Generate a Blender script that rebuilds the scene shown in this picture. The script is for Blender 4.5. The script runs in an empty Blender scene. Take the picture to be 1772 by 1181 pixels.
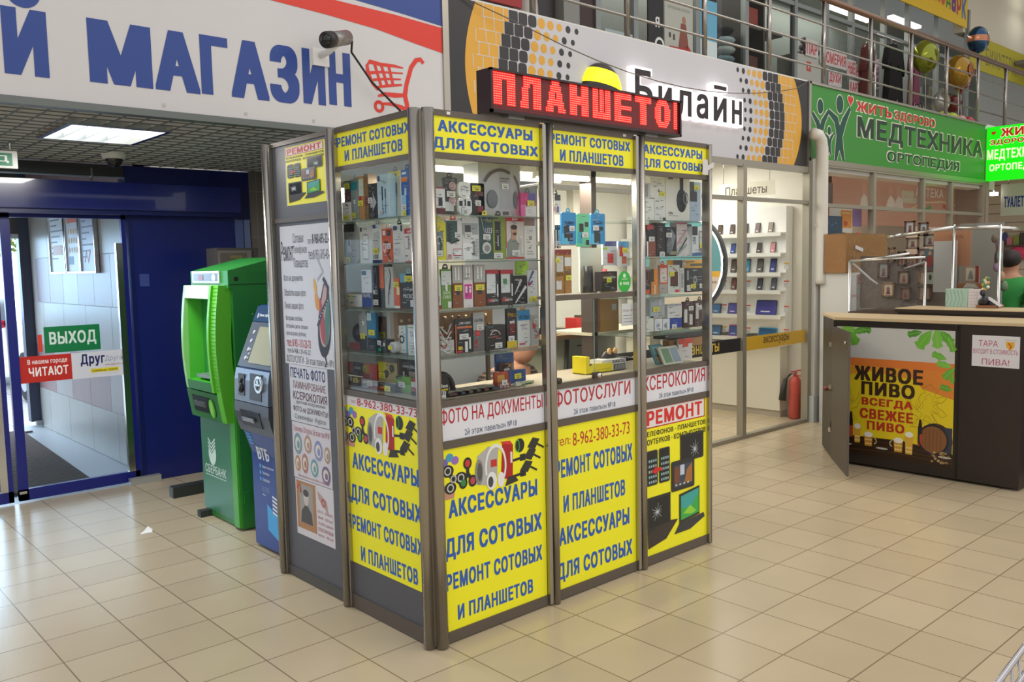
import bpy, math, random
from mathutils import Matrix, Vector
from mathutils.geometry import delaunay_2d_cdt
random.seed(7)
SC = bpy.context.scene
COL = SC.collection

# ------------------------------------------------------------------ camera, world, lights, exposure
cam_data = bpy.data.cameras.new('camera')
cam = bpy.data.objects.new('camera', cam_data)
COL.objects.link(cam)
cam_data.sensor_width = 36.0
cam_data.lens = 1494.2413 / 1772 * 36.0
cam_data.clip_start = 0.05
cam_data.clip_end = 300
cam.matrix_world = (Matrix.Translation((-2.288065, -3.095856, 1.723376)) @ Matrix.Rotation(-0.7325124, 4, 'Z')
                    @ Matrix.Rotation(math.pi / 2 - 0.0897270, 4, 'X') @ Matrix.Rotation(-0.0210605, 4, 'Z'))
SC.camera = cam

world = bpy.data.worlds.new('world')
SC.world = world
world.use_nodes = True
bg = world.node_tree.nodes['Background']
# overcast sky that is far brighter over the street side (+Y) than what reaches the hall from behind the camera
wt = world.node_tree
wg = wt.nodes.new('ShaderNodeTexCoord'); wsx = wt.nodes.new('ShaderNodeSeparateXYZ')
wr = wt.nodes.new('ShaderNodeMapRange'); wr.interpolation_type = 'SMOOTHSTEP'
wz = wt.nodes.new('ShaderNodeMapRange'); wz.interpolation_type = 'SMOOTHSTEP'
wm = wt.nodes.new('ShaderNodeMath'); wm.operation = 'MULTIPLY'
wc = wt.nodes.new('ShaderNodeMixRGB'); wst = wt.nodes.new('ShaderNodeMapRange')
wt.links.new(wg.outputs['Generated'], wsx.inputs[0])
wt.links.new(wsx.outputs['Y'], wr.inputs['Value']); wr.inputs['From Min'].default_value = 0.70; wr.inputs['From Max'].default_value = 0.85
wt.links.new(wsx.outputs['Z'], wz.inputs['Value']); wz.inputs['From Min'].default_value = 0.5; wz.inputs['From Max'].default_value = 0.35
wt.links.new(wr.outputs[0], wm.inputs[0]); wt.links.new(wz.outputs[0], wm.inputs[1])
wc.inputs[1].default_value = (0.975, 0.985, 1.0, 1); wc.inputs[2].default_value = (0.60, 0.80, 1.0, 1)
wst.inputs['To Min'].default_value = 0.98; wst.inputs['To Max'].default_value = 4.2
wt.links.new(wm.outputs[0], wc.inputs[0]); wt.links.new(wm.outputs[0], wst.inputs['Value'])
wt.links.new(wc.outputs[0], bg.inputs['Color']); wt.links.new(wst.outputs[0], bg.inputs['Strength'])

def area(name, loc, rot, sx, sy, power, col):
    l = bpy.data.lights.new(name, 'AREA')
    l.shape = 'RECTANGLE'; l.size = sx; l.size_y = sy; l.energy = power; l.color = col
    o = bpy.data.objects.new(name, l); COL.objects.link(o)
    o.location = loc; o.rotation_euler = rot
    return o

# hall ceiling luminaires, daylight over the street, shop and kiosk lamps
area('hall_lamp_row', (0.0, -4.0, 6.6), (0.35, 0, 0), 7.0, 1.6, 45, (1.0, 0.95, 0.86))
area('hall_lamp_row', (5.5, -3.0, 6.6), (0.25, 0, 0), 6.0, 1.6, 95, (1.0, 0.90, 0.76))
area('street_daylight', (-1.5, 11.5, 6.5), (0, 0, 0), 12, 6, 2200, (0.86, 0.93, 1.0))
area('doorway_daylight', (-1.3, 8.4, 2.2), (math.radians(-68), 0, 0), 2.8, 2.2, 80, (0.45, 0.72, 1.0))
area('entrance_light', (-2.7, 2.9, 2.54), (0, 0, 0), 1.8, 1.6, 24, (0.45, 0.70, 1.0))  # cool fill added to tint the left floor bluish; no fixture hangs here
area('kiosk_lamp', (0.95, 0.30, 2.165), (0, 0, 0), 1.7, 0.08, 32, (1.0, 0.93, 0.80))
area('kiosk_lamp', (0.30, 0.85, 2.165), (0, 0, 0), 0.08, 0.9, 15, (1.0, 0.93, 0.80))
area('shop_lamp_row', (4.6, 2.6, 2.78), (0, 0, 0), 2.4, 0.9, 55, (1.0, 0.96, 0.88))
area('shop_lamp_row', (2.6, 2.8, 2.78), (0, 0, 0), 1.6, 0.9, 26, (1.0, 0.96, 0.88))
area('pharmacy_lamp_row', (8.6, 3.0, 2.9), (0, 0, 0), 3.5, 0.8, 85, (1.0, 0.93, 0.84))
area('gallery_lamp_row', (8.0, 4.6, 6.0), (0, 0, 0), 10.0, 0.5, 150, (1.0, 0.95, 0.86))
area('entrance_light', (-0.54, 2.52, 2.53), (0, 0, 0), 0.5, 0.55, 34, (1.0, 0.98, 0.95))

SC.view_settings.view_transform = 'Standard'
SC.view_settings.look = 'None'
SC.view_settings.gamma = 1
SC.view_settings.use_curve_mapping = False
SC.view_settings.exposure = 0.0

# ------------------------------------------------------------------ materials
def lin(c):
    c = c / 255.0
    return c / 12.92 if c <= 0.04045 else ((c + 0.055) / 1.055) ** 2.4

def rgb(h):
    if len(h) == 3: h = ''.join(x * 2 for x in h)
    return tuple(lin(int(h[i:i + 2], 16)) for i in (0, 2, 4))

MATS = {}
def M(h, r=0.5, m=0.0, e=0.0, noise=0.0, scale=8.0, coat=0.0):
    key = (h, r, m, e, noise, scale, coat)
    if key in MATS: return MATS[key]
    mt = bpy.data.materials.new('paint_' + h)
    mt.use_nodes = True
    nt = mt.node_tree; b = nt.nodes['Principled BSDF']
    c = rgb(h) + (1,)
    b.inputs['Base Color'].default_value = c
    b.inputs['Roughness'].default_value = r
    b.inputs['Metallic'].default_value = m
    if coat: b.inputs['Coat Weight'].default_value = coat
    if e:
        b.inputs['Emission Color'].default_value = c
        b.inputs['Emission Strength'].default_value = e
    if noise:
        tc = nt.nodes.new('ShaderNodeTexCoord'); n = nt.nodes.new('ShaderNodeTexNoise'); mx = nt.nodes.new('ShaderNodeMixRGB')
        n.inputs['Scale'].default_value = scale; n.inputs['Detail'].default_value = 5
        nt.links.new(tc.outputs['Object'], n.inputs['Vector'])
        mx.inputs[1].default_value = tuple(x * (1 - noise) for x in c[:3]) + (1,)
        mx.inputs[2].default_value = tuple(min(1, x * (1 + noise)) for x in c[:3]) + (1,)
        nt.links.new(n.outputs['Fac'], mx.inputs[0]); nt.links.new(mx.outputs[0], b.inputs['Base Color'])
    MATS[key] = mt
    return mt

def glass(name, tint=(1, 1, 1), refl=1.0, rough=0.0):
    mt = bpy.data.materials.new(name); mt.use_nodes = True
    nt = mt.node_tree; nt.nodes.clear()
    out = nt.nodes.new('ShaderNodeOutputMaterial'); mix = nt.nodes.new('ShaderNodeMixShader')
    tr = nt.nodes.new('ShaderNodeBsdfTransparent'); gl = nt.nodes.new('ShaderNodeBsdfGlossy'); fr = nt.nodes.new('ShaderNodeFresnel')
    tr.inputs[0].default_value = tint + (1,); gl.inputs['Roughness'].default_value = rough
    fr.inputs['IOR'].default_value = 1.45
    mu = nt.nodes.new('ShaderNodeMath'); mu.operation = 'MULTIPLY'; mu.inputs[1].default_value = refl
    nt.links.new(fr.outputs[0], mu.inputs[0]); nt.links.new(mu.outputs[0], mix.inputs[0])
    nt.links.new(tr.outputs[0], mix.inputs[1]); nt.links.new(gl.outputs[0], mix.inputs[2]); nt.links.new(mix.outputs[0], out.inputs[0])
    return mt

def milky(name, tint, op, rough=0.15):
    mt = bpy.data.materials.new(name); mt.use_nodes = True
    nt = mt.node_tree; b = nt.nodes['Principled BSDF']; out = nt.nodes['Material Output']
    b.inputs['Base Color'].default_value = tint + (1,); b.inputs['Roughness'].default_value = rough
    mix = nt.nodes.new('ShaderNodeMixShader'); tr = nt.nodes.new('ShaderNodeBsdfTransparent')
    mix.inputs[0].default_value = op
    nt.links.new(tr.outputs[0], mix.inputs[1]); nt.links.new(b.outputs[0], mix.inputs[2]); nt.links.new(mix.outputs[0], out.inputs[0])
    return mt

GLASS = glass('clear_glass', (0.97, 0.99, 0.98), 0.45)
SHELF_GLASS = milky('green_shelf_glass', (0.16, 0.22, 0.17), 0.55, 0.1)
DOOR_GLASS = glass('door_glass', (0.93, 0.97, 1.0), 0.6)
FILM = glass('plastic_film', (0.93, 0.93, 0.92), 1.6, 0.12)

def brick_mat(name, c1, c2, mortar, w, h, ms, rough, ox=0, oy=0, axes='XY', off=0.0, bump=0.0, nz=0.06):
    mt = bpy.data.materials.new(name); mt.use_nodes = True
    nt = mt.node_tree; b = nt.nodes['Principled BSDF']
    geo = nt.nodes.new('ShaderNodeNewGeometry'); sep = nt.nodes.new('ShaderNodeSeparateXYZ'); com = nt.nodes.new('ShaderNodeCombineXYZ')
    nt.links.new(geo.outputs['Position'], sep.inputs[0])
    for i, a in enumerate(axes):
        ad = nt.nodes.new('ShaderNodeMath'); ad.operation = 'ADD'; ad.inputs[1].default_value = (-ox, -oy)[i] + 400 * (w, h)[i]
        nt.links.new(sep.outputs[a], ad.inputs[0]); nt.links.new(ad.outputs[0], com.inputs[i])
    br = nt.nodes.new('ShaderNodeTexBrick')
    br.offset = off; br.offset_frequency = 2; br.squash = 1.0
    for k, v in (('Scale', 1.0), ('Mortar Size', ms), ('Mortar Smooth', 0.1), ('Bias', 0.0), ('Brick Width', w), ('Row Height', h)):
        br.inputs[k].default_value = v
    for k, v in (('Color1', c1), ('Color2', c2), ('Mortar', mortar)): br.inputs[k].default_value = rgb(v) + (1,)
    nt.links.new(com.outputs[0], br.inputs['Vector'])
    no = nt.nodes.new('ShaderNodeTexNoise'); no.inputs['Scale'].default_value = 3.0; no.inputs['Detail'].default_value = 8
    nt.links.new(geo.outputs['Position'], no.inputs['Vector'])
    mr = nt.nodes.new('ShaderNodeMapRange'); mr.inputs['To Min'].default_value = 1 - nz; mr.inputs['To Max'].default_value = 1 + nz
    nt.links.new(no.outputs['Fac'], mr.inputs['Value'])
    mx = nt.nodes.new('ShaderNodeMixRGB'); mx.blend_type = 'MULTIPLY'; mx.inputs[0].default_value = 1
    nt.links.new(br.outputs['Color'], mx.inputs[1]); nt.links.new(mr.outputs[0], mx.inputs[2]); nt.links.new(mx.outputs[0], b.inputs['Base Color'])
    b.inputs['Roughness'].default_value = rough
    return mt

ALU = M('b0a89c', 0.32, 0.9)
STEEL = M('d2d0cc', 0.2, 1.0)
BRONZE = M('665c52', 0.42, 0.35)
DARKGREY = M('5c5a58', 0.45)
YELLOW = M('faf222', 0.45)
WHITE = M('e6e4e2', 0.5)
BLUE_TXT = M('2f5fb4', 0.5)
RED_TXT = M('c02a30', 0.5)
BLACK = M('1c1a1a', 0.5)

# ------------------------------------------------------------------ mesh building
def FY(y): return lambda u, v, n: (u, y - n, v)            # vertical face looking to -Y
def FX(x): return lambda u, v, n: (x - n, -u, v)           # vertical face looking to -X, u runs along -Y
def FZ(z): return lambda u, v, n: (u, v, z + n)            # horizontal face
def ID(x, y, z): return (x, y, z)

GLYPH = {}
def contours(s_):
    """outline loops of a string in the built-in typeface"""
    cu = bpy.data.curves.new('lettering', 'FONT')
    cu.body = s_; cu.fill_mode = 'NONE' if hasattr(cu, 'fill_mode') else cu.fill_mode
    cu.resolution_u = 3; cu.size = 1
    o = bpy.data.objects.new('lettering', cu)
    me = o.to_mesh()
    vs = [(v.co.x, v.co.y) for v in me.vertices]
    nxt = {}
    for e in me.edges: nxt.setdefault(e.vertices[0], []).append(e.vertices[1]); nxt.setdefault(e.vertices[1], []).append(e.vertices[0])
    loops, seen = [], set()
    for st in range(len(vs)):
        if st in seen or st not in nxt: continue
        loop, cur, prev = [st], st, None
        seen.add(st)
        while True:
            c = [q for q in nxt[cur] if q != prev and q not in seen]
            if not c: break
            q = min(c) if len(loop) == 1 else c[0]
            loop.append(q); seen.add(q); prev, cur = cur, q
        if len(loop) > 2: loops.append([vs[i] for i in loop])
    o.to_mesh_clear(); bpy.data.objects.remove(o); bpy.data.curves.remove(cu)
    return loops

def winding(pt, loop):
    w = 0; x, y = pt; n = len(loop)
    for i in range(n):
        x0, y0 = loop[i]; x1, y1 = loop[(i + 1) % n]
        if y0 <= y < y1 or y1 <= y < y0:
            t = (y - y0) / (y1 - y0)
            if x0 + t * (x1 - x0) > x: w += 1 if y1 > y0 else -1
    return w

def glyph(ch, bold):
    """one clean layer of triangles: the union of the letter struck several times, slightly apart"""
    k = (ch, round(bold, 3))
    if k in GLYPH: return GLYPH[k]
    base = contours(ch)
    ref = contours('Н' + ch + 'Н')
    wid = max(p[0] for l in ref for p in l) - max(p[0] for l in contours('НН') for p in l)
    d = bold
    if d < 0.004: offs = [(0, 0)]
    elif d < 0.042: offs = [(-d, -d * .7), (d, -d * .7), (d, d * .7), (-d, d * .7)]
    elif d < 0.06: offs = [(i * d, j * d * .55) for i in (-1, 0, 1) for j in (-1, 0, 1)]
    else: offs = [(i * d / 4, j * d * .3) for i in range(-4, 5) for j in (-1, 0, 1)]
    copies = [[[(x + ox + i * 1e-5, y + oy) for x, y in l] for l in base] for i, (ox, oy) in enumerate(offs)]
    pts, edges = [], []
    for c in copies:
        for l in c:
            b = len(pts); pts += [Vector(p) for p in l]; edges += [(b + i, b + (i + 1) % len(l)) for i in range(len(l))]
    v, e, f = delaunay_2d_cdt(pts, edges, [], 0, 1e-5)[:3]
    boxes = [(min(p[0] for l in c for p in l), max(p[0] for l in c for p in l), min(p[1] for l in c for p in l), max(p[1] for l in c for p in l)) for c in copies]
    keep = []
    for t in f:
        cx = sum(v[i].x for i in t) / len(t); cy = sum(v[i].y for i in t) / len(t)
        for c, bx in zip(copies, boxes):
            if bx[0] <= cx <= bx[1] and bx[2] <= cy <= bx[3] and sum(winding((cx, cy), l) for l in c) != 0:
                keep.append(tuple(t)); break
    GLYPH[k] = ([(q.x, q.y) for q in v], keep, wid)
    return GLYPH[k]

TXT = {}
def text_geo(s_, bold):
    k = (s_, round(bold, 3))
    if k in TXT: return TXT[k]
    vs, fs, pen = [], [], 0.0
    for ch in s_:
        if ch == ' ': pen += 0.28 + bold; continue
        v, f, w = glyph(ch, bold)
        used = sorted({i for t in f for i in t}); m = {i: len(vs) + j for j, i in enumerate(used)}
        vs += [(v[i][0] + pen, v[i][1]) for i in used]; fs += [tuple(m[i] for i in t) for t in f]
        pen += w + bold * 1.6
    xs = [v[0] for v in vs]; ys = [v[1] for v in vs]
    TXT[k] = (vs, fs, min(xs), max(xs), min(ys), max(ys))
    return TXT[k]

class MB:
    def __init__(s, fr=ID):
        s.k = 0
        s.fr = fr; s.v = []; s.f = []; s.mi = []; s.sm = []; s.mats = []
    def add(s, vs, fs, mat, smooth=False, raw=False):
        b = len(s.v)
        s.v += [tuple(p) if raw else s.fr(*p) for p in vs]
        if mat not in s.mats: s.mats.append(mat)
        i = s.mats.index(mat)
        for f in fs:
            s.f.append([b + k for k in f]); s.mi.append(i); s.sm.append(smooth)
    def box(s, a0, a1, b0, b1, c0, c1, mat):
        vs = [(x, y, z) for z in (c0, c1) for y in (b0, b1) for x in (a0, a1)]
        s.add(vs, [(0, 2, 3, 1), (4, 5, 7, 6), (0, 1, 5, 4), (2, 6, 7, 3), (1, 3, 7, 5), (0, 4, 6, 2)], mat)
    def rbox(s, a0, a1, b0, b1, c0, c1, mat, r=0.01, axis=2, seg=3):
        # box with rounded outline in its (a,b) plane, extruded along c
        pts = []
        for cx, cy, st in ((a1 - r, b1 - r, 0), (a0 + r, b1 - r, 90), (a0 + r, b0 + r, 180), (a1 - r, b0 + r, 270)):
            for k in range(seg + 1):
                t = math.radians(st + 90 * k / seg); pts.append((cx + r * math.cos(t), cy + r * math.sin(t)))
        s.prism(pts, c0, c1, mat)
    def prism(s, pts, c0, c1, mat, smooth=False):
        n = len(pts)
        vs = [(p[0], p[1], c0) for p in pts] + [(p[0], p[1], c1) for p in pts]
        s.add(vs, [tuple(range(n - 1, -1, -1)), tuple(range(n, 2 * n))] + [(i, (i + 1) % n, n + (i + 1) % n, n + i) for i in range(n)], mat, smooth)
    def quad(s, p, mat): s.add(p, [tuple(range(len(p)))], mat)
    def rect(s, u0, u1, v0, v1, n, mat):
        n = s.lift(n)
        s.add([(u0, v0, n), (u1, v0, n), (u1, v1, n), (u0, v1, n)], [(0, 1, 2, 3)], mat)
    def lift(s, n):
        s.k += 1
        return n + (s.k % 24) * 1.5e-5       # printed shapes laid one over the other
    def poly(s, pts, n, mat):
        n = s.lift(n)
        s.add([(p[0], p[1], n) for p in pts], [tuple(range(len(pts)))], mat)
    def disc(s, u, v, ru, rv, n, mat, seg=20, a0=0, a1=360):
        s.poly([(u + ru * math.cos(math.radians(a0 + (a1 - a0) * k / seg)), v + rv * math.sin(math.radians(a0 + (a1 - a0) * k / seg))) for k in range(seg + (a1 - a0 < 360))], n, mat)
    def ring(s, u, v, r0, r1, n, mat, seg=24, asp=1.0, a0=0, a1=360):
        n = s.lift(n)
        vs = []
        for k in range(seg + 1):
            t = math.radians(a0 + (a1 - a0) * k / seg)
            for r in (r0, r1): vs.append((u + r * asp * math.cos(t), v + r * math.sin(t), n))
        s.add(vs, [(2 * k, 2 * k + 1, 2 * k + 3, 2 * k + 2) for k in range(seg)], mat)
    def line(s, pts, w, n, mat):
        n = s.lift(n)
        vs = []
        for i, p in enumerate(pts):
            a = pts[max(i - 1, 0)]; b = pts[min(i + 1, len(pts) - 1)]
            dx, dy = b[0] - a[0], b[1] - a[1]; L = math.hypot(dx, dy) or 1
            ww = w[i] if isinstance(w, (list, tuple)) else w
            vs += [(p[0] - dy / L * ww / 2, p[1] + dx / L * ww / 2, n), (p[0] + dy / L * ww / 2, p[1] - dx / L * ww / 2, n)]
        s.add(vs, [(2 * i + 1, 2 * i + 3, 2 * i + 2, 2 * i) for i in range(len(pts) - 1)], mat)
    def tube(s, path, r, mat, seg=10):
        P = [Vector(s.fr(*p)) for p in path]
        vs = []; up = Vector((0.13, 0.27, 0.95))
        for i, p in enumerate(P):
            d = (P[min(i + 1, len(P) - 1)] - P[max(i - 1, 0)]).normalized()
            a = d.cross(up)
            if a.length < 0.2: a = d.cross(Vector((1, 0.2, 0)))
            a.normalize(); b = d.cross(a)
            rr = r[i] if isinstance(r, (list, tuple)) else r
            for k in range(seg):
                t = 2 * math.pi * k / seg; vs.append(tuple(p + a * rr * math.cos(t) + b * rr * math.sin(t)))
        fs = [(i * seg + k, i * seg + (k + 1) % seg, (i + 1) * seg + (k + 1) % seg, (i + 1) * seg + k) for i in range(len(P) - 1) for k in range(seg)]
        fs += [tuple(range(seg - 1, -1, -1)), tuple(range((len(P) - 1) * seg, len(P) * seg))]
        s.add(vs, fs, mat, True, raw=True)
    def ball(s, c, r, mat, rx=1, ry=1, rz=1, seg=20, rings=12, fn=None):
        vs = []; c = Vector(c)
        for i in range(rings + 1):
            t = math.pi * i / rings
            for k in range(seg):
                p = 2 * math.pi * k / seg
                vs.append((c.x + r * rx * math.sin(t) * math.cos(p), c.y + r * ry * math.sin(t) * math.sin(p), c.z + r * rz * math.cos(t)))
        for i in range(rings):
            mt = fn(i / rings) if fn else mat
            b = [(i * seg + k, (i + 1) * seg + k, (i + 1) * seg + (k + 1) % seg, i * seg + (k + 1) % seg) for k in range(seg)]
            s.add(vs, b, mt, True) if i == 0 else s._more(vs, b, mt)
    def _more(s, vs, fs, mat):
        if mat not in s.mats: s.mats.append(mat)
        b = len(s.v) - len(vs)
        for f in fs: s.f.append([b + k for k in f]); s.mi.append(s.mats.index(mat)); s.sm.append(True)
    def text(s, t, u0, u1, v0, v1, n, mat, bold=0.0, ext=0.0, vert=False):
        vs, fs, x0, x1, y0, y1 = text_geo(t, bold)
        out = []
        for x, y in vs:
            a = (x - x0) / (x1 - x0); b = (y - y0) / (y1 - y0)
            if vert: a, b = 1 - b, a
            out.append((u0 + a * (u1 - u0), v0 + b * (v1 - v0)))
        if not ext:
            s.add([(p[0], p[1], n) for p in out], fs, mat); return
        k = len(out); cnt = {}
        for f in fs:
            for i in range(len(f)): cnt[(f[i], f[(i + 1) % len(f)])] = 1
        side = [(a, b, b + k, a + k) for a, b in cnt if (b, a) not in cnt]
        s.add([(p[0], p[1], n - ext) for p in out] + [(p[0], p[1], n + ext) for p in out], [tuple(i + k for i in f) for f in fs] + side, mat)
    def build(s, name, parent=None, loc=None, **kw):
        if not s.v: return None
        me = bpy.data.meshes.new(name)
        if parent is not None: o3 = Vector(parent['_at']) if '_at' in parent else Vector((0, 0, 0))
        elif loc is not None: o3 = Vector(loc)
        else:
            o3 = Vector([(min(v[i] for v in s.v) + max(v[i] for v in s.v)) / 2 for i in (0, 1)] + [min(v[2] for v in s.v)])
        me.from_pydata([tuple(Vector(v) - o3) for v in s.v], [], s.f)
        for m in s.mats: me.materials.append(m)
        me.polygons.foreach_set('material_index', s.mi); me.polygons.foreach_set('use_smooth', s.sm)
        me.update()
        o = bpy.data.objects.new(name, me); COL.objects.link(o)
        if parent is not None: o.parent = parent
        else: o.location = o3
        AT[o.name] = o3; o['_at'] = tuple(o3)
        for k, v in kw.items(): o[k] = v
        return o

AT = {}
def thing(name, label, cat, loc, group=None):
    o = bpy.data.objects.new(name, None); COL.objects.link(o)
    o.empty_display_size = 0.1; o.location = loc
    o['_at'] = tuple(loc); o['label'] = label; o['category'] = cat
    if group: o['group'] = group
    return o

def tag(o, label, cat, group=None):
    o['label'] = label; o['category'] = cat
    if group: o['group'] = group
    return o

def struct(name, mb):
    o = mb.build(name); o['kind'] = 'structure'
    return o

def one(name, mb, label, cat, group=None, loc=None):
    return tag(mb.build(name, loc=loc), label, cat, group)

def copy_tree(root, loc, rot=None, label=None):
    r = root.copy(); COL.objects.link(r); r.location = loc; r['_at'] = tuple(loc)
    if rot: r.rotation_euler = rot
    if label: r['label'] = label
    for ch in list(root.children):
        c = ch.copy(); COL.objects.link(c); c.parent = r
        for g in ch.children:
            d = g.copy(); COL.objects.link(d); d.parent = c
    return r

def skin(name, nodes, edges, mat, parent=None, root=0, sub=1, **kw):
    """One continuous limb surface grown from joints: nodes = [(x, y, z, rx, ry)]"""
    me = bpy.data.meshes.new(name)
    o3 = Vector(parent['_at']) if parent is not None else Vector(nodes[root][:3])
    me.from_pydata([tuple(Vector(n[:3]) - o3) for n in nodes], edges, [])
    o = bpy.data.objects.new(name, me); COL.objects.link(o)
    me.materials.append(mat)
    sk = o.modifiers.new('skin', 'SKIN'); sk.use_smooth_shade = True
    lay = me.skin_vertices[0] if len(me.skin_vertices) else None
    if lay is None:
        import bmesh
        bm = bmesh.new(); bm.from_mesh(me); bm.verts.layers.skin.verify(); bm.to_mesh(me); bm.free(); lay = me.skin_vertices[0]
    for i, n in enumerate(nodes):
        lay.data[i].radius = (n[3], n[4] if len(n) > 4 else n[3]); lay.data[i].use_root = (i == root)
    sb = o.modifiers.new('smooth', 'SUBSURF'); sb.levels = sub; sb.render_levels = sub
    if parent is not None: o.parent = parent
    else: o.location = o3
    o['_at'] = tuple(o3)
    for k, v in kw.items(): o[k] = v
    return o

# ------------------------------------------------------------------ the setting
TILE = brick_mat('floor_tiles', 'bcaa8c', 'c3b193', '837058', 0.33, 0.3101, 0.0032, 0.24, -0.00038, -0.24377)
m = MB(); m.rect(-14, 26, -14, 4.12, 0, TILE); struct('floor', m)
GRANITE = M('9aa0a6', 0.35, noise=0.22, scale=90)
m = MB(); m.rect(-4, 0.35, 4.12, 7.8, 0.0, GRANITE); struct('floor_vestibule', m)
PAVE = brick_mat('street_paving', 'a4a6a8', '96989c', '70747a', 0.6, 0.3, 0.01, 0.6)
m = MB(); m.rect(-30, 30, 7.8, 60, -0.03, PAVE); struct('ground_street', m)

# facade lintel and the gallery floor behind the signs
PLASTER = M('d8d4cc', 0.7, noise=0.03)
m = MB()
m.box(-20, 11.2, 1.535, 1.75, 2.62, 3.515, PLASTER)
m.box(-20, 1.38, 1.535, 1.75, 2.56, 2.62, PLASTER)
m.box(-20, 1.30, 1.535, 1.75, 3.515, 6.5, PLASTER)
struct('wall_facade', m)
m = MB(); m.box(1.3, 30, 1.56, 8.0, 3.44, 3.52, M('b0aca4', 0.5)); struct('floor_gallery', m)
m = MB(); m.box(1.3, 26, 1.5, 8.0, 7.4, 7.55, M('b4b0a8', 0.8)); struct('ceiling_gallery', m)
m = MB(); m.box(1.22, 1.30, 1.55, 8.0, 3.52, 7.5, PLASTER); struct('wall_gallery_left', m)
# partition walls on the ground floor
BEIGE = brick_mat('entrance_wall_tiles', '77706a', '7c7570', '8a857e', 0.6, 0.4, 0.004, 0.4, axes='XZ')
m = MB(); m.box(1.13, 1.52, 4.10, 4.25, 0, 2.7, BEIGE); struct('wall_entrance', m)
m = MB(); m.box(1.46, 1.52, 1.55, 4.1, 0, 3.44, M('a8a29a', 0.6)); struct('wall_partition', m)
IVORY = M('e6e2d8', 0.55, noise=0.02)
m = MB(); m.box(6.20, 6.30, 1.56, 4.2, 0, 3.44, IVORY); struct('wall_shop_right', m)
m = MB(); m.box(1.52, 6.2, 4.1, 4.2, 0, 3.44, IVORY); struct('wall_shop_back', m)
m = MB(); m.rect(1.52, 6.2, 1.56, 4.1, 2.86, brick_mat('shop_ceiling_tiles', 'e2dccb', 'dcd6c4', 'b4ad9c', 0.6, 0.6, 0.012, 0.8)); struct('ceiling_shop', m)
# white pier between the two shops
m = MB(); m.box(6.02, 6.24, 1.44, 1.56, 0, 2.72, M('d9d6cd', 0.6)); m.box(5.985, 6.26, 1.425, 1.56, 0, 0.28, M('b9bdbd', 0.6)); struct('wall_pier', m)

# ------------------------------------------------------------------ entrance: lattice ceiling, blue door wall, vestibule
GRID = M('dcdedd', 0.55); BAR_SHADE = M('6e706f', 0.5)
m = MB()
m.box(-5, 1.46, 1.76, 4.15, 2.615, 2.63, M('8e9090', 0.8))
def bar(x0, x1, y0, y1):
    m.box(x0, x1, y0, y1, 2.57, 2.615, GRID); m.box(x0 - .001, x1 + .001, y0 - .001, y1 + .001, 2.565, 2.57, BAR_SHADE)  # dark strip under each bar: shade of its underside put into the colour
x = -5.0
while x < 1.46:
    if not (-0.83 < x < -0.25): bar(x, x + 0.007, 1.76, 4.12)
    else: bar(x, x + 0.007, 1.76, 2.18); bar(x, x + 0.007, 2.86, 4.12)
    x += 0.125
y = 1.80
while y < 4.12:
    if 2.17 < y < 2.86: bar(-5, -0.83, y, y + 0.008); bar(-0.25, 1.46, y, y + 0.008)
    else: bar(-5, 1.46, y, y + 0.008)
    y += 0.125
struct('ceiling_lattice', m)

t = thing('ceiling_light', 'bright square recessed light in the lattice ceiling above the entrance', 'ceiling light', (-0.54, 2.52, 2.545))
m = MB()
for b in ((-0.83, -0.25, 2.18, 2.21), (-0.83, -0.25, 2.83, 2.86), (-0.83, -0.80, 2.21, 2.83), (-0.28, -0.25, 2.21, 2.83)): m.box(*b, 2.55, 2.61, STEEL)
m.build('frame', t)
m = MB(); m.rect(-0.80, -0.28, 2.83, 2.21, 2.60, M('f4fbff', 0.4, e=2.2)); m.build('diffuser', t)
m = MB()
for k in range(3): m.box(-0.68 + k * 0.13, -0.675 + k * 0.13, 2.21, 2.83, 2.57, 2.598, M('dfe8ea', 0.3))
m.build('louver', t)

NAVY = M('122066', 0.32, noise=0.05, coat=0.2)
NAVYD = M('0f1a55', 0.3)
m = MB()
m.box(0.09, 1.13, 4.10, 4.25, 0.0, 2.56, NAVY); m.box(0.09, 0.12, 4.085, 4.1, 0.06, 2.2, NAVYD)
m.box(-20, 0.09, 4.10, 4.25, 2.36, 2.42, NAVYD); m.box(-20, -5.0, 4.10, 4.25, 0, 2.36, NAVY)
struct('wall_door_panel', m)
m = MB(); m.box(0.985, 1.05, 4.075, 4.10, 0.08, 2.15, M('5a6a9c', 0.3)); m.box(1.06, 1.115, 4.08, 4.10, 0.08, 2.15, M('7080a8', 0.3)); struct('trim_reflection', m)  # lighter strips on the blue reveal: a reflection put into the colour
m = MB(); m.box(-0.02, 0.22, 4.04, 4.1, 0.0, 0.055, M('b8b8b4', 0.4, 0.5)); struct('trim_2', m)
m = MB()
m.box(-8, 0.09, 4.12, 4.24, 2.47, 2.56, M('3c3e3c', 0.5)); m.box(-8, 0.06, 4.16, 4.18, 2.42, 2.47, GLASS); m.box(-0.16, -0.145, 4.1, 4.12, 2.42, 2.53, STEEL)
struct('window_transom', m)
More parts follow.
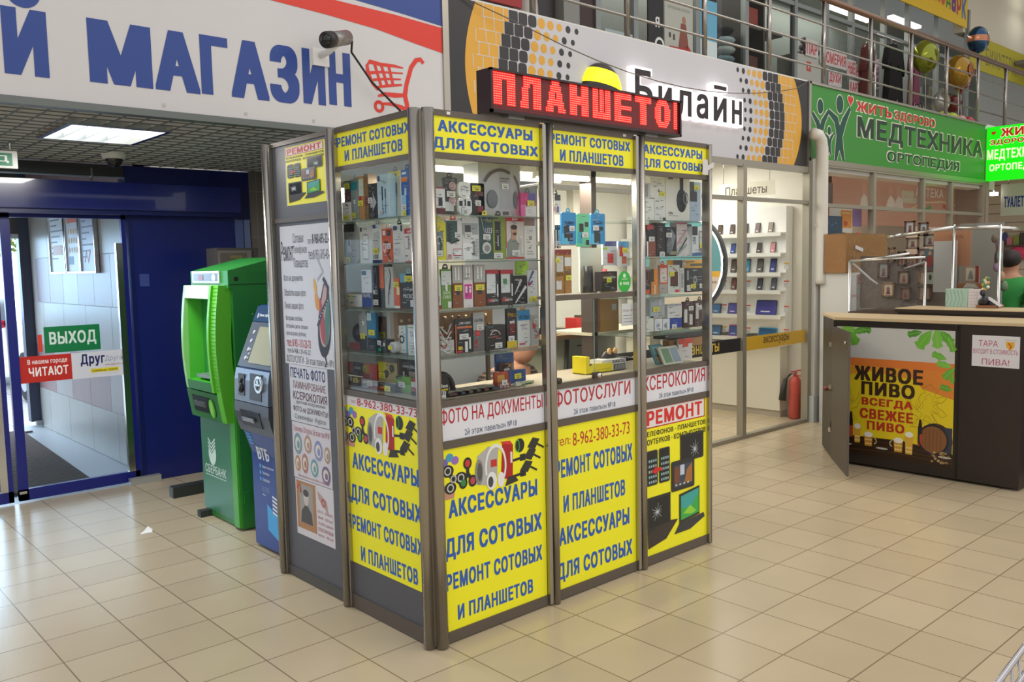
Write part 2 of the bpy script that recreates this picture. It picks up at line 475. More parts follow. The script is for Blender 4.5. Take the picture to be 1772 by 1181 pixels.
# automatic sliding door: housing and two glazed leaves
t = thing('door_operator', 'long dark blue sliding door housing above the entrance doors', 'door housing', (-2.0, 4.0, 2.18))
m = MB(); m.box(-5, 0.98, 3.95, 4.08, 2.20, 2.41, M('14226c', 0.18, coat=0.6)); m.box(-5, 0.97, 3.98, 4.07, 2.165, 2.20, NAVYD); m.build('housing', t)
def leaf(name, x0, x1):
    m = MB()
    for b in ((x0, x0 + 0.065, 0.015, 2.17), (x1 - 0.035, x1, 0.015, 2.17), (x0, x1, 0.015, 0.10), (x0, x1, 2.14, 2.17)): m.box(b[0], b[1], 4.13, 4.17, b[2], b[3], M('161f74', 0.3))
    o = struct(name, m)
    g = MB(); g.rect(x0 + 0.065, x1 - 0.035, 0.10, 2.14, 0, DOOR_GLASS) if False else g.quad([(x0 + 0.065, 4.15, 0.10), (x1 - 0.035, 4.15, 0.10), (x1 - 0.035, 4.15, 2.14), (x0 + 0.065, 4.15, 2.14)], DOOR_GLASS)
    g.build('glass_pane', o)
    s = MB()
    s.box(x1 - 0.085, x1 - 0.035, 4.125, 4.165, 0.10, 1.95, STEEL); s.build('silver_stile', o)
    h = MB(); h.box(x0 + 0.0, x0 + 0.05, 4.115, 4.13, 0.07, 0.09, STEEL); h.build('bottom_guide', o)
    return o
door_right = leaf('door_1', -0.80, 0.085)
door_left = leaf('door_2', -1.71, -0.835)
m = MB()
for x in (-1.76, -2.6, -3.4, -4.2, -5.0): m.box(x, x + .05, 4.12, 4.18, 0.0, 2.36, NAVYD)
m.box(-4.95, -1.76, 4.125, 4.175, 0.0, .1, NAVYD)
w4 = struct('window_4', m)
m = MB(FY(4.15)); m.rect(-4.95, -1.76, .1, 2.36, 0, DOOR_GLASS); m.build('glass_pane', w4)
def sticker(name, label, x0, x1, z0, z1, mat, fn):
    m = MB(FY(4.147)); m.box(x0, x1, z0, z1, 0.0, 0.003, mat); fn(m, 0.0036)
    one(name, m, label, 'sticker')
def st_exit(m, n): m.text('ВЫХОД', -0.52, -0.185, 1.16, 1.275, n, M('d8e8e0', 0.5), 0.035)
def st_red(m, n):
    m.text('В нашем городе', -0.68, -0.405, 1.03, 1.075, n, M('f0e8e4'), 0.02); m.text('ЧИТАЮТ', -0.675, -0.40, 0.945, 1.015, n, M('f4f0ec'), 0.035)
def st_news(m, n):
    m.text('Друг', -0.31, -0.13, 0.985, 1.085, n, M('18205a'), 0.04); m.text('Друга', -0.13, 0.0, 1.01, 1.06, n, M('8a90b0'), 0.0)
    m.rect(-0.24, -0.03, 0.935, 0.965, n, M('ecd820')); m.text('Семейная газета!', -0.23, -0.04, 0.94, 0.96, n + 0.0004, M('222'), 0.01)
    m.text('www.dddkursk.ru', -0.13, 0.0, 0.982, 0.998, n, M('a44'), 0.0)
sticker('exit_sticker', 'green exit sticker on the right glass door leaf', -0.555, -0.155, 1.115, 1.315, M('0c7a44', 0.4), st_exit)
sticker('newspaper_sticker', 'red newspaper sticker under the green exit sticker', -0.755, -0.375, 0.90, 1.10, M('c62a20', 0.4), st_red)
sticker('newspaper_sticker', 'white newspaper sticker to the right of the red one', -0.373, 0.045, 0.895, 1.10, M('dcdce4', 0.4), st_news)
m = MB(FY(4.147)); m.box(-0.60, -0.57, 1.13, 1.26, 0, 0.003, M('d8402c')); one('red_sticker', m, 'small plain red sticker left of the green exit sticker', 'sticker')
m = MB(FY(4.099)); m.box(0.16, 0.235, 1.60, 1.70, 0, 0.002, M('3a4a8c', 0.5)); one('faded_sticker', m, 'small faded blue square sticker on the dark blue wall panel', 'sticker')

# vestibule
VW = [(0, 0.45, 'a6a6a2', 0.75), (0.45, 0.945, '8e6e70', 0.6), (0.945, 1.41, 'a8a6a2', 0.75), (1.41, 1.885, '84686a', 0.5), (1.885, 2.36, 'a29a8e', 0.9), (2.36, 3.0, '80686a', 0.6)]
m = MB()
for i, (z0, z1, c, w) in enumerate(VW):
    y = 4.26 - (0.3 if i % 2 else 0.0)
    k = 0
    while y < 7.7:
        cc = c if not (i in (1, 3) and k % 3 == 1) else 'a09a98'
        a = max(y, 4.26); bq = min(y + w - 0.006, 7.65)
        if bq > a: m.box(0.205, 0.30, a, bq, z0 + 0.003, z1 - 0.003, M(cc, 0.35, noise=0.06))
        y += w; k += 1
m.box(0.21, 0.35, 4.26, 7.7, 0, 3.0, M('b8b2ac', 0.6))
struct('wall_vestibule', m)
m = MB(); m.box(-5, 0.35, 4.26, 7.9, 2.9, 3.0, M('8a8884', 0.7)); struct('ceiling_vestibule', m)
OUTF = M('3c4258', 0.4)
m = MB(); m.box(0.10, 0.31, 7.66, 7.78, 0.06, 2.9, OUTF); m.box(-5, 0.1, 7.66, 7.78, 2.16, 2.9, M('4a4648', 0.5)); m.box(-5, 0.1, 7.655, 7.70, 2.11, 2.16, STEEL); m.box(0.14, 0.33, 7.6, 7.66, 0.02, 0.07, M('9a9c9c', 0.4)); m.box(-5.2, -5, 4.26, 7.78, 0, 3, PLASTER)
struct('door_3', m)
m = MB(); m.box(0.31, 14, 7.9, 8.1, 0, 6.5, PLASTER); struct('wall_street', m)
MAT1 = M('5a4f4a', 0.9, noise=0.1, scale=60)
m = MB()
m.add([(-3.0, 4.40, 0.006), (-0.20, 4.40, 0.006), (-0.05, 7.45, 0.006), (-3.0, 7.45, 0.006)], [(0, 1, 2, 3)], M('8c8f90', 0.9))
y = 4.42; k = 0
while y < 7.42:
    xe = -0.20 + 0.15 * (y - 4.4) / 3.05 + (random.uniform(0.02, 0.16) if random.random() < 0.12 and y > 6.6 else 0)
    m.box(-3.0, xe, y, y + 0.034, 0.006, 0.022, MAT1); y += 0.056
one('entrance_mat', m, 'long brown ribbed mat with a frayed edge on the vestibule floor', 'mat')
for i, (y0, y1, c, lab) in enumerate([(6.20, 6.72, 'dfe3e2', 'innermost framed notice nearest the street on the tiled vestibule wall'), (5.72, 6.14, 'd6d8dc', 'middle one of three framed notices on the tiled vestibule wall'), (5.25, 5.68, 'c4cadc', 'framed notice nearest the hall on the tiled vestibule wall')]):
    t = thing('notice_frame', lab, 'notice', (0.2, (y0 + y1) / 2, 1.72), 'framed notices in the vestibule')
    m = MB(FX(0.20)); m.box(-y1, -y0, 1.73, 2.42, 0, 0.02, M(c, 0.4))
    if i == 1:
        m.rect(-y1 + .05, -y0 - .05, 2.2, 2.3, .021, M('d8603a'))
        for r in range(3):
            for q in range(4): m.disc(-y1 + .09 + q * .08, 2.12 - r * .09, .025, .03, .021, M('d09a40'), 8)
        m.rect(-y1 + .05, -y1 + .2, 1.80, 1.88, .021, M('5a8ac8'))
    else:
        for r in range(9): m.rect(-y1 + .05, -y0 - .05 - .1 * (r % 3), 2.30 - r * .055, 2.315 - r * .055, .021, M('7a8498'))
        if i == 2: m.disc(-y0 - .1, 2.3, .05, .05, .021, M('e0b030')); m.line([(-y1 + .1, 1.82), (-y1 + .16, 1.92), (-y1 + .2, 1.82), (-y1 + .28, 1.93)], .03, .021, M('c06060'))
        if i == 0: m.rect(-y1 + .1, -y0 - .1, 1.9, 2.0, .0215, M('e0b0a0'))
    m.build('sheet', t)
    m = MB(FX(0.20))
    for b in ((-y1 - .015, -y1, 1.715, 2.43), (-y0, -y0 + .015, 1.715, 2.43), (-y1, -y0, 1.715, 1.732)): m.box(*b, 0, .035, STEEL)
    m.build('frame', t)

# parked car and shrubs across the street
t = thing('car', 'white car with a red mirror parked outside the entrance', 'car', (1.5, 11.0, 0.0))
body = [(9.1, .28), (9.0, .55), (9.15, .78), (10.2, .95), (11.0, 1.42), (12.6, 1.45), (13.3, 1.0), (13.5, .9), (13.5, .3), (12.9, .25)]
m = MB(lambda u, v, n: (0.62 + n, u, v)); m.prism(body, 0, 1.75, M('e8ecf0', 0.2, coat=0.5)); m.build('body', t)
m = MB(lambda u, v, n: (0.62 + n, u, v)); m.prism([(10.45, .98), (11.1, 1.36), (12.4, 1.38), (12.9, 1.02)], -0.012, 1.762, M('2a3440', 0.1)); m.build('side_windows', t)
for yw in (10.0, 12.6):
    for xw in (0.66, 2.33):
        m = MB(lambda u, v, n: (n, u, v)); m.prism([(yw + .33 * math.cos(a * math.pi / 12), .33 + .33 * math.sin(a * math.pi / 12)) for a in range(24)], xw - .09, xw + .09, M('1a1a1c', 0.8)); w_ = m.build('wheel', t)
        m = MB(lambda u, v, n: (n, u, v)); m.prism([(yw + .21 * math.cos(a * math.pi / 12), .33 + .21 * math.sin(a * math.pi / 12)) for a in range(24)], xw - .10, xw + .10, M('b4b8bc', 0.3, 0.8)); c_ = m.build('hub_cap', t)
m = MB(); m.ball((0.52, 11.15, 1.0), 0.12, M('c02838', 0.25), 0.9, 0.6, 0.65); m.box(0.55, 0.64, 11.13, 11.18, 0.95, 1.0, M('c02838', 0.25)); m.build('mirror', t)
def shrub(x, y, h, lab):
    t = thing('street_tree', lab, 'tree', (x, y, 0))
    m = MB(); m.tube([(x, y, 0), (x + .05, y, h * .5), (x, y, h * .7)], [.09, .07, .04], M('6a5a48', 0.9)); m.build('trunk', t)
    m = MB(); lf = M('9ab858', 0.7)
    for i in range(420):
        a = random.uniform(0, 6.28); r = random.random() ** .5 * h * .32; z = h * .45 + random.random() * h * .5; r *= 1 - .6 * abs((z / h - .65) / .35)
        px_, py_ = x + r * math.cos(a), y + r * math.sin(a); q = [Vector((random.uniform(-1, 1), random.uniform(-1, 1), random.uniform(-1, 1))).normalized() * .13 for _ in range(2)]
        c = Vector((px_, py_, z)); m.quad([tuple(c - q[0]), tuple(c + q[1] * .6), tuple(c + q[0]), tuple(c - q[1] * .6)], lf)
    m.build('foliage', t)
shrub(1.2, 22, 4.4, 'pale green street tree seen through the left door leaf')
shrub(4.6, 27, 5.0, 'larger pale green street tree seen behind the parked car')

# hanging exit sign, dome camera
t = thing('exit_sign', 'small green hanging exit sign with a white frame at the left edge', 'sign', (-1.1, 3.2, 2.40))
m = MB(FY(3.19)); m.box(-1.40, -.865, 2.395, 2.505, -.02, 0.0, M('dcdcd8', .5)); m.build('frame', t)
m = MB(FY(3.19)); m.rect(-1.385, -.895, 2.41, 2.49, .001, M('14784e', .4)); m.text('ВЫХОД', -1.33, -.915, 2.428, 2.475, .002, M('e6efe8'), .02); m.build('face', t)
m = MB(); m.tube([(-.9, 3.2, 2.5), (-.9, 3.2, 2.615)], .008, STEEL); m.build('hanger', t)
m = MB(); m.tube([(-1.35, 3.2, 2.5), (-1.35, 3.2, 2.615)], .008, STEEL); m.build('hanger', t)
t = thing('dome_camera', 'white dome security camera under the lattice ceiling', 'security camera', (-.18, 3.48, 2.50))
m = MB(); m.tube([(-.18, 3.48, 2.60), (-.18, 3.48, 2.565), (-.18, 3.48, 2.53)], [.085, .085, .075], M('d4d4d2', .4), 24); m.build('housing', t)
m = MB(); m.ball((-.18, 3.48, 2.53), .058, M('141416', .08)); m.build('dome', t)

# ------------------------------------------------------------------ sign over the entrance
t = thing('store_sign', 'large white store sign with blue lettering over the entrance', 'sign', (-1.5, 1.5, 2.55))
PANEL = M('cfcbcb', 0.28, noise=0.015)
m = MB(FY(1.5)); m.box(-6, 1.285, 2.55, 4.4, -.03, 0, PANEL); m.build('panel', t)
NB = M('26428c', .35)
m = MB(FY(1.5))
m.poly([(-6, 3.52), (-1.6, 3.41), (-.3, 3.37), (.634, 3.325), (.949, 3.305), (1.283, 3.278), (1.283, 4.39), (-6, 4.39)], .002, NB)
m.poly([(-6, 3.33), (-1.6, 3.27), (-.4, 3.246), (.078, 3.224), (.413, 3.206), (.772, 3.178), (1.075, 3.133), (1.283, 3.105), (1.283, 3.266), (.904, 3.288), (.533, 3.298), (-.3, 3.33), (-1.6, 3.365), (-6, 3.45)], .002, M('d8331f', .35))
m.build('stripes', t)
for s_, a, b, c, d in (('М', -.905, -.60, 2.656, 2.963), ('А', -.588, -.352, 2.657, 2.966), ('Г', -.345, -.19, 2.662, 2.972), ('А', -.178, .045, 2.664, 2.978), ('З', .052, .235, 2.664, 2.985), ('И', .258, .405, 2.676, 2.99), ('Н', .428, .58, 2.686, 3.0), ('И', -1.275, -1.085, 2.650, 2.956), ('О', -1.60, -1.33, 2.645, 2.956)):
    m = MB(FY(1.5)); m.text(s_, a, b, c, d, .002, NB, .075)
    if s_ == 'И' and a < -1: m.ring(-1.178, 3.035, .035, .075, .002, NB, 14, 1, 180, 360)
    m.build('letter', t)
RED = M('d8331f', .35)
m = MB(FY(1.5))
m.line([(.70, 2.95), (.72, 2.975), (.80, 2.968), (.90, 2.972), (.968, 2.968)], [.012, .026, .022, .018, .008], .002, RED)
m.line([(.70, 2.955), (.705, 2.90), (.74, 2.84), (.773, 2.806)], [.02, .03, .02, .006], .002, RED)
m.line([(.708, 2.905), (.80, 2.922), (.965, 2.935)], [.02, .014, .008], .002, RED)
m.line([(.74, 2.868), (.84, 2.885), (.948, 2.895)], [.016, .014, .01], .002, RED)
m.line([(.765, 2.825), (.85, 2.845), (.955, 2.862)], [.014, .018, .012], .002, RED)
for p, q in (((.755, 2.965), (.80, 2.83)), ((.805, 2.962), (.845, 2.84)), ((.86, 2.962), (.888, 2.85))): m.line([p, q], .02, .002, RED)
m.line([(1.128, 3.018), (1.105, 3.04), (1.07, 3.03), (1.03, 2.98), (.99, 2.87), (.975, 2.80), (.99, 2.74), (.985, 2.70)], [.026, .028, .03, .03, .03, .034, .032, .03], .002, RED)
m.line([(.772, 2.773), (.82, 2.79), (.90, 2.792), (.985, 2.80)], [.012, .026, .03, .02], .002, RED)
m.ring(.777, 2.71, .018, .038, .002, RED); m.line([(.80, 2.73), (.87, 2.735), (.95, 2.722), (1.0, 2.70)], [.014, .022, .026, .03], .002, RED)
m.ring(.955, 2.70, .014, .032, .002, RED)
m.build('cart_emblem', t)
m = MB(FY(1.5)); m.box(-6, 1.29, 2.515, 2.55, -.06, .012, M('6c706c', .4, .6)); m.build('bottom_rail', t)
m = MB(FY(1.5)); m.box(1.285, 1.335, 2.52, 4.4, -.03, .012, ALU); m.build('side_rail', t)
for a, b in ((-.1, 2.58), (.32, 2.58), (-1.35, 2.6), (-.55, 2.58)):
    m = MB(FY(1.5)); m.disc(a, b, .010, .010, .003, M('b8b6b4', .3, .4), 10); m.build('screw', t)
t = thing('bullet_camera', 'silver and black bullet security camera mounted on the store sign', 'security camera', (.36, 1.4, 2.95))
m = MB(); m.tube([(.30, 1.26, 2.992), (.475, 1.36, 3.052)], [.043, .043], M('8c8a84', .35, .5), 18); m.tube([(.272, 1.244, 2.984), (.32, 1.27, 3.0)], [.046, .046], M('2a2724', .4), 18); m.build('barrel', t)
m = MB(); m.ball((.276, 1.246, 2.985), .034, M('0c0c0e', .06)); m.build('lens', t)
m = MB(); m.box(.325, .43, 1.485, 1.5, 2.90, 3.0, M('e2e0de', .4)); m.tube([(.375, 1.495, 2.96), (.375, 1.40, 2.965), (.40, 1.32, 3.01)], .02, M('dedcda', .4)); m.build('bracket', t)
m = MB(); m.tube([(.475, 1.36, 3.052), (.50, 1.34, 3.03), (.53, 1.40, 2.985), (.69, 1.44, 2.84), (.85, 1.44, 2.72), (.95, 1.38, 2.60), (.90, 1.2, 2.42)], .007, BLACK, 6)
one('camera_cable', m, 'thin black cable running from the bullet camera down to the kiosk', 'cable')

# ------------------------------------------------------------------ phone shop sign
t = thing('phone_shop_sign', 'grey phone shop sign with yellow and black dot patterns at both ends', 'sign', (3.6, 1.5, 2.62))
GOLD = M('dca232', .4); CHAR = M('2a2726', .4)
m = MB(FY(1.5)); m.box(1.34, 5.945, 2.625, 3.49, -.03, 0, M('c6c4c8', .35))
m.poly([(1.342, 2.627), (1.56, 2.627)] + [(1.475 + 0.125 * ((k - 10) / 11.0) ** 2, 2.627 + .86 * k / 20) for k in range(21)] + [(1.342, 3.488)], .001, CHAR)
m.poly([(5.943, 2.627), (5.943, 3.488)] + [(5.825 - 0.155 * ((k - 10) / 10.0) ** 2, 3.488 - .861 * k / 20) for k in range(21)], .001, CHAR)
for r in range(10):
    z = 3.445 - .087 * r
    q = ((r - 4.5) / 4.5) ** 2
    for side in (0, 1):
        if side == 0:
            x0 = 2.457 + .105 * q; sg = -1; ef = lambda q_: 1.475 + 0.125 * ((q_ - 3.057) / .473) ** 2
        else:
            x0 = 4.819 - .128 * q; sg = 1; ef = lambda q_: 5.825 - 0.155 * ((q_ - 3.057) / .43) ** 2
        for k in range(8):
            x = x0 + sg * .0915 * k
            if k < 2: rr = .021 + .005 * k; m.disc(x, z, rr, rr + .001, .001, CHAR, 14)
            elif k < 5: rr = .028 + .005 * (k - 2); m.disc(x, z, rr, rr, .001, GOLD, 16)
            else:
                h = .039 + .0005 * k; rad = (.024, .014, .006)[k - 5]
                m.poly([(x + cx * (h - rad) + rad * math.cos(math.radians(a)), z + cy * (h - rad) + rad * math.sin(math.radians(a))) for cx, cy, s0 in ((1, 1, 0), (-1, 1, 90), (-1, -1, 180), (1, -1, 270)) for a in range(s0, s0 + 91, 30)], .001, CHAR)
        a = x0 + sg * (.0915 * 7.55); 
        zl, zh = max(2.627, z - .0436), min(3.488, z + .0436); e = ef(z)
        el, em, eh = ef(zl), ef((zl + zh) / 2), ef(zh)
        m.poly([(a, zl), (el, zl), (em, (zl + zh) / 2), (eh, zh), (a, zh)] if sg > 0 else [(el, zl), (a, zl), (a, zh), (eh, zh), (em, (zl + zh) / 2)], .001, GOLD)
        L = M('d2d0cc', .4)
        if r: m.rect(min(a, e - sg * .1), max(a, e - sg * .1), z + .041, z + .046, .002, L)
        for k in range(3):
            xx = a + sg * (.09 * k + (.0 if r % 2 else .045)); m.rect(xx - .003, xx + .003, z - .043, z + .043, .002, L)
m.build('panel', t)
# illuminated letters: white halo body with a black face
WLED = M('fff6f4', .4, e=1.0)
def lit(s_, a, b, c, d):
    m = MB(FY(1.5)); m.text(s_, a - .02, b + .02, c - .02, d + .02, .035, WLED, .066, .03); o = m.build('letter', t)
    m = MB(FY(1.5)); m.text(s_, a, b, c, d, .0675, M('241416', .4), .026); m.build('letter_face', o)
for w_ in (('Б', 3.155, 3.38, 2.935, 3.245), ('и', 3.45, 3.63, 2.935, 3.145), ('л', 3.69, 3.90, 2.935, 3.145), ('а', 3.97, 4.14, 2.935, 3.145), ('и', 4.22, 4.42, 2.935, 3.145), ('н', 4.50, 4.66, 2.935, 3.145)): lit(*w_)
m = MB(FY(1.5)); m.rbox(4.20, 4.44, 3.185, 3.27, .005, .065, WLED, .03); o = m.build('letter', t)
m = MB(FY(1.5)); m.rect(4.225, 4.415, 3.21, 3.245, .0675, M('241416', .4)); m.build('letter_face', o)
YL = M('f8ee10', .4, e=1.1); BK = M('2a1c16', .3)
m = MB(lambda x, y, z: (x, 1.5 - .10 * 0 + y * .45, z))
def band(t_): return BK if t_ < .24 or .47 < t_ < .62 or t_ > .8 else YL
R_ = Matrix.Rotation(math.radians(8), 3, 'Y')
m.fr = lambda x, y, z: tuple(Vector((2.82, 1.49, 3.04)) + R_ @ Vector((x, y * .5, z)))
m.ball((0, 0, 0), .21, YL, fn=band, seg=28, rings=34)
m.build('striped_ball', t)
m = MB(); m.tube([(1.42, 1.49, 3.50)] + [(1.6 + (5.9 - 1.6) * k / 12, 1.40, 3.46 - .30 * math.sin(math.pi * k / 12) ** .8) for k in range(1, 12)] + [(5.95, 1.49, 3.50)], .004, M('6a5f58', .6), 5)
one('sagging_wire', m, 'thin sagging wire strung across the grey phone shop sign', 'wire')

# ------------------------------------------------------------------ medical shop signs
t = thing('medical_shop_sign', 'long green medical shop sign with black lettering and a family emblem', 'sign', (8.5, 1.5, 2.72))
GRN = M('35892e', .4)
m = MB(FY(1.5)); m.box(5.99, 10.70, 2.735, 3.475, -.03, 0, GRN); m.build('panel', t)
m = MB(FY(1.5)); m.box(5.96, 10.72, 2.68, 2.735, -.05, .015, ALU); m.box(5.96, 10.72, 3.475, 3.50, -.05, .015, ALU); m.box(5.945, 5.99, 2.58, 3.5, -.05, .015, ALU); m.build('frame', t)
OUTL = M('d8d8c4', .5)
def outl(s_, a, b, c, d, mat, bold, ob=.035):
    m = MB(FY(1.5)); m.text(s_, a - .02, b + .02, c - .012, d + .012, .002, OUTL, bold + ob); m.text(s_, a, b, c, d, .004, mat, bold); m.build('lettering', t)
outl('ЖИТЬ', 6.97, 7.83, 3.305, 3.41, M('c42418'), .03); outl('ЗДОРОВО', 7.90, 9.03, 3.285, 3.40, M('c42418'), .03)
outl('МЕДТЕХНИКА', 7.0, 10.62, 2.985, 3.25, M('1c3326'), .03, .03); outl('ОРТОПЕДИЯ', 7.73, 9.83, 2.79, 2.925, M('1c3a2a'), .02, .03)
FG = M('124a3c', .5)
m = MB(FY(1.5))
def fig(cx, top, hr, arms, legs, w, mt, n, g):
    m.disc(cx, top, hr + g, hr * 1.25 + g, n, mt, 18)
    for pts in arms + legs: m.line(pts, [w * k + 2 * g for k in (.5, 1.0, 1.3)][:len(pts)], n, mt)
for n, mt, g in ((.002, OUTL, .012), (.004, FG, 0)):
    fig(6.19, 3.27, .06, [[(6.03, 3.19), (6.14, 3.10), (6.19, 2.98)], [(6.36, 3.24), (6.25, 3.12), (6.19, 2.98)]], [[(6.14, 2.74), (6.165, 2.86), (6.19, 3.02)], [(6.245, 2.74), (6.215, 2.86), (6.19, 3.02)]], .075, mt, n, g)
    fig(6.60, 3.335, .075, [[(6.36, 3.24), (6.52, 3.17), (6.60, 3.0)], [(6.82, 3.31), (6.70, 3.17), (6.60, 3.0)]], [[(6.52, 2.74), (6.56, 2.88), (6.60, 3.04)], [(6.70, 2.75), (6.64, 2.88), (6.60, 3.04)]], .09, mt, n, g)
    fig(6.38, 3.04, .035, [[(6.29, 3.0), (6.35, 2.97), (6.385, 2.9)], [(6.48, 3.02), (6.42, 2.97), (6.385, 2.9)]], [[(6.345, 2.78), (6.37, 2.84), (6.385, 2.92)], [(6.43, 2.78), (6.40, 2.84), (6.385, 2.92)]], .04, mt, n, g)
m.build('family_emblem', t)
m = MB(FY(1.5))
def heart(mb, cx, cz, s_, n, mt): mb.poly([(cx + s_ * .0625 * 16 * math.sin(k * math.pi / 12) ** 3, cz + s_ * .0625 * (13 * math.cos(k * math.pi / 12) - 5 * math.cos(k * math.pi / 6) - 2 * math.cos(k * math.pi / 4) - math.cos(k * math.pi / 3))) for k in range(24)][::-1], n, mt)
heart(m, 6.83, 3.40, .075, .0042, OUTL); heart(m, 6.83, 3.40, .06, .005, M('cc2a1c')); m.build('heart', t)
t = thing('lit_box_sign', 'glowing bright green light box sign at the right edge', 'sign', (10.9, 1.0, 2.7))
m = MB(FX(10.76)); m.box(-1.50, -.70, 2.725, 3.455, -.16, 0, M('12dd0c', .4, e=.75)); m.build('box', t)
m = MB(FX(10.76)); CR = M('f6eed0', .4, e=.6); RD = M('d01c14', .4, e=.25)
for s_, a, b, c, d, mt, g in (('ЖИТЬ', -1.32, -.80, 3.31, 3.42, RD, 1), ('ЗДОРОВО', -1.45, -.86, 3.20, 3.275, RD, 1), ('МЕДТЕХНИКА', -1.485, -.76, 2.985, 3.145, CR, 0), ('ОРТОПЕДИЯ', -1.455, -.82, 2.835, 2.945, CR, 0)):
    if g: m.text(s_, a - .008, b + .008, c - .008, d + .008, .002, CR, .07)
    m.text(s_, a, b, c, d, .004, mt, .035)
heart(m, -1.41, 3.37, .03, .004, RD)
m.build('lettering', t)

# ------------------------------------------------------------------ the kiosk
kiosk = thing('repair_kiosk', 'glass and aluminium phone repair kiosk covered in yellow blue-lettered sheets', 'kiosk', (1.0, .7, 0.0))
FR, FL = FY(-.06), FX(-.06)
GREYP = M('55555a', .45, noise=.05)
POST = M('aaa49b', .26, .9)
def post(x, y, r=.028):
    m = MB(); m.tube([(x, y, .004), (x, y, 2.392)], r, POST, 18); o = m.build('post', kiosk); return o
def slat(x0, x1, y0, y1):
    m = MB(); m.box(x0, x1, y0, y1, .01, 2.385, POST); return m.build('post_slat', kiosk)
post(-.072, -.035); post(-.03, -.075); slat(-.066, -.052, -.066, -.052)
m = MB(); m.box(-.058, -.028, -.058, -.028, .005, 2.38, M('4a443e', .4)); m.build('corner_core', kiosk)
for x in (.695, 1.387):
    post(x, -.075, .022); slat(x - .048, x - .026, -.082, -.05)
slat(2.0, 2.012, -.082, -.03); post(2.025, -.065, .016)
for y in (.655, 1.335):
    post(-.075, y, .024); slat(-.08, -.05, y - .042, y - .028)
for x, y in ((2.03, 1.36), (-.05, 1.40)): post(x, y, .02)
def rail(fr, u0, u1, v0, v1, mat=BRONZE, n0=-.02, n1=.008):
    m = MB(fr); m.box(u0, u1, v0, v1, n0, n1, mat); m.build('rail', kiosk)
def pane(fr, u0, u1, v0, v1, n=0.0, nm='glass_pane'):
    m = MB(fr); m.rect(u0, u1, v0, v1, n, GLASS); m.build(nm, kiosk)
PR = [(0.0, .645), (.715, 1.338), (1.408, 2.0)]
PL = [(-.625, -.012), (-1.29, -.695)]
for u0, u1 in PR:
    for v0, v1 in ((2.368, 2.394), (2.186, 2.212), (1.09, 1.12), (.90, .937), (.006, .056)): rail(FR, u0, u1, v0, v1)
    pane(FR, u0, u1, 1.12, 2.186)
rail(FR, .715, 1.338, 1.533, 1.56)
for v0, v1 in ((2.366, 2.394), (2.183, 2.207), (1.09, 1.12)): rail(FL, *PL[0], v0, v1)
pane(FL, *PL[0], 1.12, 2.183)
rail(FL, *PL[0], 0.004, .075, M('5a5048', .45)); rail(FL, *PL[1], 0.004, .06, M('4e4a46', .45))
rail(FL, *PL[1], 1.965, 1.99); rail(FL, *PL[1], 2.37, 2.394)
m = MB(FL); m.box(-.625, -.012, .075, 1.09, -.015, 0, GREYP); m.build('lower_panel', kiosk)
m = MB(FL); m.box(-1.29, -.695, .06, 1.965, -.015, 0, GREYP); m.build('side_panel', kiosk)
m = MB(FL); m.box(-1.29, -.695, 1.99, 2.37, -.015, 0, GREYP); m.build('side_panel', kiosk)
for u0, u1 in PR:
    m = MB(FR); m.box(u0, u1, .05, .905, -.02, -.002, GREYP); m.build('lower_panel', kiosk)
# header sheets
def sheet(fr, name, u0, u1, v0, v1, mat, lines, n=.001):
    m = MB(fr); m.box(u0, u1, v0, v1, 0, n, mat)
    for l in lines:
        s_, a, b, c, d, mt, bo = l[:7]
        m.text(s_, a, b, c, d, n + .0008, mt, bo)
    return m.build(name, kiosk)
B_ = BLUE_TXT
D1 = .05
for (u0, u1), (l1, a1, b1), (l2, a2, b2) in ((PR[0], ('АКСЕССУАРЫ', .035, .60), ('ДЛЯ СОТОВЫХ', .005, .635)), (PR[1], ('РЕМОНТ СОТОВЫХ', .717, 1.315), ('И ПЛАНШЕТОВ', .785, 1.26)), (PR[2], ('АКСЕССУАРЫ', 1.425, 1.96), ('ДЛЯ СОТОВЫХ', 1.41, 1.99))):
    sheet(FR, 'header_sheet', u0, u1, 2.212, 2.368, YELLOW, [(l1, a1, b1, 2.302, 2.352, B_, D1), (l2, a2, b2, 2.222, 2.278, B_, D1)])
sheet(FL, 'header_sheet', *PL[0], 2.207, 2.366, YELLOW, [('РЕМОНТ СОТОВЫХ', -.615, -.014, 2.298, 2.345, B_, D1), ('И ПЛАНШЕТОВ', -.55, -.07, 2.226, 2.278, B_, D1)])
# white strips under the glass
NAVT = M('3a4a6a', .5)
for (u0, u1), l1, a1, b1 in ((PR[0], 'ФОТО НА ДОКУМЕНТЫ', .004, .635), (PR[1], 'ФОТОУСЛУГИ', .717, 1.30), (PR[2], 'КСЕРОКОПИЯ', 1.412, 1.985)):
    sheet(FR, 'white_strip', u0, u1, .937, 1.09, M('e2e2e8', .45), [(l1, a1, b1, 1.0, 1.082, M('b8262e', .5), .012), ('2й этаж павильон №18', u0 + .14, u0 + .46, .948, .978, NAVT, .0)])
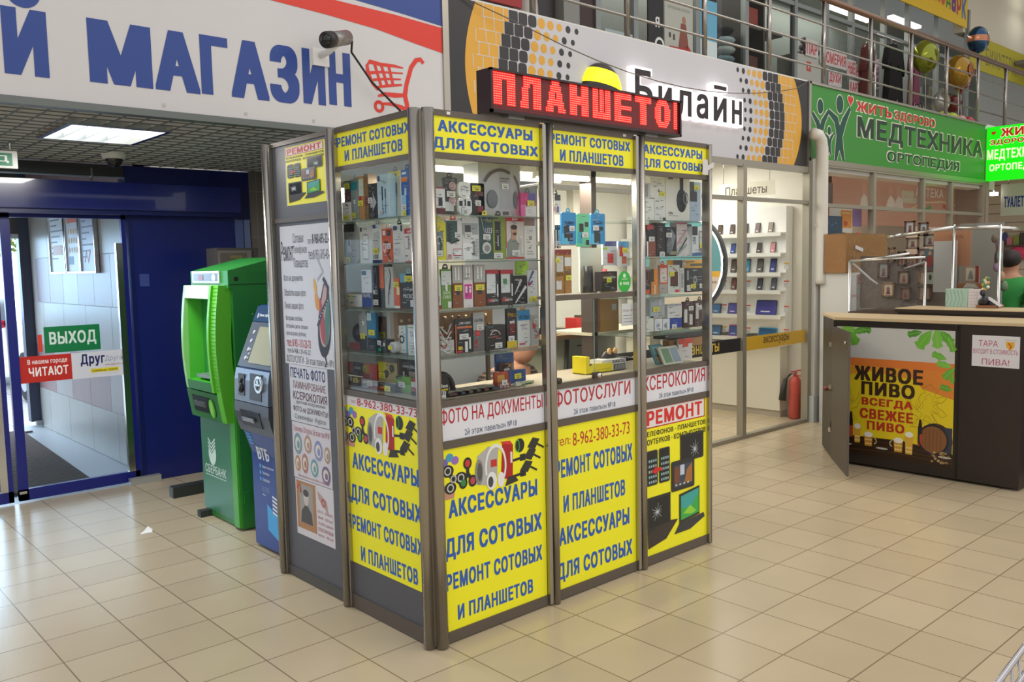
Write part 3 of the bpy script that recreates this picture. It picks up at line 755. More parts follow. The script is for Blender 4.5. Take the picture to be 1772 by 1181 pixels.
# yellow lower sheets
LY = [('АКСЕССУАРЫ', .035, .588, .58, .664), ('ДЛЯ СОТОВЫХ', .01, .614, .385, .49), ('РЕМОНТ СОТОВЫХ', .01, .613, .246, .326), ('И ПЛАНШЕТОВ', .072, .547, .096, .168)]
def accessory_art(m, u0, v0, w, h, n):
    X = lambda a: u0 + a * w
    Y = lambda a: v0 + a * h
    for cx, cy, c in ((.02, .8, '7a6ab8'), (.07, .9, '4aa0c0'), (.12, .82, '9a70c0'), (.02, .62, '50b0c8')): m.disc(X(cx), Y(cy), .035 * w, .09 * h, n, M(c))
    m.poly([(X(0), Y(.02)), (X(.1), Y(.02)), (X(.12), Y(.25)), (X(.04), Y(.35)), (X(0), Y(.3))], n, M('c8947a'))
    dk = M('2a2826')
    for cx, cy in ((.05, .62), (.17, .42), (.07, .25)): m.disc(X(cx), Y(cy), .055 * w, .13 * h, n + .0004, dk, 16); m.ring(X(cx), Y(cy), .022 * w, .032 * w, n + .0008, M('cfcfca'), 14)
    m.line([(X(.05), Y(.6)), (X(.1), Y(.43)), (X(.07), Y(.25))], .04 * w, n + .0004, dk); m.ring(X(.1), Y(.43), .018 * w, .03 * w, n + .0009, M('b8b8b4'), 14)
    for cx, cy, c in ((.235, .7, 'd03a38'), (.19, .3, '3a8a4a'), (.28, .3, 'c04a58')): m.disc(X(cx), Y(cy), .04 * w, .13 * h, n + .0005, dk, 16); m.disc(X(cx), Y(cy), .024 * w, .08 * h, n + .0009, M(c), 12)
    m.line([(X(.235), Y(.7)), (X(.235), Y(.48)), (X(.19), Y(.3))], .03 * w, n + .0005, dk); m.line([(X(.235), Y(.48)), (X(.28), Y(.3))], .03 * w, n + .0005, dk)
    gy = M('b6b4b0')
    m.poly([(X(.31), Y(.2)), (X(.42), Y(.12)), (X(.52), Y(.25)), (X(.54), Y(.9)), (X(.44), Y(.97)), (X(.33), Y(.8))], n, gy)
    m.disc(X(.345), Y(.45), .04 * w, .28 * h, n + .0005, M('8c8a86'), 18); m.disc(X(.35), Y(.45), .025 * w, .2 * h, n + .0009, M('5a5856'), 18)
    m.rect(X(.46), X(.52), Y(.5), Y(.66), n + .0009, M('c8342c'))
    m.poly([(X(.56), Y(.2)), (X(.68), Y(.12)), (X(.69), Y(.9)), (X(.58), Y(.97))], n + .0003, M('b02420')); m.poly([(X(.58), Y(.97)), (X(.69), Y(.9)), (X(.66), Y(1.0)), (X(.56), Y(1.02))], n + .0004, M('d84038')); m.rect(X(.66), X(.68), Y(.5), Y(.75), n + .0007, M('e8e4e0'))
    wh = M('eceae8')
    m.ring(X(.51), Y(.5), .42 * h, .5 * h, n + .001, wh, 26, .62, -35, 200)
    m.disc(X(.465), Y(.2), .05 * w, .2 * h, n + .0012, wh, 18); m.disc(X(.455), Y(.18), .026 * w, .12 * h, n + .0016, M('4a4a4c'), 16); m.disc(X(.56), Y(.18), .035 * w, .17 * h, n + .0012, wh, 18)
    m.poly([(X(.6), Y(.0)), (X(.74), Y(.06)), (X(.7), Y(.2)), (X(.63), Y(.2))], n + .001, M('38342e'))
    m.disc(X(.76), Y(.85), .05 * w, .16 * h, n, dk, 18); m.ring(X(.735), Y(.85), .12 * h, .15 * h, n + .0005, M('5ac838'), 18, .45)
    for a, b in ((.56, .45), (.2, .22)): m.line([(X(.66), Y(a - .03)), (X(.78), Y(a))], .02 * w, n, dk); m.rect(X(.76), X(.82), Y(a - .07), Y(a + .08), n + .0003, dk)
    for dx, dy in ((.9, .85), (.86, .62), (.82, .36)):
        m.poly([(X(dx - .06), Y(dy - .08)), (X(dx + .02), Y(dy - .16)), (X(dx + .075), Y(dy + .06)), (X(dx), Y(dy + .12))], n + .0006, M('34322e')); m.line([(X(dx + .05), Y(dy - .05)), (X(dx + .12), Y(dy - .16))], .016 * w, n + .0004, dk)
o = sheet(FR, 'yellow_sheet', *PR[0], .056, .90, YELLOW, [(a, b, c, d, e, B_, D1) for a, b, c, d, e in LY])
m = MB(FR); accessory_art(m, .005, .665, .62, .215, .002); m.build('accessory_picture', kiosk)
o = sheet(FR, 'yellow_sheet', *PR[1], .056, .90, YELLOW, [('тел:', .72, .828, .80, .834, RED_TXT, .0), ('8-962-380-33-73', .845, 1.29, .785, .853, RED_TXT, .0), ('РЕМОНТ СОТОВЫХ', .717, 1.311, .634, .73, B_, D1), ('И ПЛАНШЕТОВ', .77, 1.248, .45, .54, B_, D1), ('АКСЕССУАРЫ', .734, 1.282, .283, .377, B_, D1), ('ДЛЯ СОТОВЫХ', .717, 1.304, .09, .195, B_, D1)])
o = sheet(FL, 'yellow_sheet', *PL[0], .24, 1.09, YELLOW, [('АКСЕССУАРЫ', -.585, -.027, .726, .808, B_, D1), ('ДЛЯ СОТОВЫХ', -.61, -.013, .545, .645, B_, D1), ('РЕМОНТ СОТОВЫХ', -.607, -.013, .41, .487, B_, D1), ('И ПЛАНШЕТОВ', -.537, -.056, .263, .34, B_, D1)])
sheet(FL, 'phone_strip', -.625, -.012, 1.042, 1.09, M('e0dee2'), [('тел:', -.58, -.53, 1.055, 1.07, M('c88'), .0), ('8-962-380-33-73', -.52, -.02, 1.047, 1.084, RED_TXT, .01)], n=.0018)
m = MB(FL); accessory_art(m, -.62, .83, .60, .205, .002); m.build('accessory_picture', kiosk)
def crack(m, cx, cy, w, h, n, k=11):
    for i in range(k):
        a = 6.28 * i / k + .3; r = .5 + .45 * ((i * 7) % 5) / 5
        m.line([(cx, cy), (cx + math.cos(a) * r * w, cy + math.sin(a) * r * h)], [.004, .0015], n, M('c4ced2'))
def repair_art(m, u0, v0, w, h, n):
    X = lambda a: u0 + a * w
    Y = lambda a: v0 + a * h
    dk = M('2a2a28', .3); d2 = M('16181a', .2)
    m.rbox(X(.56), X(.95), Y(.73), Y(.97), n, n + .001, dk, .012); m.rect(X(.585), X(.93), Y(.75), Y(.95), n + .0014, d2); crack(m, X(.8), Y(.82), .12 * w, .1 * h, n + .0018)
    m.rbox(X(.41), X(.79), Y(.49), Y(.755), n + .0015, n + .0025, dk, .012)
    m.rect(X(.45), X(.75), Y(.525), Y(.715), n + .003, M('3a4658', .3)); m.rect(X(.45), X(.54), Y(.56), Y(.70), n + .0034, M('7a4a34')); m.poly([(X(.62), Y(.55)), (X(.75), Y(.54)), (X(.75), Y(.71)), (X(.66), Y(.66))], n + .0034, M('a8703c')); m.rect(X(.55), X(.62), Y(.62), Y(.71), n + .0034, M('c8d0e0'))
    for k in range(4): m.rect(X(.47 + k * .065), X(.50 + k * .065), Y(.535), Y(.55), n + .0038, M('d8c8b0'))
    for a in (.03, .22):
        m.rbox(X(a), X(a + .17), Y(.60), Y(.90), n, n + .001, M('44463e', .3), .012); m.rbox(X(a + .012), X(a + .158), Y(.605), Y(.895), n + .001, n + .0014, d2, .01)
        for r in range(5):
            for c in range(4): m.rect(X(a + .028 + c * .033), X(a + .05 + c * .033), Y(.62 + r * .045), Y(.642 + r * .045), n + .0018, M(('9aa8b0', '78b8d0', 'b0b8a0')[(r + c) % 3]))
    m.poly([(X(.1), Y(.72)), (X(.18), Y(.76)), (X(.18), Y(.74)), (X(.26), Y(.74)), (X(.26), Y(.71)), (X(.18), Y(.71)), (X(.18), Y(.685))], n + .0022, M('d82c2a'))
    m.poly([(X(.04), Y(.19)), (X(.40), Y(.22)), (X(.40), Y(.50)), (X(.04), Y(.50))], n, dk); m.rect(X(.07), X(.375), Y(.24), Y(.475), n + .0006, d2); crack(m, X(.19), Y(.36), .13 * w, .09 * h, n + .001)
    m.poly([(X(.05), Y(.06)), (X(.33), Y(.1)), (X(.52), Y(.24)), (X(.40), Y(.25)), (X(.04), Y(.19))], n + .0003, M('3a302c', .3))
    m.poly([(X(.54), Y(.19)), (X(.88), Y(.22)), (X(.88), Y(.48)), (X(.54), Y(.45))], n + .0008, dk); m.poly([(X(.565), Y(.215)), (X(.865), Y(.24)), (X(.865), Y(.46)), (X(.565), Y(.43))], n + .0014, M('3ab048', .3)); m.poly([(X(.565), Y(.33)), (X(.72), Y(.30)), (X(.865), Y(.42)), (X(.865), Y(.46)), (X(.565), Y(.43))], n + .0018, M('3aa8a0', .3)); m.poly([(X(.60), Y(.27)), (X(.72), Y(.33)), (X(.82), Y(.26)), (X(.74), Y(.245))], n + .0019, M('98d838', .3))
    m.poly([(X(.46), Y(.11)), (X(.72), Y(.11)), (X(.97), Y(.18)), (X(.95), Y(.22)), (X(.54), Y(.19))], n + .001, M('34363a', .3))
def repair_sheet(fr, u0, u1, v0, v1, n=.001):
    w, h = u1 - u0, v1 - v0
    m = MB(fr); m.box(u0, u1, v0, v1, 0, n, YELLOW)
    m.rect(u0 + .01 * w, u1 - .03 * w, v1 - .15 * h, v1 - .015 * h, n + .0006, RED_TXT); m.rect(u0 + .025 * w, u1 - .045 * w, v1 - .142 * h, v1 - .023 * h, n + .001, M('ece4e0'))
    m.text('РЕМОНТ', u0 + .05 * w, u1 - .08 * w, v1 - .132 * h, v1 - .035 * h, n + .0015, M('d6302a', .5), .05)
    m.text('ТЕЛЕФОНОВ · ПЛАНШЕТОВ', u0 + .005 * w, u1 - .02 * w, v1 - .205 * h, v1 - .168 * h, n + .0015, M('3a3420'), .025)
    m.text('НОУТБУКОВ · КОМПЬЮТЕРОВ', u0 + .005 * w, u1 - .02 * w, v1 - .26 * h, v1 - .222 * h, n + .0015, M('3a3420'), .025)
    repair_art(m, u0 + .01 * w, v0, w * .98, h * .78, n + .002)
    return m
repair_sheet(FR, *PR[2], .056, .915).build('repair_sheet', kiosk)
m = repair_sheet(FL, -1.14, -.735, 2.052, 2.355); m.rect(-1.148, -1.14, 2.05, 2.356, .0012, M('c8c8c4')); m.rect(-.735, -.728, 2.05, 2.35, .0012, M('c8c8c4')); m.build('repair_sheet', kiosk)
# white price list, souvenir and portrait sheets on the grey side
TX = M('55555c', .5)
m = MB(FL); m.box(-1.243, -.697, 1.205, 1.946, 0, .0012, M('d4d4da', .4))
n = .002
for s_, a, b, c, d, mt, bo in (('Ремонт', -1.235, -1.10, 1.76, 1.865, M('3a3a3e'), .01), ('Сотовых', -1.10, -.985, 1.855, 1.905, TX, 0), ('Телефонов', -1.10, -.955, 1.79, 1.84, TX, 0), ('Планшетов', -1.10, -.95, 1.725, 1.775, TX, 0), ('тел:', -.945, -.90, 1.845, 1.87, TX, 0), ('8-960-695-22-60', -.895, -.702, 1.845, 1.895, M('33333a'), .02), ('тел:8-951-315-43-00', -.94, -.702, 1.765, 1.815, TX, 0), ('Фото на документы', -1.22, -1.01, 1.645, 1.69, TX, 0), ('Обработка ваших фото', -1.22, -.985, 1.565, 1.61, TX, 0), ('Печать ваших фото', -1.22, -1.015, 1.495, 1.54, TX, 0), ('Фоторамки, альбомы,', -1.215, -1.03, 1.435, 1.47, TX, 0), ('батарейки, диски, флэшки', -1.215, -.98, 1.395, 1.425, TX, 0), ('фото на кружку, футболку', -1.215, -1.0, 1.355, 1.385, TX, 0), ('тел: 8-951-313-23-73', -1.215, -.955, 1.30, 1.343, M('b03038'), .015), ('тел:8-908-124-45-22', -1.215, -.96, 1.265, 1.292, TX, 0), ('ФОТОУСЛУГИ - 2й этаж павильон №18', -1.225, -.715, 1.213, 1.255, TX, 0)): m.text(s_, a, b, c, d, n, mt, bo)
def leafy(cx, cz, w, h, a0, c, nn): m.poly([(cx + w * math.sin(t_) * (1 - .35 * math.cos(t_)) * math.cos(a0) - h * math.cos(t_) * math.sin(a0), cz + w * math.sin(t_) * (1 - .35 * math.cos(t_)) * math.sin(a0) + h * math.cos(t_) * math.cos(a0)) for t_ in [k * math.pi / 12 for k in range(24)]], nn, M(c))
leafy(-.80, 1.46, .062, .20, -.12, '2e2c30', n); leafy(-.795, 1.48, .050, .165, -.12, 'c4a29e', n + .0003); leafy(-.775, 1.45, .026, .13, -.2, '4a7a70', n + .0006); leafy(-.825, 1.45, .024, .12, .1, 'a84a52', n + .0006)
leafy(-.87, 1.55, .022, .05, .3, 'd89a48', n + .0004); leafy(-.885, 1.63, .014, .04, .2, 'e4b050', n + .0005)
m.line([(-.86, 1.66), (-.80, 1.70), (-.845, 1.76), (-.80, 1.80)], .014, n + .0007, M('b0b4c0')); m.line([(-.87, 1.42), (-.82, 1.50), (-.765, 1.56), (-.755, 1.62), (-.80, 1.67)], .022, n + .0008, M('3c3a48'))
for k in range(7): m.rect(-.855 + k * .015, -.849 + k * .015, 1.455 + k * .016, 1.463 + k * .016, n + .0011, M('d0d0d8'))
m.line([(-.815, 1.29), (-.80, 1.24), (-.815, 1.21)], [.02, .01, .004], n, M('2e2c30'))
m.build('price_list_sheet', kiosk)
m = MB(FL); m.box(-1.205, -.797, .892, 1.203, 0, .0012, M('cdcdd2', .4))
for s_, a, b, c, d, mt, bo in (('ПЕЧАТЬ ФОТО', -1.19, -.82, 1.13, 1.19, M('2a2f6a'), .02), ('ЛАМИНИРОВАНИЕ', -1.17, -.82, 1.075, 1.115, M('7a3a44'), 0), ('КСЕРОКОПИЯ', -1.17, -.81, 1.015, 1.06, M('5a1f30'), .015), ('цветная ксерокопия', -1.14, -.83, .988, 1.008, M('445'), 0), ('ФОТО на ДОКУМЕНТЫ!', -1.175, -.805, .945, .98, M('4a2030'), .01), ('Сувениры  Курск', -1.16, -.83, .902, .935, M('556'), 0)): m.text(s_, a, b, c, d, .002, mt, bo)
m.build('photo_print_sheet', kiosk)
m = MB(FL); m.box(-1.20, -.79, .578, .888, 0, .0012, M('d2ccd2', .4)); m.text('Сувениры СК рулон 2й этаж пав №18', -1.185, -.80, .83, .87, .002, M('b06068'), 0)
for cx, cy, rx, ry, c in ((-1.14, .77, .045, .06, '7a9aa0'), (-1.03, .78, .04, .05, 'b09080'), (-.92, .76, .045, .055, '8a90b8'), (-.83, .75, .03, .045, 'a8907c'), (-1.15, .66, .03, .045, 'b88a5a'), (-1.07, .67, .035, .055, 'b07a6a'), (-.97, .66, .04, .05, '70a0a8'), (-.85, .64, .045, .05, '7a6a8a')):
    m.disc(cx, cy, rx, ry, .002, M(c), 14); m.disc(cx, cy, rx * .65, ry * .65, .0025, M('d8d0c4'), 12); m.disc(cx + .005, cy - .005, rx * .35, ry * .4, .003, M(c), 8)
m.text('Рисуем фото и рисунки, сувениры', -1.15, -.82, .585, .603, .002, M('a8585c'), 0); m.build('souvenir_sheet', kiosk)
m = MB(FL); m.box(-1.19, -.785, .262, .574, 0, .0012, M('d4ced2', .4)); m.rect(-1.18, -.97, .30, .565, .0016, M('b08058')); m.rect(-1.15, -1.0, .335, .55, .002, M('a09a94'))
m.disc(-1.075, .475, .028, .04, .0024, M('c8beb4'), 14); m.disc(-1.075, .505, .03, .02, .0026, M('4a443e'), 12); m.poly([(-1.14, .336), (-1.01, .336), (-1.02, .40), (-1.06, .435), (-1.09, .435), (-1.13, .40)], .0023, M('4e4a46')); m.line([(-1.17, .52), (-1.14, .55), (-1.13, .50)], .015, .003, M('c05028'))
m.poly([(-.95, .54), (-.86, .50), (-.84, .43), (-.94, .50)], .002, M('b89a90')); m.ring(-.89, .485, .015, .022, .0026, M('c03830'), 12)
for k, s_ in enumerate(('10х15 - 250 руб', '30х40 - 350 руб', '21х30 в рамке', 'пластиковая', 'ручка - 100 руб')): m.text(s_, -.955, -.80, .42 - k * .032, .44 - k * .032, .002, M('b06068'), 0)
m.build('portrait_sheet', kiosk)
m = MB(FR); m.poly([(1.93, 2.213), (1.985, 2.213), (1.988, 2.24), (2.045, 2.262), (2.04, 2.29), (1.985, 2.268), (1.98, 2.30), (1.935, 2.30)], .024, M('d4d0d0', .7)); m.build('torn_paper', kiosk)
m = MB(FR); m.disc(1.258, 1.613, .052, .058, .002, M('2cae3a', .4), 26); m.disc(1.258, 1.645, .012, .012, .0028, M('cfe8cc'), 10); m.text('zaryad', 1.235, 1.282, 1.622, 1.632, .0028, M('dff0dc'), .02); m.text('8 900', 1.22, 1.295, 1.595, 1.612, .0028, M('dff0dc'), .03); m.build('round_sticker', kiosk)
for a_, b_ in ((.72, .735), (1.25, 1.275), (.08, .10)):
    m = MB(FR); m.rect(a_, b_, 2.376, 2.389, .0085, WHITE); m.build('paper_tag', kiosk)
m = MB(); m.box(.995, 1.045, -.085, -.06, 1.118, 1.15, M('5a5248', .3, .6)); m.tube([(1.02, -.10, 1.135), (1.02, -.06, 1.135)], .012, STEEL, 12); m.build('glass_lock', kiosk)
m = MB(); m.tube([(.735, -.085, 1.135), (.735, -.05, 1.135)], .016, M('4a463e', .3, .6), 12); m.build('glass_knob', kiosk)
m = MB(FR); m.rect(1.01, 1.016, 1.15, 1.53, .003, M('8a9a90', .2)); m.build('glass_edge', kiosk)
# glass shelves, window bottoms, roof and the back
for z in (1.945, 1.738, 1.517, 1.306):
    for nm, b in (('glass_shelf', (.02, .70, -.045, .24)), ('glass_shelf', (1.39, 2.0, -.045, .24)), ('glass_shelf', (-.045, .012, .02, .85))):
        m = MB(); m.box(b[0], b[1], b[2], b[3], z - .006, z, SHELF_GLASS); m.build(nm, kiosk)
    m = MB(); m.box(.013, .25, .245, .85, z - .006, z, SHELF_GLASS); m.build('glass_shelf', kiosk)
DECK = M('b8ad98', .5, noise=.05)
m = MB(); m.box(-.04, 2.0, -.04, .34, 1.09, 1.113, DECK); m.build('window_bottom', kiosk)
m = MB(); m.box(-.04, .30, .345, 1.28, 1.09, 1.113, DECK); m.build('window_bottom', kiosk)
m = MB(); m.box(.70, 1.34, -.02, .05, 1.54, 1.556, DECK); m.build('middle_ledge', kiosk)
m = MB(); m.box(-.05, 2.02, -.05, 1.38, 2.375, 2.39, M('ece2c8', .6)); m.build('roof', kiosk)
m = MB(); m.box(-.04, 2.0, 1.375, 1.39, .02, 2.37, M('8f9498', .5)); m.build('back_panel', kiosk)
m = MB(); m.box(2.0, 2.02, .0, 1.36, .02, 1.1, GREYP); m.build('right_panel', kiosk)
m = MB(); m.quad([(2.02, 1.36, 1.1), (2.02, 0, 1.1), (2.02, 0, 2.37), (2.02, 1.36, 2.37)], GLASS); m.build('glass_pane', kiosk)
for a in ((.2, .9), (1.02, 1.7)):
    t = thing('tube_lamp', 'left glowing tube lamp under the kiosk roof' if a[0] < .5 else 'right glowing tube lamp under the kiosk roof', 'lamp', ((a[0] + a[1]) / 2, .27, 2.17), 'tube lamps under the kiosk roof')
    m = MB(); m.tube([(a[0], .27, 2.185), (a[1], .27, 2.185)], .013, M('fff2d8', .4, e=4.0), 12); m.build('tube', t)
    m = MB(); m.box(a[0] - .02, a[1] + .02, .25, .29, 2.20, 2.23, WHITE); m.box(a[0] - .02, a[0] + .005, .255, .285, 2.17, 2.2, WHITE); m.box(a[1] - .005, a[1] + .02, .255, .285, 2.17, 2.2, WHITE); m.build('housing', t)
m = MB(); m.tube([(.92, .62, 2.21), (1.45, .60, 2.21)], .013, M('fff2d8', .4, e=4.0), 12); m.box(.90, 1.47, .58, .64, 2.226, 2.25, WHITE); one('tube_lamp', m, 'shorter glowing tube lamp deeper inside the kiosk', 'lamp', 'tube lamps under the kiosk roof')
m = MB(); m.tube([(.42, .25, 2.2), (.52, .26, 2.185), (.62, .27, 2.15), (.80, .25, 2.12), (1.0, .24, 2.15)], .006, WHITE, 6); one('lamp_wire', m, 'white wire hanging from the left tube lamp in the kiosk', 'wire')

# running-text LED board on the kiosk roof
t = thing('led_board', 'long red running-text LED board standing on the kiosk roof', 'LED sign', (1.0, -.05, 2.395))
m = MB(FY(-.1)); m.box(.303, 1.70, 2.405, 2.60, -.09, -.004, M('2a1414', .4)); m.box(.303, 1.70, 2.405, 2.418, -.004, .01, M('2a1414', .4)); m.box(.303, 1.70, 2.59, 2.60, -.004, .01, M('2a1414', .4)); m.box(.303, .316, 2.405, 2.6, -.004, .01, M('2a1414', .4)); m.box(1.688, 1.70, 2.405, 2.6, -.004, .01, M('2a1414', .4)); m.build('case', t)
m = MB(FY(-.1)); m.rect(.316, 1.688, 2.418, 2.59, -.003, M('5a0c0e', .5, e=.2)); m.build('face', t)  # dim red emission: glow of the LEDs put into the face colour
for x in (.5, 1.5):
    m = MB(); m.box(x - .05, x + .05, -.06, .0, 2.39, 2.405, STEEL); m.build('bracket', t)
GL = {'П': lambda c, r: c < 5 or c > 7 or r > 10, 'Л': lambda c, r: c > 7 or (r > 10 and c > 2) or (c < 5 + (r > 8) and c >= (r > 2) + (r > 8)), 'А': lambda c, r: (abs(c - 6) <= 6.4 - r * .29 and abs(c - 6) >= 1.9 - r * .22) or (r in (3, 4, 5) and abs(c - 6) < 4), 'Н': lambda c, r: c < 5 or c > 7 or 4 < r < 9, 'Ш': lambda c, r: c < 4 or c > 8 or 4.9 < c < 8 or r < 3, 'Е': lambda c, r: c < 5 or r < 3 or r > 10 or 5 < r < 8, 'Т': lambda c, r: 3 < c < 9 or r > 10, 'О': lambda c, r: ((c - 6) / 6.6) ** 2 + ((r - 6.5) / 7.4) ** 2 < 1 and not (((c - 6) / 1.9) ** 2 + ((r - 6.5) / 4.4) ** 2 < 1), '|': lambda c, r: c < 3}
GLOW = M('f00808', .5, e=1.3); DOT = M('ff7a66', .5, e=1.5); DIM = M('c04030', .5, e=.25)  # red cells around the lit dots: LED bloom put into the colour
m = MB(FY(-.1)); P_ = .01038
col = 0
for ch in 'ПЛАНШЕТО|':
    for c in range(16):
        if ch == '|' and c > 3: continue
        for r in range(16):
            x = .332 + (col + c) * P_ * (1.352 / (8.22 * 16 * P_)); z = 2.428 + r * P_
            on = r > 1 and c < 13 and GL[ch](c, r - 2)
            if x > 1.683: continue
            if on:
                m.rect(x - .0054, x + .0054, z - .0054, z + .0054, -.002, GLOW); m.rect(x - .0036, x + .0036, z - .0019, z + .0019, .0, DOT)
            else: m.rect(x - .0012, x + .0012, z - .0012, z + .0012, -.001, DIM)
    col += 16
m.build('led_matrix', t)

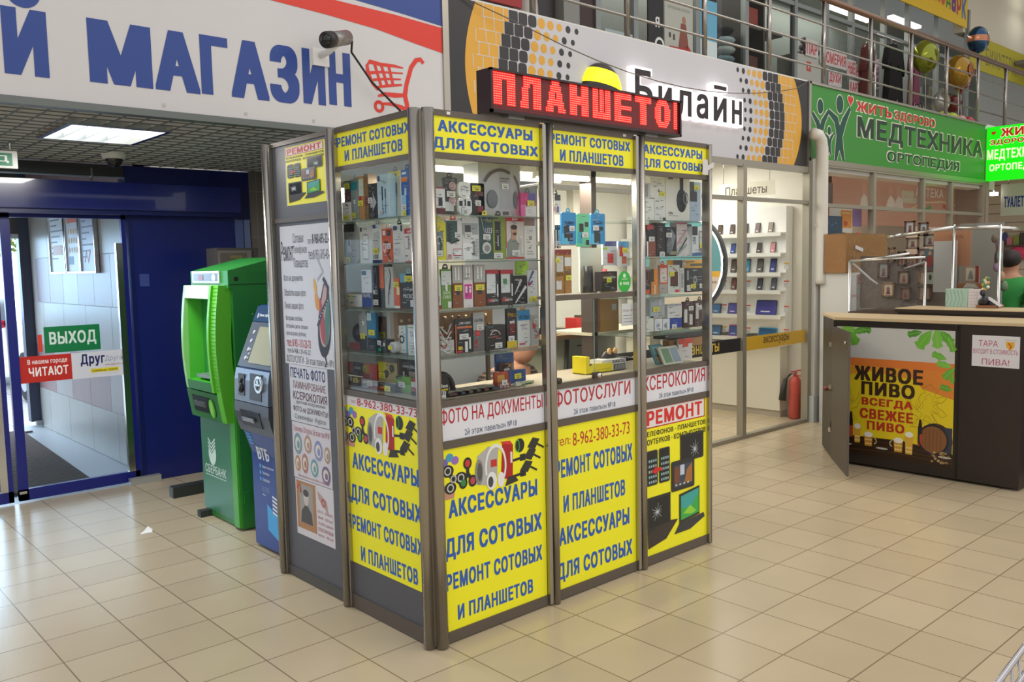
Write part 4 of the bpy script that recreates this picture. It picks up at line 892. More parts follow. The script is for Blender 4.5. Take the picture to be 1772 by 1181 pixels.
# ------------------------------------------------------------------ goods in the kiosk windows
PRODUCTS = [
('L',1,-0.742,-0.659,1.952,2.045,0.030,'box','earphone_box','small white earphone box at the far left of the side window top shelf','eee',{'p':[(.4,.82,.6,.9,'555')],'t':[('earphones',.2,.62,.8,.7,'888')],'tag':[(.2,.03,.55,'y')]}),
('L',1,-0.773,-0.711,2.047,2.156,0.065,'pack','accessory_pack','dark red pack hanging above the small white earphone box','433',{'p':[(.1,.1,.9,.45,'622'),(.0,.62,.9,.95,'998')],'tag':[(.1,.65,.8,'y')]}),
('L',1,-0.655,-0.587,1.952,2.153,0.030,'pack','cable_pack','teal and grey cable pack beside the small white earphone box','8a9a9a',{'p':[(.0,.74,.9,.93,'189'),(.3,.4,.6,.5,'eee'),(.45,.15,.5,.4,'dde')],'tag':[(.05,.06,.6,'y')],'hang':'9aa'}),
('L',1,-0.585,-0.534,1.952,2.161,0.030,'box','bamboo_cable_box','bamboo coloured cable box with clear top in the side window','b98a52',{'p':[(.1,.55,.9,.95,'cdd'),(.1,.45,.5,.55,'b22')],'tag':[(.0,.32,.9,'y')]}),
('L',1,-0.533,-0.497,1.952,2.170,0.030,'box','slim_brown_box','slim brown box standing next to the bamboo coloured cable box','8a6a3c',{'p':[(.2,.3,.8,.5,'733')]}),
('L',1,-0.495,-0.421,1.952,2.119,0.030,'box','mouse_box','black box with a silver arrow shape on the side window top shelf','2a2a2a',{'p':[(.2,.32,.55,.55,'ccd')],'art':'arrow','tag':[(.0,.45,.5,'w')]}),
('L',1,-0.416,-0.314,1.952,2.156,0.030,'box','aux_cable_box','tall pale blue box showing two dark cable plugs','bcd8ea',{'p':[(.05,.85,.2,.97,'248'),(.34,.4,.44,.72,'123'),(.37,.15,.4,.4,'123'),(.6,.45,.67,.66,'123'),(.62,.1,.65,.45,'123'),(0,0,.03,1,'fff'),(.97,0,1,1,'fff')],'tag':[(.15,.08,.28,'w')]}),
('L',1,-0.375,-0.275,1.952,2.166,0.065,'pack','headset_pack','clear earphone pack with a yellow header and grey hanger','b8bcae',{'p':[(0,.88,1,1,'e4d02c'),(.6,.5,.72,.75,'555'),(.4,.4,.48,.6,'555'),(.62,.1,.65,.5,'666')],'t':[('stereo',.3,.9,.7,.97,'553')],'tag':[(.15,.02,.35,'y'),(.2,.4,.35,'w')],'hang':'777'}),
('L',1,-0.221,-0.135,1.952,2.159,0.030,'pack','usb_hub_pack','bright blue accessory pack against the corner of the side window','2a62b8',{'p':[(0,.0,.45,.45,'9cc8ee'),(.1,.9,.5,.95,'fff'),(.05,.74,.6,.84,'e80'),(.3,.45,.5,.6,'cde'),(.8,0,1,.5,'dee')],'tag':[(.1,.12,.4,'w'),(.1,.0,.35,'y')],'hang':'2a52a8'}),
('L',2,-0.734,-0.602,1.735,1.943,0.030,'pack','memory_stick_pack','rounded grey blister pack with a black oval badge on the second side shelf','a9adab',{'p':[(.0,.78,.75,.97,'222'),(.2,.3,.5,.6,'d5d8dc'),(.3,.45,.4,.58,'444')],'tag':[(.05,.05,.4,'y')],'round':1}),
('L',2,-0.722,-0.649,1.735,1.920,0.065,'pack','yellow_blister','yellow and black blister pack beside the rounded grey one','d2cc3a',{'p':[(.2,.75,.8,.95,'222'),(.3,.35,.6,.6,'554')],'tag':[(.2,.05,.6,'w')]}),
('L',2,-0.588,-0.480,1.735,1.920,0.030,'box','usb_charger_box','white charger box with a long oval window on the second side shelf','dcdcda',{'p':[(.05,.86,.2,.97,'555'),(.2,.1,.75,.78,'bcc4c4'),(.27,.15,.68,.73,'e8ecec')]}),
('L',2,-0.478,-0.394,1.735,1.923,0.030,'box','usb_cable_box','white box lettered USB above a blue band in the side window','e4e4e2',{'p':[(0,0,1,.1,'236'),(.1,.9,.4,1,'358'),(.15,.3,.8,.8,'c2c6c6')],'t':[('USB',.1,.13,.6,.23,'345')],'tag':[(.15,.26,.5,'y')],'hang':'bbb'}),
('L',2,-0.393,-0.305,1.735,1.899,0.030,'box','wireless_charger_box','orange wireless charger box with a dark cable swirl','dd5a22',{'p':[(.1,.82,.35,.95,'eee'),(.5,.78,.85,.95,'444')],'art':'swirl','t':[('Qi',.1,.3,.4,.6,'fff')],'tag':[(.5,.42,.4,'w')],'hang':'ccc'}),
('L',2,-0.301,-0.208,1.735,1.914,0.030,'box','adapter_box','plain white adapter box with a small blue badge','dededc',{'p':[(.05,.86,.38,.97,'258'),(.1,.6,.8,.63,'bbb'),(.1,.5,.7,.53,'bbb'),(.1,.2,.6,.4,'ccc'),(.7,.82,.85,.98,'444')],'hang':'222'}),
('L',2,-0.207,-0.138,1.735,1.891,0.030,'box','lightning_cable_box','white cable box with red top and bottom bands by the corner post','e6e0de',{'p':[(0,.86,1,1,'cc2228'),(0,0,1,.05,'cc2228'),(.4,.4,.55,.8,'99a'),(.1,.75,.4,.78,'a44')],'t':[('cable',.3,.89,.95,.97,'fff')]}),
('L',3,-0.756,-0.585,1.524,1.583,0.030,'box','travel_adapter_carton','low pale yellow and white carton lying on the third side shelf','ded2a0',{'p':[(.5,0,1,1,'e6e6e2'),(.1,.3,.35,.8,'f0ecd8')],'tag':[(.12,.25,.2,'w')]}),
('L',3,-0.587,-0.498,1.524,1.707,0.030,'box','travel_adapter_box','white box with a blue TRAVEL band on the third side shelf','dfe4ea',{'p':[(0,0,1,.38,'2a4c9a'),(.05,.86,.5,.97,'258')],'t':[('TRAVEL',.05,.26,.95,.36,'e8e2e0')]}),
('L',3,-0.492,-0.431,1.524,1.726,0.030,'box','slim_black_box','slim black cable box with a white letter beside the TRAVEL box','23252a',{'p':[(.3,.45,.7,.9,'667'),(.35,.5,.65,.85,'23252a')],'t':[('E',.2,.32,.8,.42,'eee')],'tag':[(.2,.06,.7,'w')]}),
('L',3,-0.426,-0.387,1.524,1.731,0.030,'box','orange_black_box','narrow orange and black box on the third side shelf','222',{'p':[(0,.45,1,1,'d8622a')]}),
('L',3,-0.382,-0.309,1.524,1.719,0.030,'pack','aux_cable_pack','pale grey pack with one dark curved cable in the side window','c5c7c4',{'art':'cable','hang':'222'}),
('L',3,-0.306,-0.259,1.524,1.665,0.030,'box','orange_cable_box','orange and white box with a yellow sticker near the corner post','dd5a22',{'p':[(0,.0,1,.08,'eee'),(.5,.45,1,.7,'eda')],'tag':[(.1,.7,.85,'y')]}),
('L',3,-0.253,-0.134,1.524,1.686,0.030,'pack','micro_cable_pack','black cable pack with white side lettering and a yellow sticker','1e1e20',{'p':[(.65,.06,.85,.25,'ddd'),(0,.75,.4,1,'6ac')],'t':[('MICRO',.2,.3,.9,.42,'ddd'),('charge',.2,.5,.85,.6,'ccc')],'tag':[(.35,.78,.55,'y')],'hang':'9cd'}),
('L',4,-0.723,-0.624,1.308,1.444,0.030,'webcam','webcam','dark webcam on a red base at the left of the fourth side shelf','2a2c2e',{}),
('L',4,-0.623,-0.554,1.308,1.487,0.030,'pack','clear_case_pack','clear tall blister pack with a yellow sticker on the fourth side shelf','a8b0b0',{'p':[(0,0,1,.4,'33383c'),(.4,.7,.7,.85,'eee')],'tag':[(.2,.32,.6,'y')],'hang':'ccc'}),
('L',4,-0.549,-0.471,1.308,1.495,0.030,'pack','glowing_blue_pack','light blue pack over a dark base in the side window','3a86b4',{'p':[(0,0,1,.35,'1c2430'),(0,.8,.5,1,'cfeaf6')],'tag':[(.2,.42,.7,'y')],'hang':'9de'}),
('L',4,-0.566,-0.453,1.353,1.495,0.100,'box','window_box','white framed box with a brown windowed front above the black box','e2e2e0',{'p':[(.1,.12,.75,.85,'7a5236'),(.3,.2,.45,.6,'c9a080')],'tag':[(.2,.12,.45,'y')]}),
('L',4,-0.465,-0.390,1.308,1.369,0.030,'box','black_speaker_box','small black box with a green mark on the fourth side shelf','1e1e22',{'p':[(.1,.05,.45,.3,'2a6'),(.7,.5,.9,.75,'ddd')],'tag':[(.1,.55,.4,'w')]}),
('L',4,-0.380,-0.292,1.308,1.362,0.030,'cup','phone_ring_cup','round white plastic case beside the small black box','e4e4e4',{}),
('L',4,-0.336,-0.259,1.308,1.439,0.065,'box','ring_holder_box','white box printed with a black ring beside a blue stripe','dfe6e6',{'p':[(.85,0,1,1,'5ab0d8')],'art':'ring','tag':[(.0,.55,.25,'w')]}),
('L',4,-0.205,-0.136,1.308,1.449,0.030,'box','earpod_box','white box with fine print at the right end of the fourth side shelf','e2e4e4',{'p':[(.1,.9,.9,.93,'6a4'),(.3,.6,.6,.8,'ccd'),(.1,.2,.8,.22,'aaa'),(.1,.3,.8,.32,'aaa'),(.1,.4,.8,.42,'aaa')]}),
('L',5,-0.874,-0.720,1.156,1.226,0.100,'pack','battery_blister','red and black pack lying topmost at the left of the side window bottom','2a2426',{'p':[(0,.2,.45,1,'b22a2a'),(.5,.5,.9,.7,'ddd')]}),
('L',5,-0.764,-0.620,1.120,1.166,0.030,'pack','coin_cell_card','maroon card with white and yellow price stickers in the side window bottom','6a3030',{'p':[(.5,.0,1,.5,'3a2a22'),(.4,.5,.9,.7,'b07a50')],'tag':[(.05,.5,.35,'w'),(.5,.35,.3,'y')]}),
('L',5,-0.716,-0.581,1.138,1.228,0.100,'pack','red_orange_bag','red bag with an orange top in the side window bottom','c83a30',{'p':[(.1,.4,.5,1,'e0a030'),(.5,.2,.7,.9,'e85030')],'tag':[(.05,.55,.3,'y')]}),
('L',5,-0.621,-0.473,1.120,1.161,0.030,'pack','silver_bag','crumpled silver bag beneath the red and orange bag','a8a8ac',{'p':[(.4,.0,1,.4,'8a2a2e'),(.1,.5,.7,.8,'d8d8dc')],'tag':[(.4,.3,.3,'w')]}),
('L',5,-0.570,-0.391,1.147,1.246,0.100,'pack','earbud_pack','yellow and beige pack with two black round buds','b8a870',{'p':[(.0,.5,.4,1,'d2c83c')],'art':'buds','tag':[(.05,.2,.3,'y')]}),
('L',5,-0.469,-0.324,1.120,1.157,0.030,'pack','brown_pack','dark brown pack with a gold stripe in the side window bottom','3a2c26',{'p':[(.1,.3,.7,.5,'c89030'),(.0,.0,.3,.3,'8a2a2a')],'tag':[(.4,.0,.35,'y')]}),
('L',5,-0.391,-0.237,1.173,1.269,0.100,'pack','battery_card','black battery card lettered in white by the corner of the side window','242426',{'p':[(.55,.0,1,.45,'a08a78')],'t':[('DURACELL',.1,.62,.9,.76,'eee')],'tag':[(.0,.15,.35,'w')]}),
('L',5,-0.365,-0.244,1.120,1.195,0.065,'pack','green_pack','lime green pack standing at the bottom of the side window','6aa838',{'p':[(0,0,.4,.5,'7a5a40'),(.0,.8,.4,1,'1a3a20')],'tag':[(.2,.3,.45,'w')]}),
('L',5,-0.190,-0.135,1.120,1.200,0.030,'pack','red_pack','red and black pack at the right end of the side window bottom','9a2424',{'p':[(0,.5,1,.8,'d0d0d0'),(0,0,1,.25,'2a2022')]}),
('R1',1,0.071,0.135,1.952,2.071,0.030,'box','car_holder_box','white box over a maroon band showing a black gadget','dedede',{'p':[(0,0,1,.22,'5a1218'),(0,.95,1,1,'8a1c22'),(.4,.3,.75,.62,'223'),(.1,.6,.5,.63,'999')]}),
('R1',1,0.153,0.236,1.952,2.121,0.065,'pack','pink_earbud_pack','dark pack showing two pinkish round earbuds','33332f',{'p':[(.1,.9,.8,.97,'555'),(.1,.1,.8,.35,'ccc'),(.7,.02,1,.25,'222')],'art':'discs','tag':[(.2,.48,.6,'w')],'hang':'444'}),
('R1',1,0.212,0.291,1.952,2.030,0.030,'pack','earphone_case','lower of the two clear octagonal earphone cases with black wiring','e0e0de',{'p':[(.05,.5,.3,.8,'222'),(.65,.5,.9,.8,'222'),(.45,.5,.55,.9,'222')],'tag':[(.2,.05,.5,'w')],'round':1}),
('R1',1,0.214,0.284,2.031,2.101,0.030,'pack','earphone_case','upper of the two clear octagonal earphone cases, all white','e8e8e6',{'p':[(.15,.3,.3,.7,'ccc'),(.6,.3,.8,.7,'d2d2d2')],'round':1}),
('R1',1,0.313,0.398,1.952,2.103,0.065,'pack','black_gift_pack','black and red pack with a folded yellow sticker beside the headphone carton','221c1c',{'p':[(.5,.1,.9,.3,'8a2020'),(.3,.6,.9,.75,'511')],'tag':[(.1,.75,.6,'y'),(.3,.3,.4,'w')]}),
('R1',1,0.363,0.632,1.952,2.202,0.065,'headbox','headphone_carton','large silver carton showing over-ear headphones behind clear film','b4b6ba',{'p':[(.48,.14,.75,.97,'a8aab0'),(.2,0,1,.12,'b9b2b0'),(.55,.02,.7,.09,'555')],'t':[('WIRELESS',.5,.7,.72,.74,'333'),('headset',.5,.66,.68,.69,'444'),('U-51',.76,.02,.92,.1,'999')],'tag':[(.53,.52,.17,'w')]}),
('R1',1,0.599,0.703,1.952,2.066,0.030,'pack','screen_card','pink and violet card pack at the right of the front left top shelf','c83a80',{'p':[(.5,.55,.95,1,'4a4a9a'),(.3,0,1,.45,'e4e2e6'),(.0,.0,.3,.5,'d86aa0')],'tag':[(.4,.45,.45,'y')],'hang':'555'}),
('R1',2,0.068,0.134,1.745,1.916,0.030,'pack','sport_earphone_pack','bright yellow pack with grey hook earphones','e4d82a',{'p':[(.0,.1,.75,.75,'7a8a8a')],'art':'hook','tag':[(.05,.1,.6,'w')],'hang':'e4d82a'}),
('R1',2,0.136,0.228,1.745,1.926,0.030,'pack','car_charger_pack','white lower pack with dark teal top and red printed eyes','e2dedd',{'p':[(.0,.45,.7,.98,'3a5a58'),(.4,.1,.95,.28,'b44'),(.42,.12,.93,.26,'eee'),(.05,.02,.3,.14,'c99')],'art':'coil','tag':[(.5,.55,.45,'w')],'hang':'d63'}),
('R1',2,0.230,0.329,1.745,1.938,0.030,'box','bluetooth_headset_box','white and silver box lettered Bluetooth up its side','e0e0e0',{'p':[(0,.6,.95,.87,'a8aaac'),(.15,.65,.5,.82,'444'),(0,.0,.55,.4,'efefef')],'t':[('Headset',.72,.08,.95,.5,'aaa','v'),('Bluetooth',.55,.1,.75,.45,'555','v')],'tag':[(.1,.52,.45,'w')]}),
('R1',2,0.331,0.414,1.745,1.951,0.030,'pack','charm_pack','dark green pack marked U23 with a silver pendant','33504e',{'t':[('Metal',.5,.85,.95,.93,'bb8'),('U23',.45,.6,.95,.72,'dde')],'art':'pendant','tag':[(.25,.45,.55,'w')],'hang':'e4d02c'}),
('R1',2,0.416,0.496,1.745,1.951,0.030,'box','power_bank_box','olive green box with a tall black panel','8a9a2c',{'p':[(.15,.2,.6,.88,'1c1a22'),(.0,.92,.4,.97,'565'),(.35,.3,.42,.55,'ccc')],'tag':[(.0,.02,.7,'w')],'hang':'222'}),
('R1',2,0.499,0.616,1.745,1.946,0.030,'pack','earphone_photo_card','white and red card with a photo of a bearded man','d8cfc8',{'p':[(0,.9,1,1,'cc2a24'),(.0,.0,1,.04,'cc2a24'),(.0,.25,.03,.9,'d44'),(.1,.25,.3,.31,'b22')],'art':'man','t':[('music',.35,.92,.65,.98,'fff')],'tag':[(.3,.08,.45,'w')]}),
('R1',2,0.619,0.698,1.745,1.947,0.030,'pack','icon_card','white card with small icons at the right of the second front shelf','e8e6e4',{'p':[(.4,.45,.65,.55,'999'),(.2,.6,.8,.75,'ddd'),(.0,.8,.9,1,'9a7a70'),(.2,.1,.8,.13,'bbb'),(.4,.25,.55,.28,'888')]}),
('R1',3,0.064,0.096,1.523,1.673,0.030,'pack','red_clip_pack','white pack with a red clip at the left of the third front shelf','d8d4d2',{'p':[(.1,.7,.6,.95,'311'),(.2,.2,.8,.4,'999'),(.1,0,1,.12,'a22')]}),
('R1',3,0.100,0.157,1.523,1.704,0.030,'pack','data_cable_pack','green and white pack lettered DATA CABLE','6a9a3a',{'p':[(0,.6,1,.95,'dde4e0'),(.4,.45,.6,.65,'f4f4f4'),(.6,.02,.95,.18,'e8e8e0')],'t':[('DATA',.15,.36,.85,.44,'e8f0d8'),('CABLE',.1,.26,.9,.34,'e8f0d8')],'hang':'333'}),
('R1',3,0.164,0.221,1.523,1.721,0.030,'pack','brown_cable_box','brown cable box with clear top, left of the pink cable box','8a4a1c',{'p':[(0,.58,1,1,'b8b8b4'),(.3,.65,.4,.95,'fff'),(.6,.65,.7,.95,'fff'),(.3,.3,.7,.42,'3a2a20')],'tag':[(.15,.4,.75,'y')]}),
('R1',3,0.228,0.284,1.523,1.720,0.030,'pack','pink_cable_box','white and pink cable box standing between two brown ones','e6dede',{'p':[(.1,.2,.9,.55,'d83a9a'),(.2,.35,.4,.5,'f4e4f0'),(.6,.35,.8,.5,'f4e4f0'),(0,.65,1,1,'c0c0be'),(.3,.7,.4,.95,'fff'),(.6,.7,.7,.95,'fff')]}),
('R1',3,0.291,0.362,1.523,1.721,0.030,'pack','brown_cable_box','brown cable box with clear top, right of the pink cable box','8a4a1c',{'p':[(0,.58,1,1,'b8b8b4'),(.3,.65,.4,.95,'fff'),(.6,.65,.7,.95,'fff'),(.3,.3,.7,.42,'3a2a20')],'tag':[(.1,.4,.75,'y')]}),
('R1',3,0.365,0.445,1.523,1.695,0.030,'pack','black_cable_pack','black and red cable pack with a pale label, left one of the pair','26221f',{'p':[(0,.88,1,1,'b8242a'),(.05,.35,.75,.88,'dde2e4'),(.85,.25,.95,.6,'ddd'),(.1,.1,.6,.2,'a33')],'t':[('cable',.3,.12,.9,.2,'ccc')]}),
('R1',3,0.456,0.539,1.523,1.693,0.030,'pack','black_cable_pack','black and red cable pack with a green slash, right one of the pair','26221f',{'p':[(0,.88,1,1,'b8242a'),(.05,.35,.75,.88,'d4d8da'),(.2,.6,.5,.75,'484'),(.85,.25,.95,.6,'ddd'),(.1,.1,.6,.2,'a33')],'t':[('cable',.3,.12,.9,.2,'ccc')]}),
('R1',3,0.542,0.631,1.523,1.663,0.030,'pack','white_plug_pack','black pack with a large white cable plug drawn slanting','22201f',{'art':'plug','t':[('micro',.1,.82,.6,.9,'ccc')]}),
('R1',3,0.635,0.702,1.523,1.687,0.030,'pack','blue_plug_pack','white pack with a blue plug and yellow sticker at the third front shelf end','e0e2e4',{'p':[(.0,.55,.3,.65,'c22')],'art':'blueplug','tag':[(.15,.05,.7,'y')]}),
('R1',3,0.628,0.707,1.665,1.734,0.100,'pack','lime_card','lime green card standing behind the white plug pack','9ac82c',{}),
('R1',4,0.068,0.164,1.312,1.377,0.030,'tangle','cable_bundle','loose tangle of white and red cables on the fourth front shelf','ddd',{}),
('R1',4,0.173,0.273,1.312,1.472,0.030,'pack','usb_cable_pack','black USB CABLE pack with an orange strip and white plugs','1e1d1f',{'p':[(.1,.72,1,.78,'e0722a'),(0,.0,.06,.85,'d8622a'),(.55,.02,.72,.33,'e8e8e8'),(.8,.1,.9,.45,'e8e8e8'),(.15,.1,.4,.2,'e0c020'),(.1,.02,.4,.07,'c33')],'t':[('USB CABLE',.25,.84,.9,.91,'eee')],'tag':[(.2,.4,.55,'w')]}),
('R1',4,0.280,0.348,1.312,1.496,0.030,'pack','lighting_cable_pack','grey LIGHTING pack with a red cable plug','6a686a',{'p':[(0,.55,1,1,'b4b4b6'),(.2,.4,.6,.55,'c33'),(.15,.1,.35,.3,'a22')],'t':[('LIGHTING',.1,.76,.92,.84,'333')],'tag':[(.25,.55,.6,'w')]}),
('R1',4,0.354,0.482,1.312,1.430,0.030,'box','dark_gift_box','dark brown box with a dotted arc and small red mark','231b1a',{'p':[(.4,.5,.6,.56,'b22'),(.1,.9,.4,.97,'356')],'art':'arc','tag':[(.45,.06,.35,'w')]}),
('R1',4,0.491,0.556,1.312,1.505,0.030,'pack','type_c_pack','black TYPE-C cable pack with a yellow foot','1f1d1e',{'p':[(0,0,1,.18,'e4c020'),(.3,.35,.8,.65,'7a1a1c'),(.3,.62,.8,.68,'ddd')],'t':[('TYPE-C',.08,.78,.95,.87,'e8b020')],'tag':[(.1,.17,.6,'w')],'hang':'222'}),
('R1',4,0.563,0.645,1.312,1.492,0.030,'pack','usb_cable_pack','white pack with a blue USB CABLE heading','e4e4e4',{'p':[(0,.72,1,1,'3a9ad8'),(.3,.45,.6,.6,'ccd'),(.1,.05,.6,.1,'c55')],'t':[('USB CABLE',.08,.76,.92,.86,'135')],'hang':'e0a030'}),
('R1',4,0.653,0.705,1.312,1.468,0.030,'pack','red_headset_pack','grey pack with a red looped headset by the post','b8b8ba',{'p':[(.2,.55,.6,.75,'c33')],'art':'swirl2','tag':[(.3,.7,.6,'w')]}),
('R1',5,0.061,0.172,1.120,1.217,0.030,'headset','vehicle_headset','black ring shaped headset with a yellow lettered card','222',{}),
('R1',5,0.043,0.082,1.120,1.152,-0.005,'pack','pen_card','small white card of pens at the left end of the front left window bottom','e2e4e0',{'p':[(.1,.5,.2,1,'243'),(.4,.5,.5,1,'243'),(.7,.5,.8,1,'243')]}),
('R1',5,0.122,0.163,1.120,1.113,0.030,'flat','battery_strip','maroon battery strip lying flat on the front left window bottom','5a3a3a',{}),
('R1',5,0.168,0.209,1.120,1.113,0.030,'flat','battery_strip','slate blue battery strip lying flat on the front left window bottom','3a4a5a',{}),
('R1',5,0.215,0.256,1.120,1.114,0.030,'flat','battery_strip','khaki battery strip lying flat on the front left window bottom','6a5a44',{}),
('R1',5,0.262,0.304,1.120,1.114,0.030,'flat','battery_strip','grey green battery strip lying flat on the front left window bottom','444a40',{}),
('R1',5,0.310,0.353,1.120,1.114,0.030,'flat','battery_strip','rust battery strip lying flat on the front left window bottom','70453a',{}),
('R1',5,0.359,0.402,1.120,1.115,0.030,'flat','battery_strip','steel blue battery strip lying flat on the front left window bottom','39434e',{}),
('R1',5,0.507,0.627,1.186,1.274,0.135,'pack','blue_card','blue and grey card topmost in the heap below the shelf','3a62a0',{'p':[(.0,.6,.5,1,'4a6aa0'),(.5,.0,1,.4,'888')]}),
('R1',5,0.505,0.578,1.154,1.232,0.100,'pack','brown_snack_card','brown and red card leaning in the heap under the blue card','6a3424',{'p':[(.1,.6,.9,.9,'2a2020'),(.7,.7,.95,.9,'c82')],'tag':[(.3,.3,.5,'w')]}),
('R1',5,0.436,0.527,1.120,1.194,0.065,'pack','orange_card','orange red card in the heap at the front left window bottom','b84a28',{'p':[(.2,.3,.7,.8,'d8a040')]}),
('R1',5,0.530,0.643,1.120,1.195,0.065,'pack','blue_white_card','blue card with a yellow sticker at the right of the heap','3a5a96',{'p':[(0,0,.9,.12,'ddd')],'tag':[(.3,.4,.4,'y')]}),
('R1',5,0.423,0.509,1.120,1.148,0.030,'pack','battery_pack','striped red battery pack in front of the orange red card','8a3a2c',{'p':[(.2,0,.3,.8,'caa'),(.5,0,.6,.8,'caa'),(.75,0,.85,.8,'caa')],'tag':[(.3,.5,.4,'w')]}),
('R1',5,0.544,0.665,1.120,1.138,0.030,'pack','green_battery_pack','white and green battery pack low at the right of the heap','d0d4c0',{'p':[(.3,0,.9,.35,'5a8a3a'),(.5,.4,1,.6,'b8c06a')]}),
('R2',1,0.813,0.875,1.967,2.065,0.030,'pack','earring_card','white card with red loops hanging from a black header','e4e4e2',{'p':[(0,.7,1,1,'222'),(.15,.1,.4,.4,'c66'),(.55,.1,.8,.4,'66a')],'hang':'222'}),
('R2',1,0.881,0.988,1.815,1.978,0.030,'pack','blue_gadget_pack','blue foil pack with a dark gadget, left of the green foil pack','2a8ac8',{'p':[(0,0,.5,.35,'5ab8e0'),(.15,.2,.5,.6,'2c3236'),(.4,.1,.75,.35,'2c3236')],'t':[('TURBO',.2,.62,.85,.72,'123')],'tag':[(.5,.42,.35,'w')],'hang':'5ac'}),
('R2',1,0.996,1.089,1.803,1.974,0.030,'pack','green_gadget_pack','green foil pack hanging between two blue foil packs','6ac89a',{'p':[(.0,.1,.4,.45,'3aa8c0'),(.15,.45,.5,.7,'2c2c30'),(.6,.6,.9,.75,'3a3230'),(.7,.05,.95,.2,'222')],'tag':[(.35,.28,.5,'w')]}),
('R2',1,1.102,1.211,1.815,1.977,0.030,'pack','blue_gadget_pack','blue foil pack with a dark gadget, right of the green foil pack','2a8ac8',{'p':[(0,0,.5,.35,'5ab8e0'),(.2,.05,.65,.45,'2c3236'),(.55,.45,.85,.58,'2c3236')],'t':[('TURBO',.15,.65,.8,.75,'123')],'tag':[(.1,.45,.4,'w')],'hang':'5ac'}),
('R2',1,1.230,1.353,1.700,1.832,0.065,'pack','red_toy_pack','white pack with dark blue top and red swirl, left of its neighbour','d4d8dc',{'p':[(.1,.8,.95,1,'2a3a7a'),(.3,.1,.7,.5,'c44'),(.0,.65,.3,.75,'ac3')]}),
('R2',1,1.317,1.414,1.695,1.831,0.030,'pack','red_toy_pack','white pack with pale blue top and red figure, near the right post','d8dade',{'p':[(0,.7,.9,1,'5aa0d0'),(.1,.4,.4,.8,'c33'),(.3,.1,.7,.4,'c64')],'tag':[(.3,.55,.5,'y')]}),
('R2',2,0.794,0.823,1.562,1.859,0.030,'pack','tall_red_pack','tall red and white pack at the left edge of the serving window','a04040',{'p':[(0,.3,1,.6,'dcd8d4'),(0,0,1,.2,'6a2a20')],'tag':[(0,.25,.9,'y')]}),
('R2',2,0.865,0.907,1.796,1.914,0.065,'pack','twin_plug_pack','black pack with two pale plugs above the wooden cable boxes','222',{'p':[(.1,0,.35,.8,'d8d0b8'),(.6,0,.85,.8,'d8d0b8')],'tag':[(0,.1,.9,'w')]}),
('R2',2,0.830,0.893,1.562,1.789,0.030,'box','wooden_cable_box','wood look DATA CABLE box, left one of the two','a8762c',{'p':[(0,.88,1,1,'8a3020'),(.1,.1,.7,.3,'ddd'),(.15,.5,.9,.85,'ccc')],'t':[('DATA',.1,.4,.9,.48,'432')],'tag':[(.0,.7,.5,'y')]}),
('R2',2,0.897,0.948,1.562,1.789,0.030,'box','wooden_cable_box','wood look cable box with white label, right one of the two','a8762c',{'p':[(0,.88,1,1,'8a3020'),(.0,.62,.9,.82,'dcdcdc'),(.1,.4,.9,.55,'7a5224')],'tag':[(.1,.3,.8,'y')]}),
('R2',2,1.179,1.305,1.562,1.669,0.030,'box','speaker_pair_box','dark box with red lettering beneath the red toy packs','2a2222',{'p':[(.0,.5,.8,.9,'5a3428'),(.1,.65,.9,.75,'999')],'tag':[(.3,.45,.3,'y')]}),
('R3',1,1.518,1.629,1.952,2.071,0.030,'box','white_box','square white box, left one of the lower pair by the headphone box','e2e2de',{'p':[(.1,.85,.3,.9,'888'),(.6,.55,.7,.62,'888'),(.2,.05,.3,.1,'888'),(.5,.05,.6,.1,'888')]}),
('R3',1,1.632,1.731,1.952,2.075,0.030,'box','white_box','square white box, right one of the lower pair by the headphone box','dededa',{'p':[(.1,.85,.4,.89,'777'),(.1,.5,.8,.52,'aaa'),(.7,.6,.8,.65,'777'),(.75,0,1,.12,'333')]}),
('R3',1,1.596,1.729,2.076,2.193,0.030,'box','white_box','white box with a yellow sticker resting on the square pair','e4e2dc',{'p':[(.1,.6,.9,.62,'aaa'),(.5,.3,.6,.42,'777'),(.2,.7,.7,.8,'d4d2cc')],'tag':[(.6,.1,.35,'y')]}),
('R3',1,1.516,1.591,2.072,2.158,0.030,'pack','gadget_case','clear case with grey gadget at the left of the right-hand top shelf','c8c8c8',{'p':[(.1,.3,.4,.9,'444'),(.4,.1,.8,.9,'999')]}),
('R3',1,1.734,1.962,1.952,2.206,0.030,'headbox2','headphone_box','large white box printed with one black headphone cup','e2e0d8',{'p':[(.1,.93,.3,.97,'666')],'t':[('Uhc',.12,.14,.3,.2,'333'),('wireless',.12,.1,.5,.12,'777')]}),
('R3',1,1.965,2.079,1.952,2.183,0.030,'box','mobile_holder_box','pale blue box with a black knob at the right of that top shelf','a8bcd2',{'p':[(0,.5,.6,.75,'222'),(.0,.75,.35,1,'443'),(.85,0,1,1,'d4dee6')],'tag':[(.3,.8,.45,'y')]}),
('R3',2,1.514,1.555,1.745,1.905,0.030,'box','grey_case_box','grey and black slim box at the left end of the right-hand second shelf','3a3a38',{'p':[(0,.4,1,.85,'8a8a84')],'tag':[(0,.6,.8,'w')]}),
('R3',2,1.560,1.643,1.745,1.925,0.030,'box','power_bank_box','black box with brown lower panel and white price label','1f1c1c',{'p':[(.15,0,.95,.48,'8a4a34'),(.0,0,.15,.48,'eee'),(0,.85,.7,1,'c33')],'tag':[(.2,.48,.6,'w')]}),
('R3',2,1.648,1.727,1.745,1.936,0.030,'box','dark_power_bank_box','black power bank box with a reddish sheen beside the brown panel one','241a1a',{'p':[(.2,.2,.6,.9,'3a2222')],'tag':[(.3,0,.6,'w')]}),
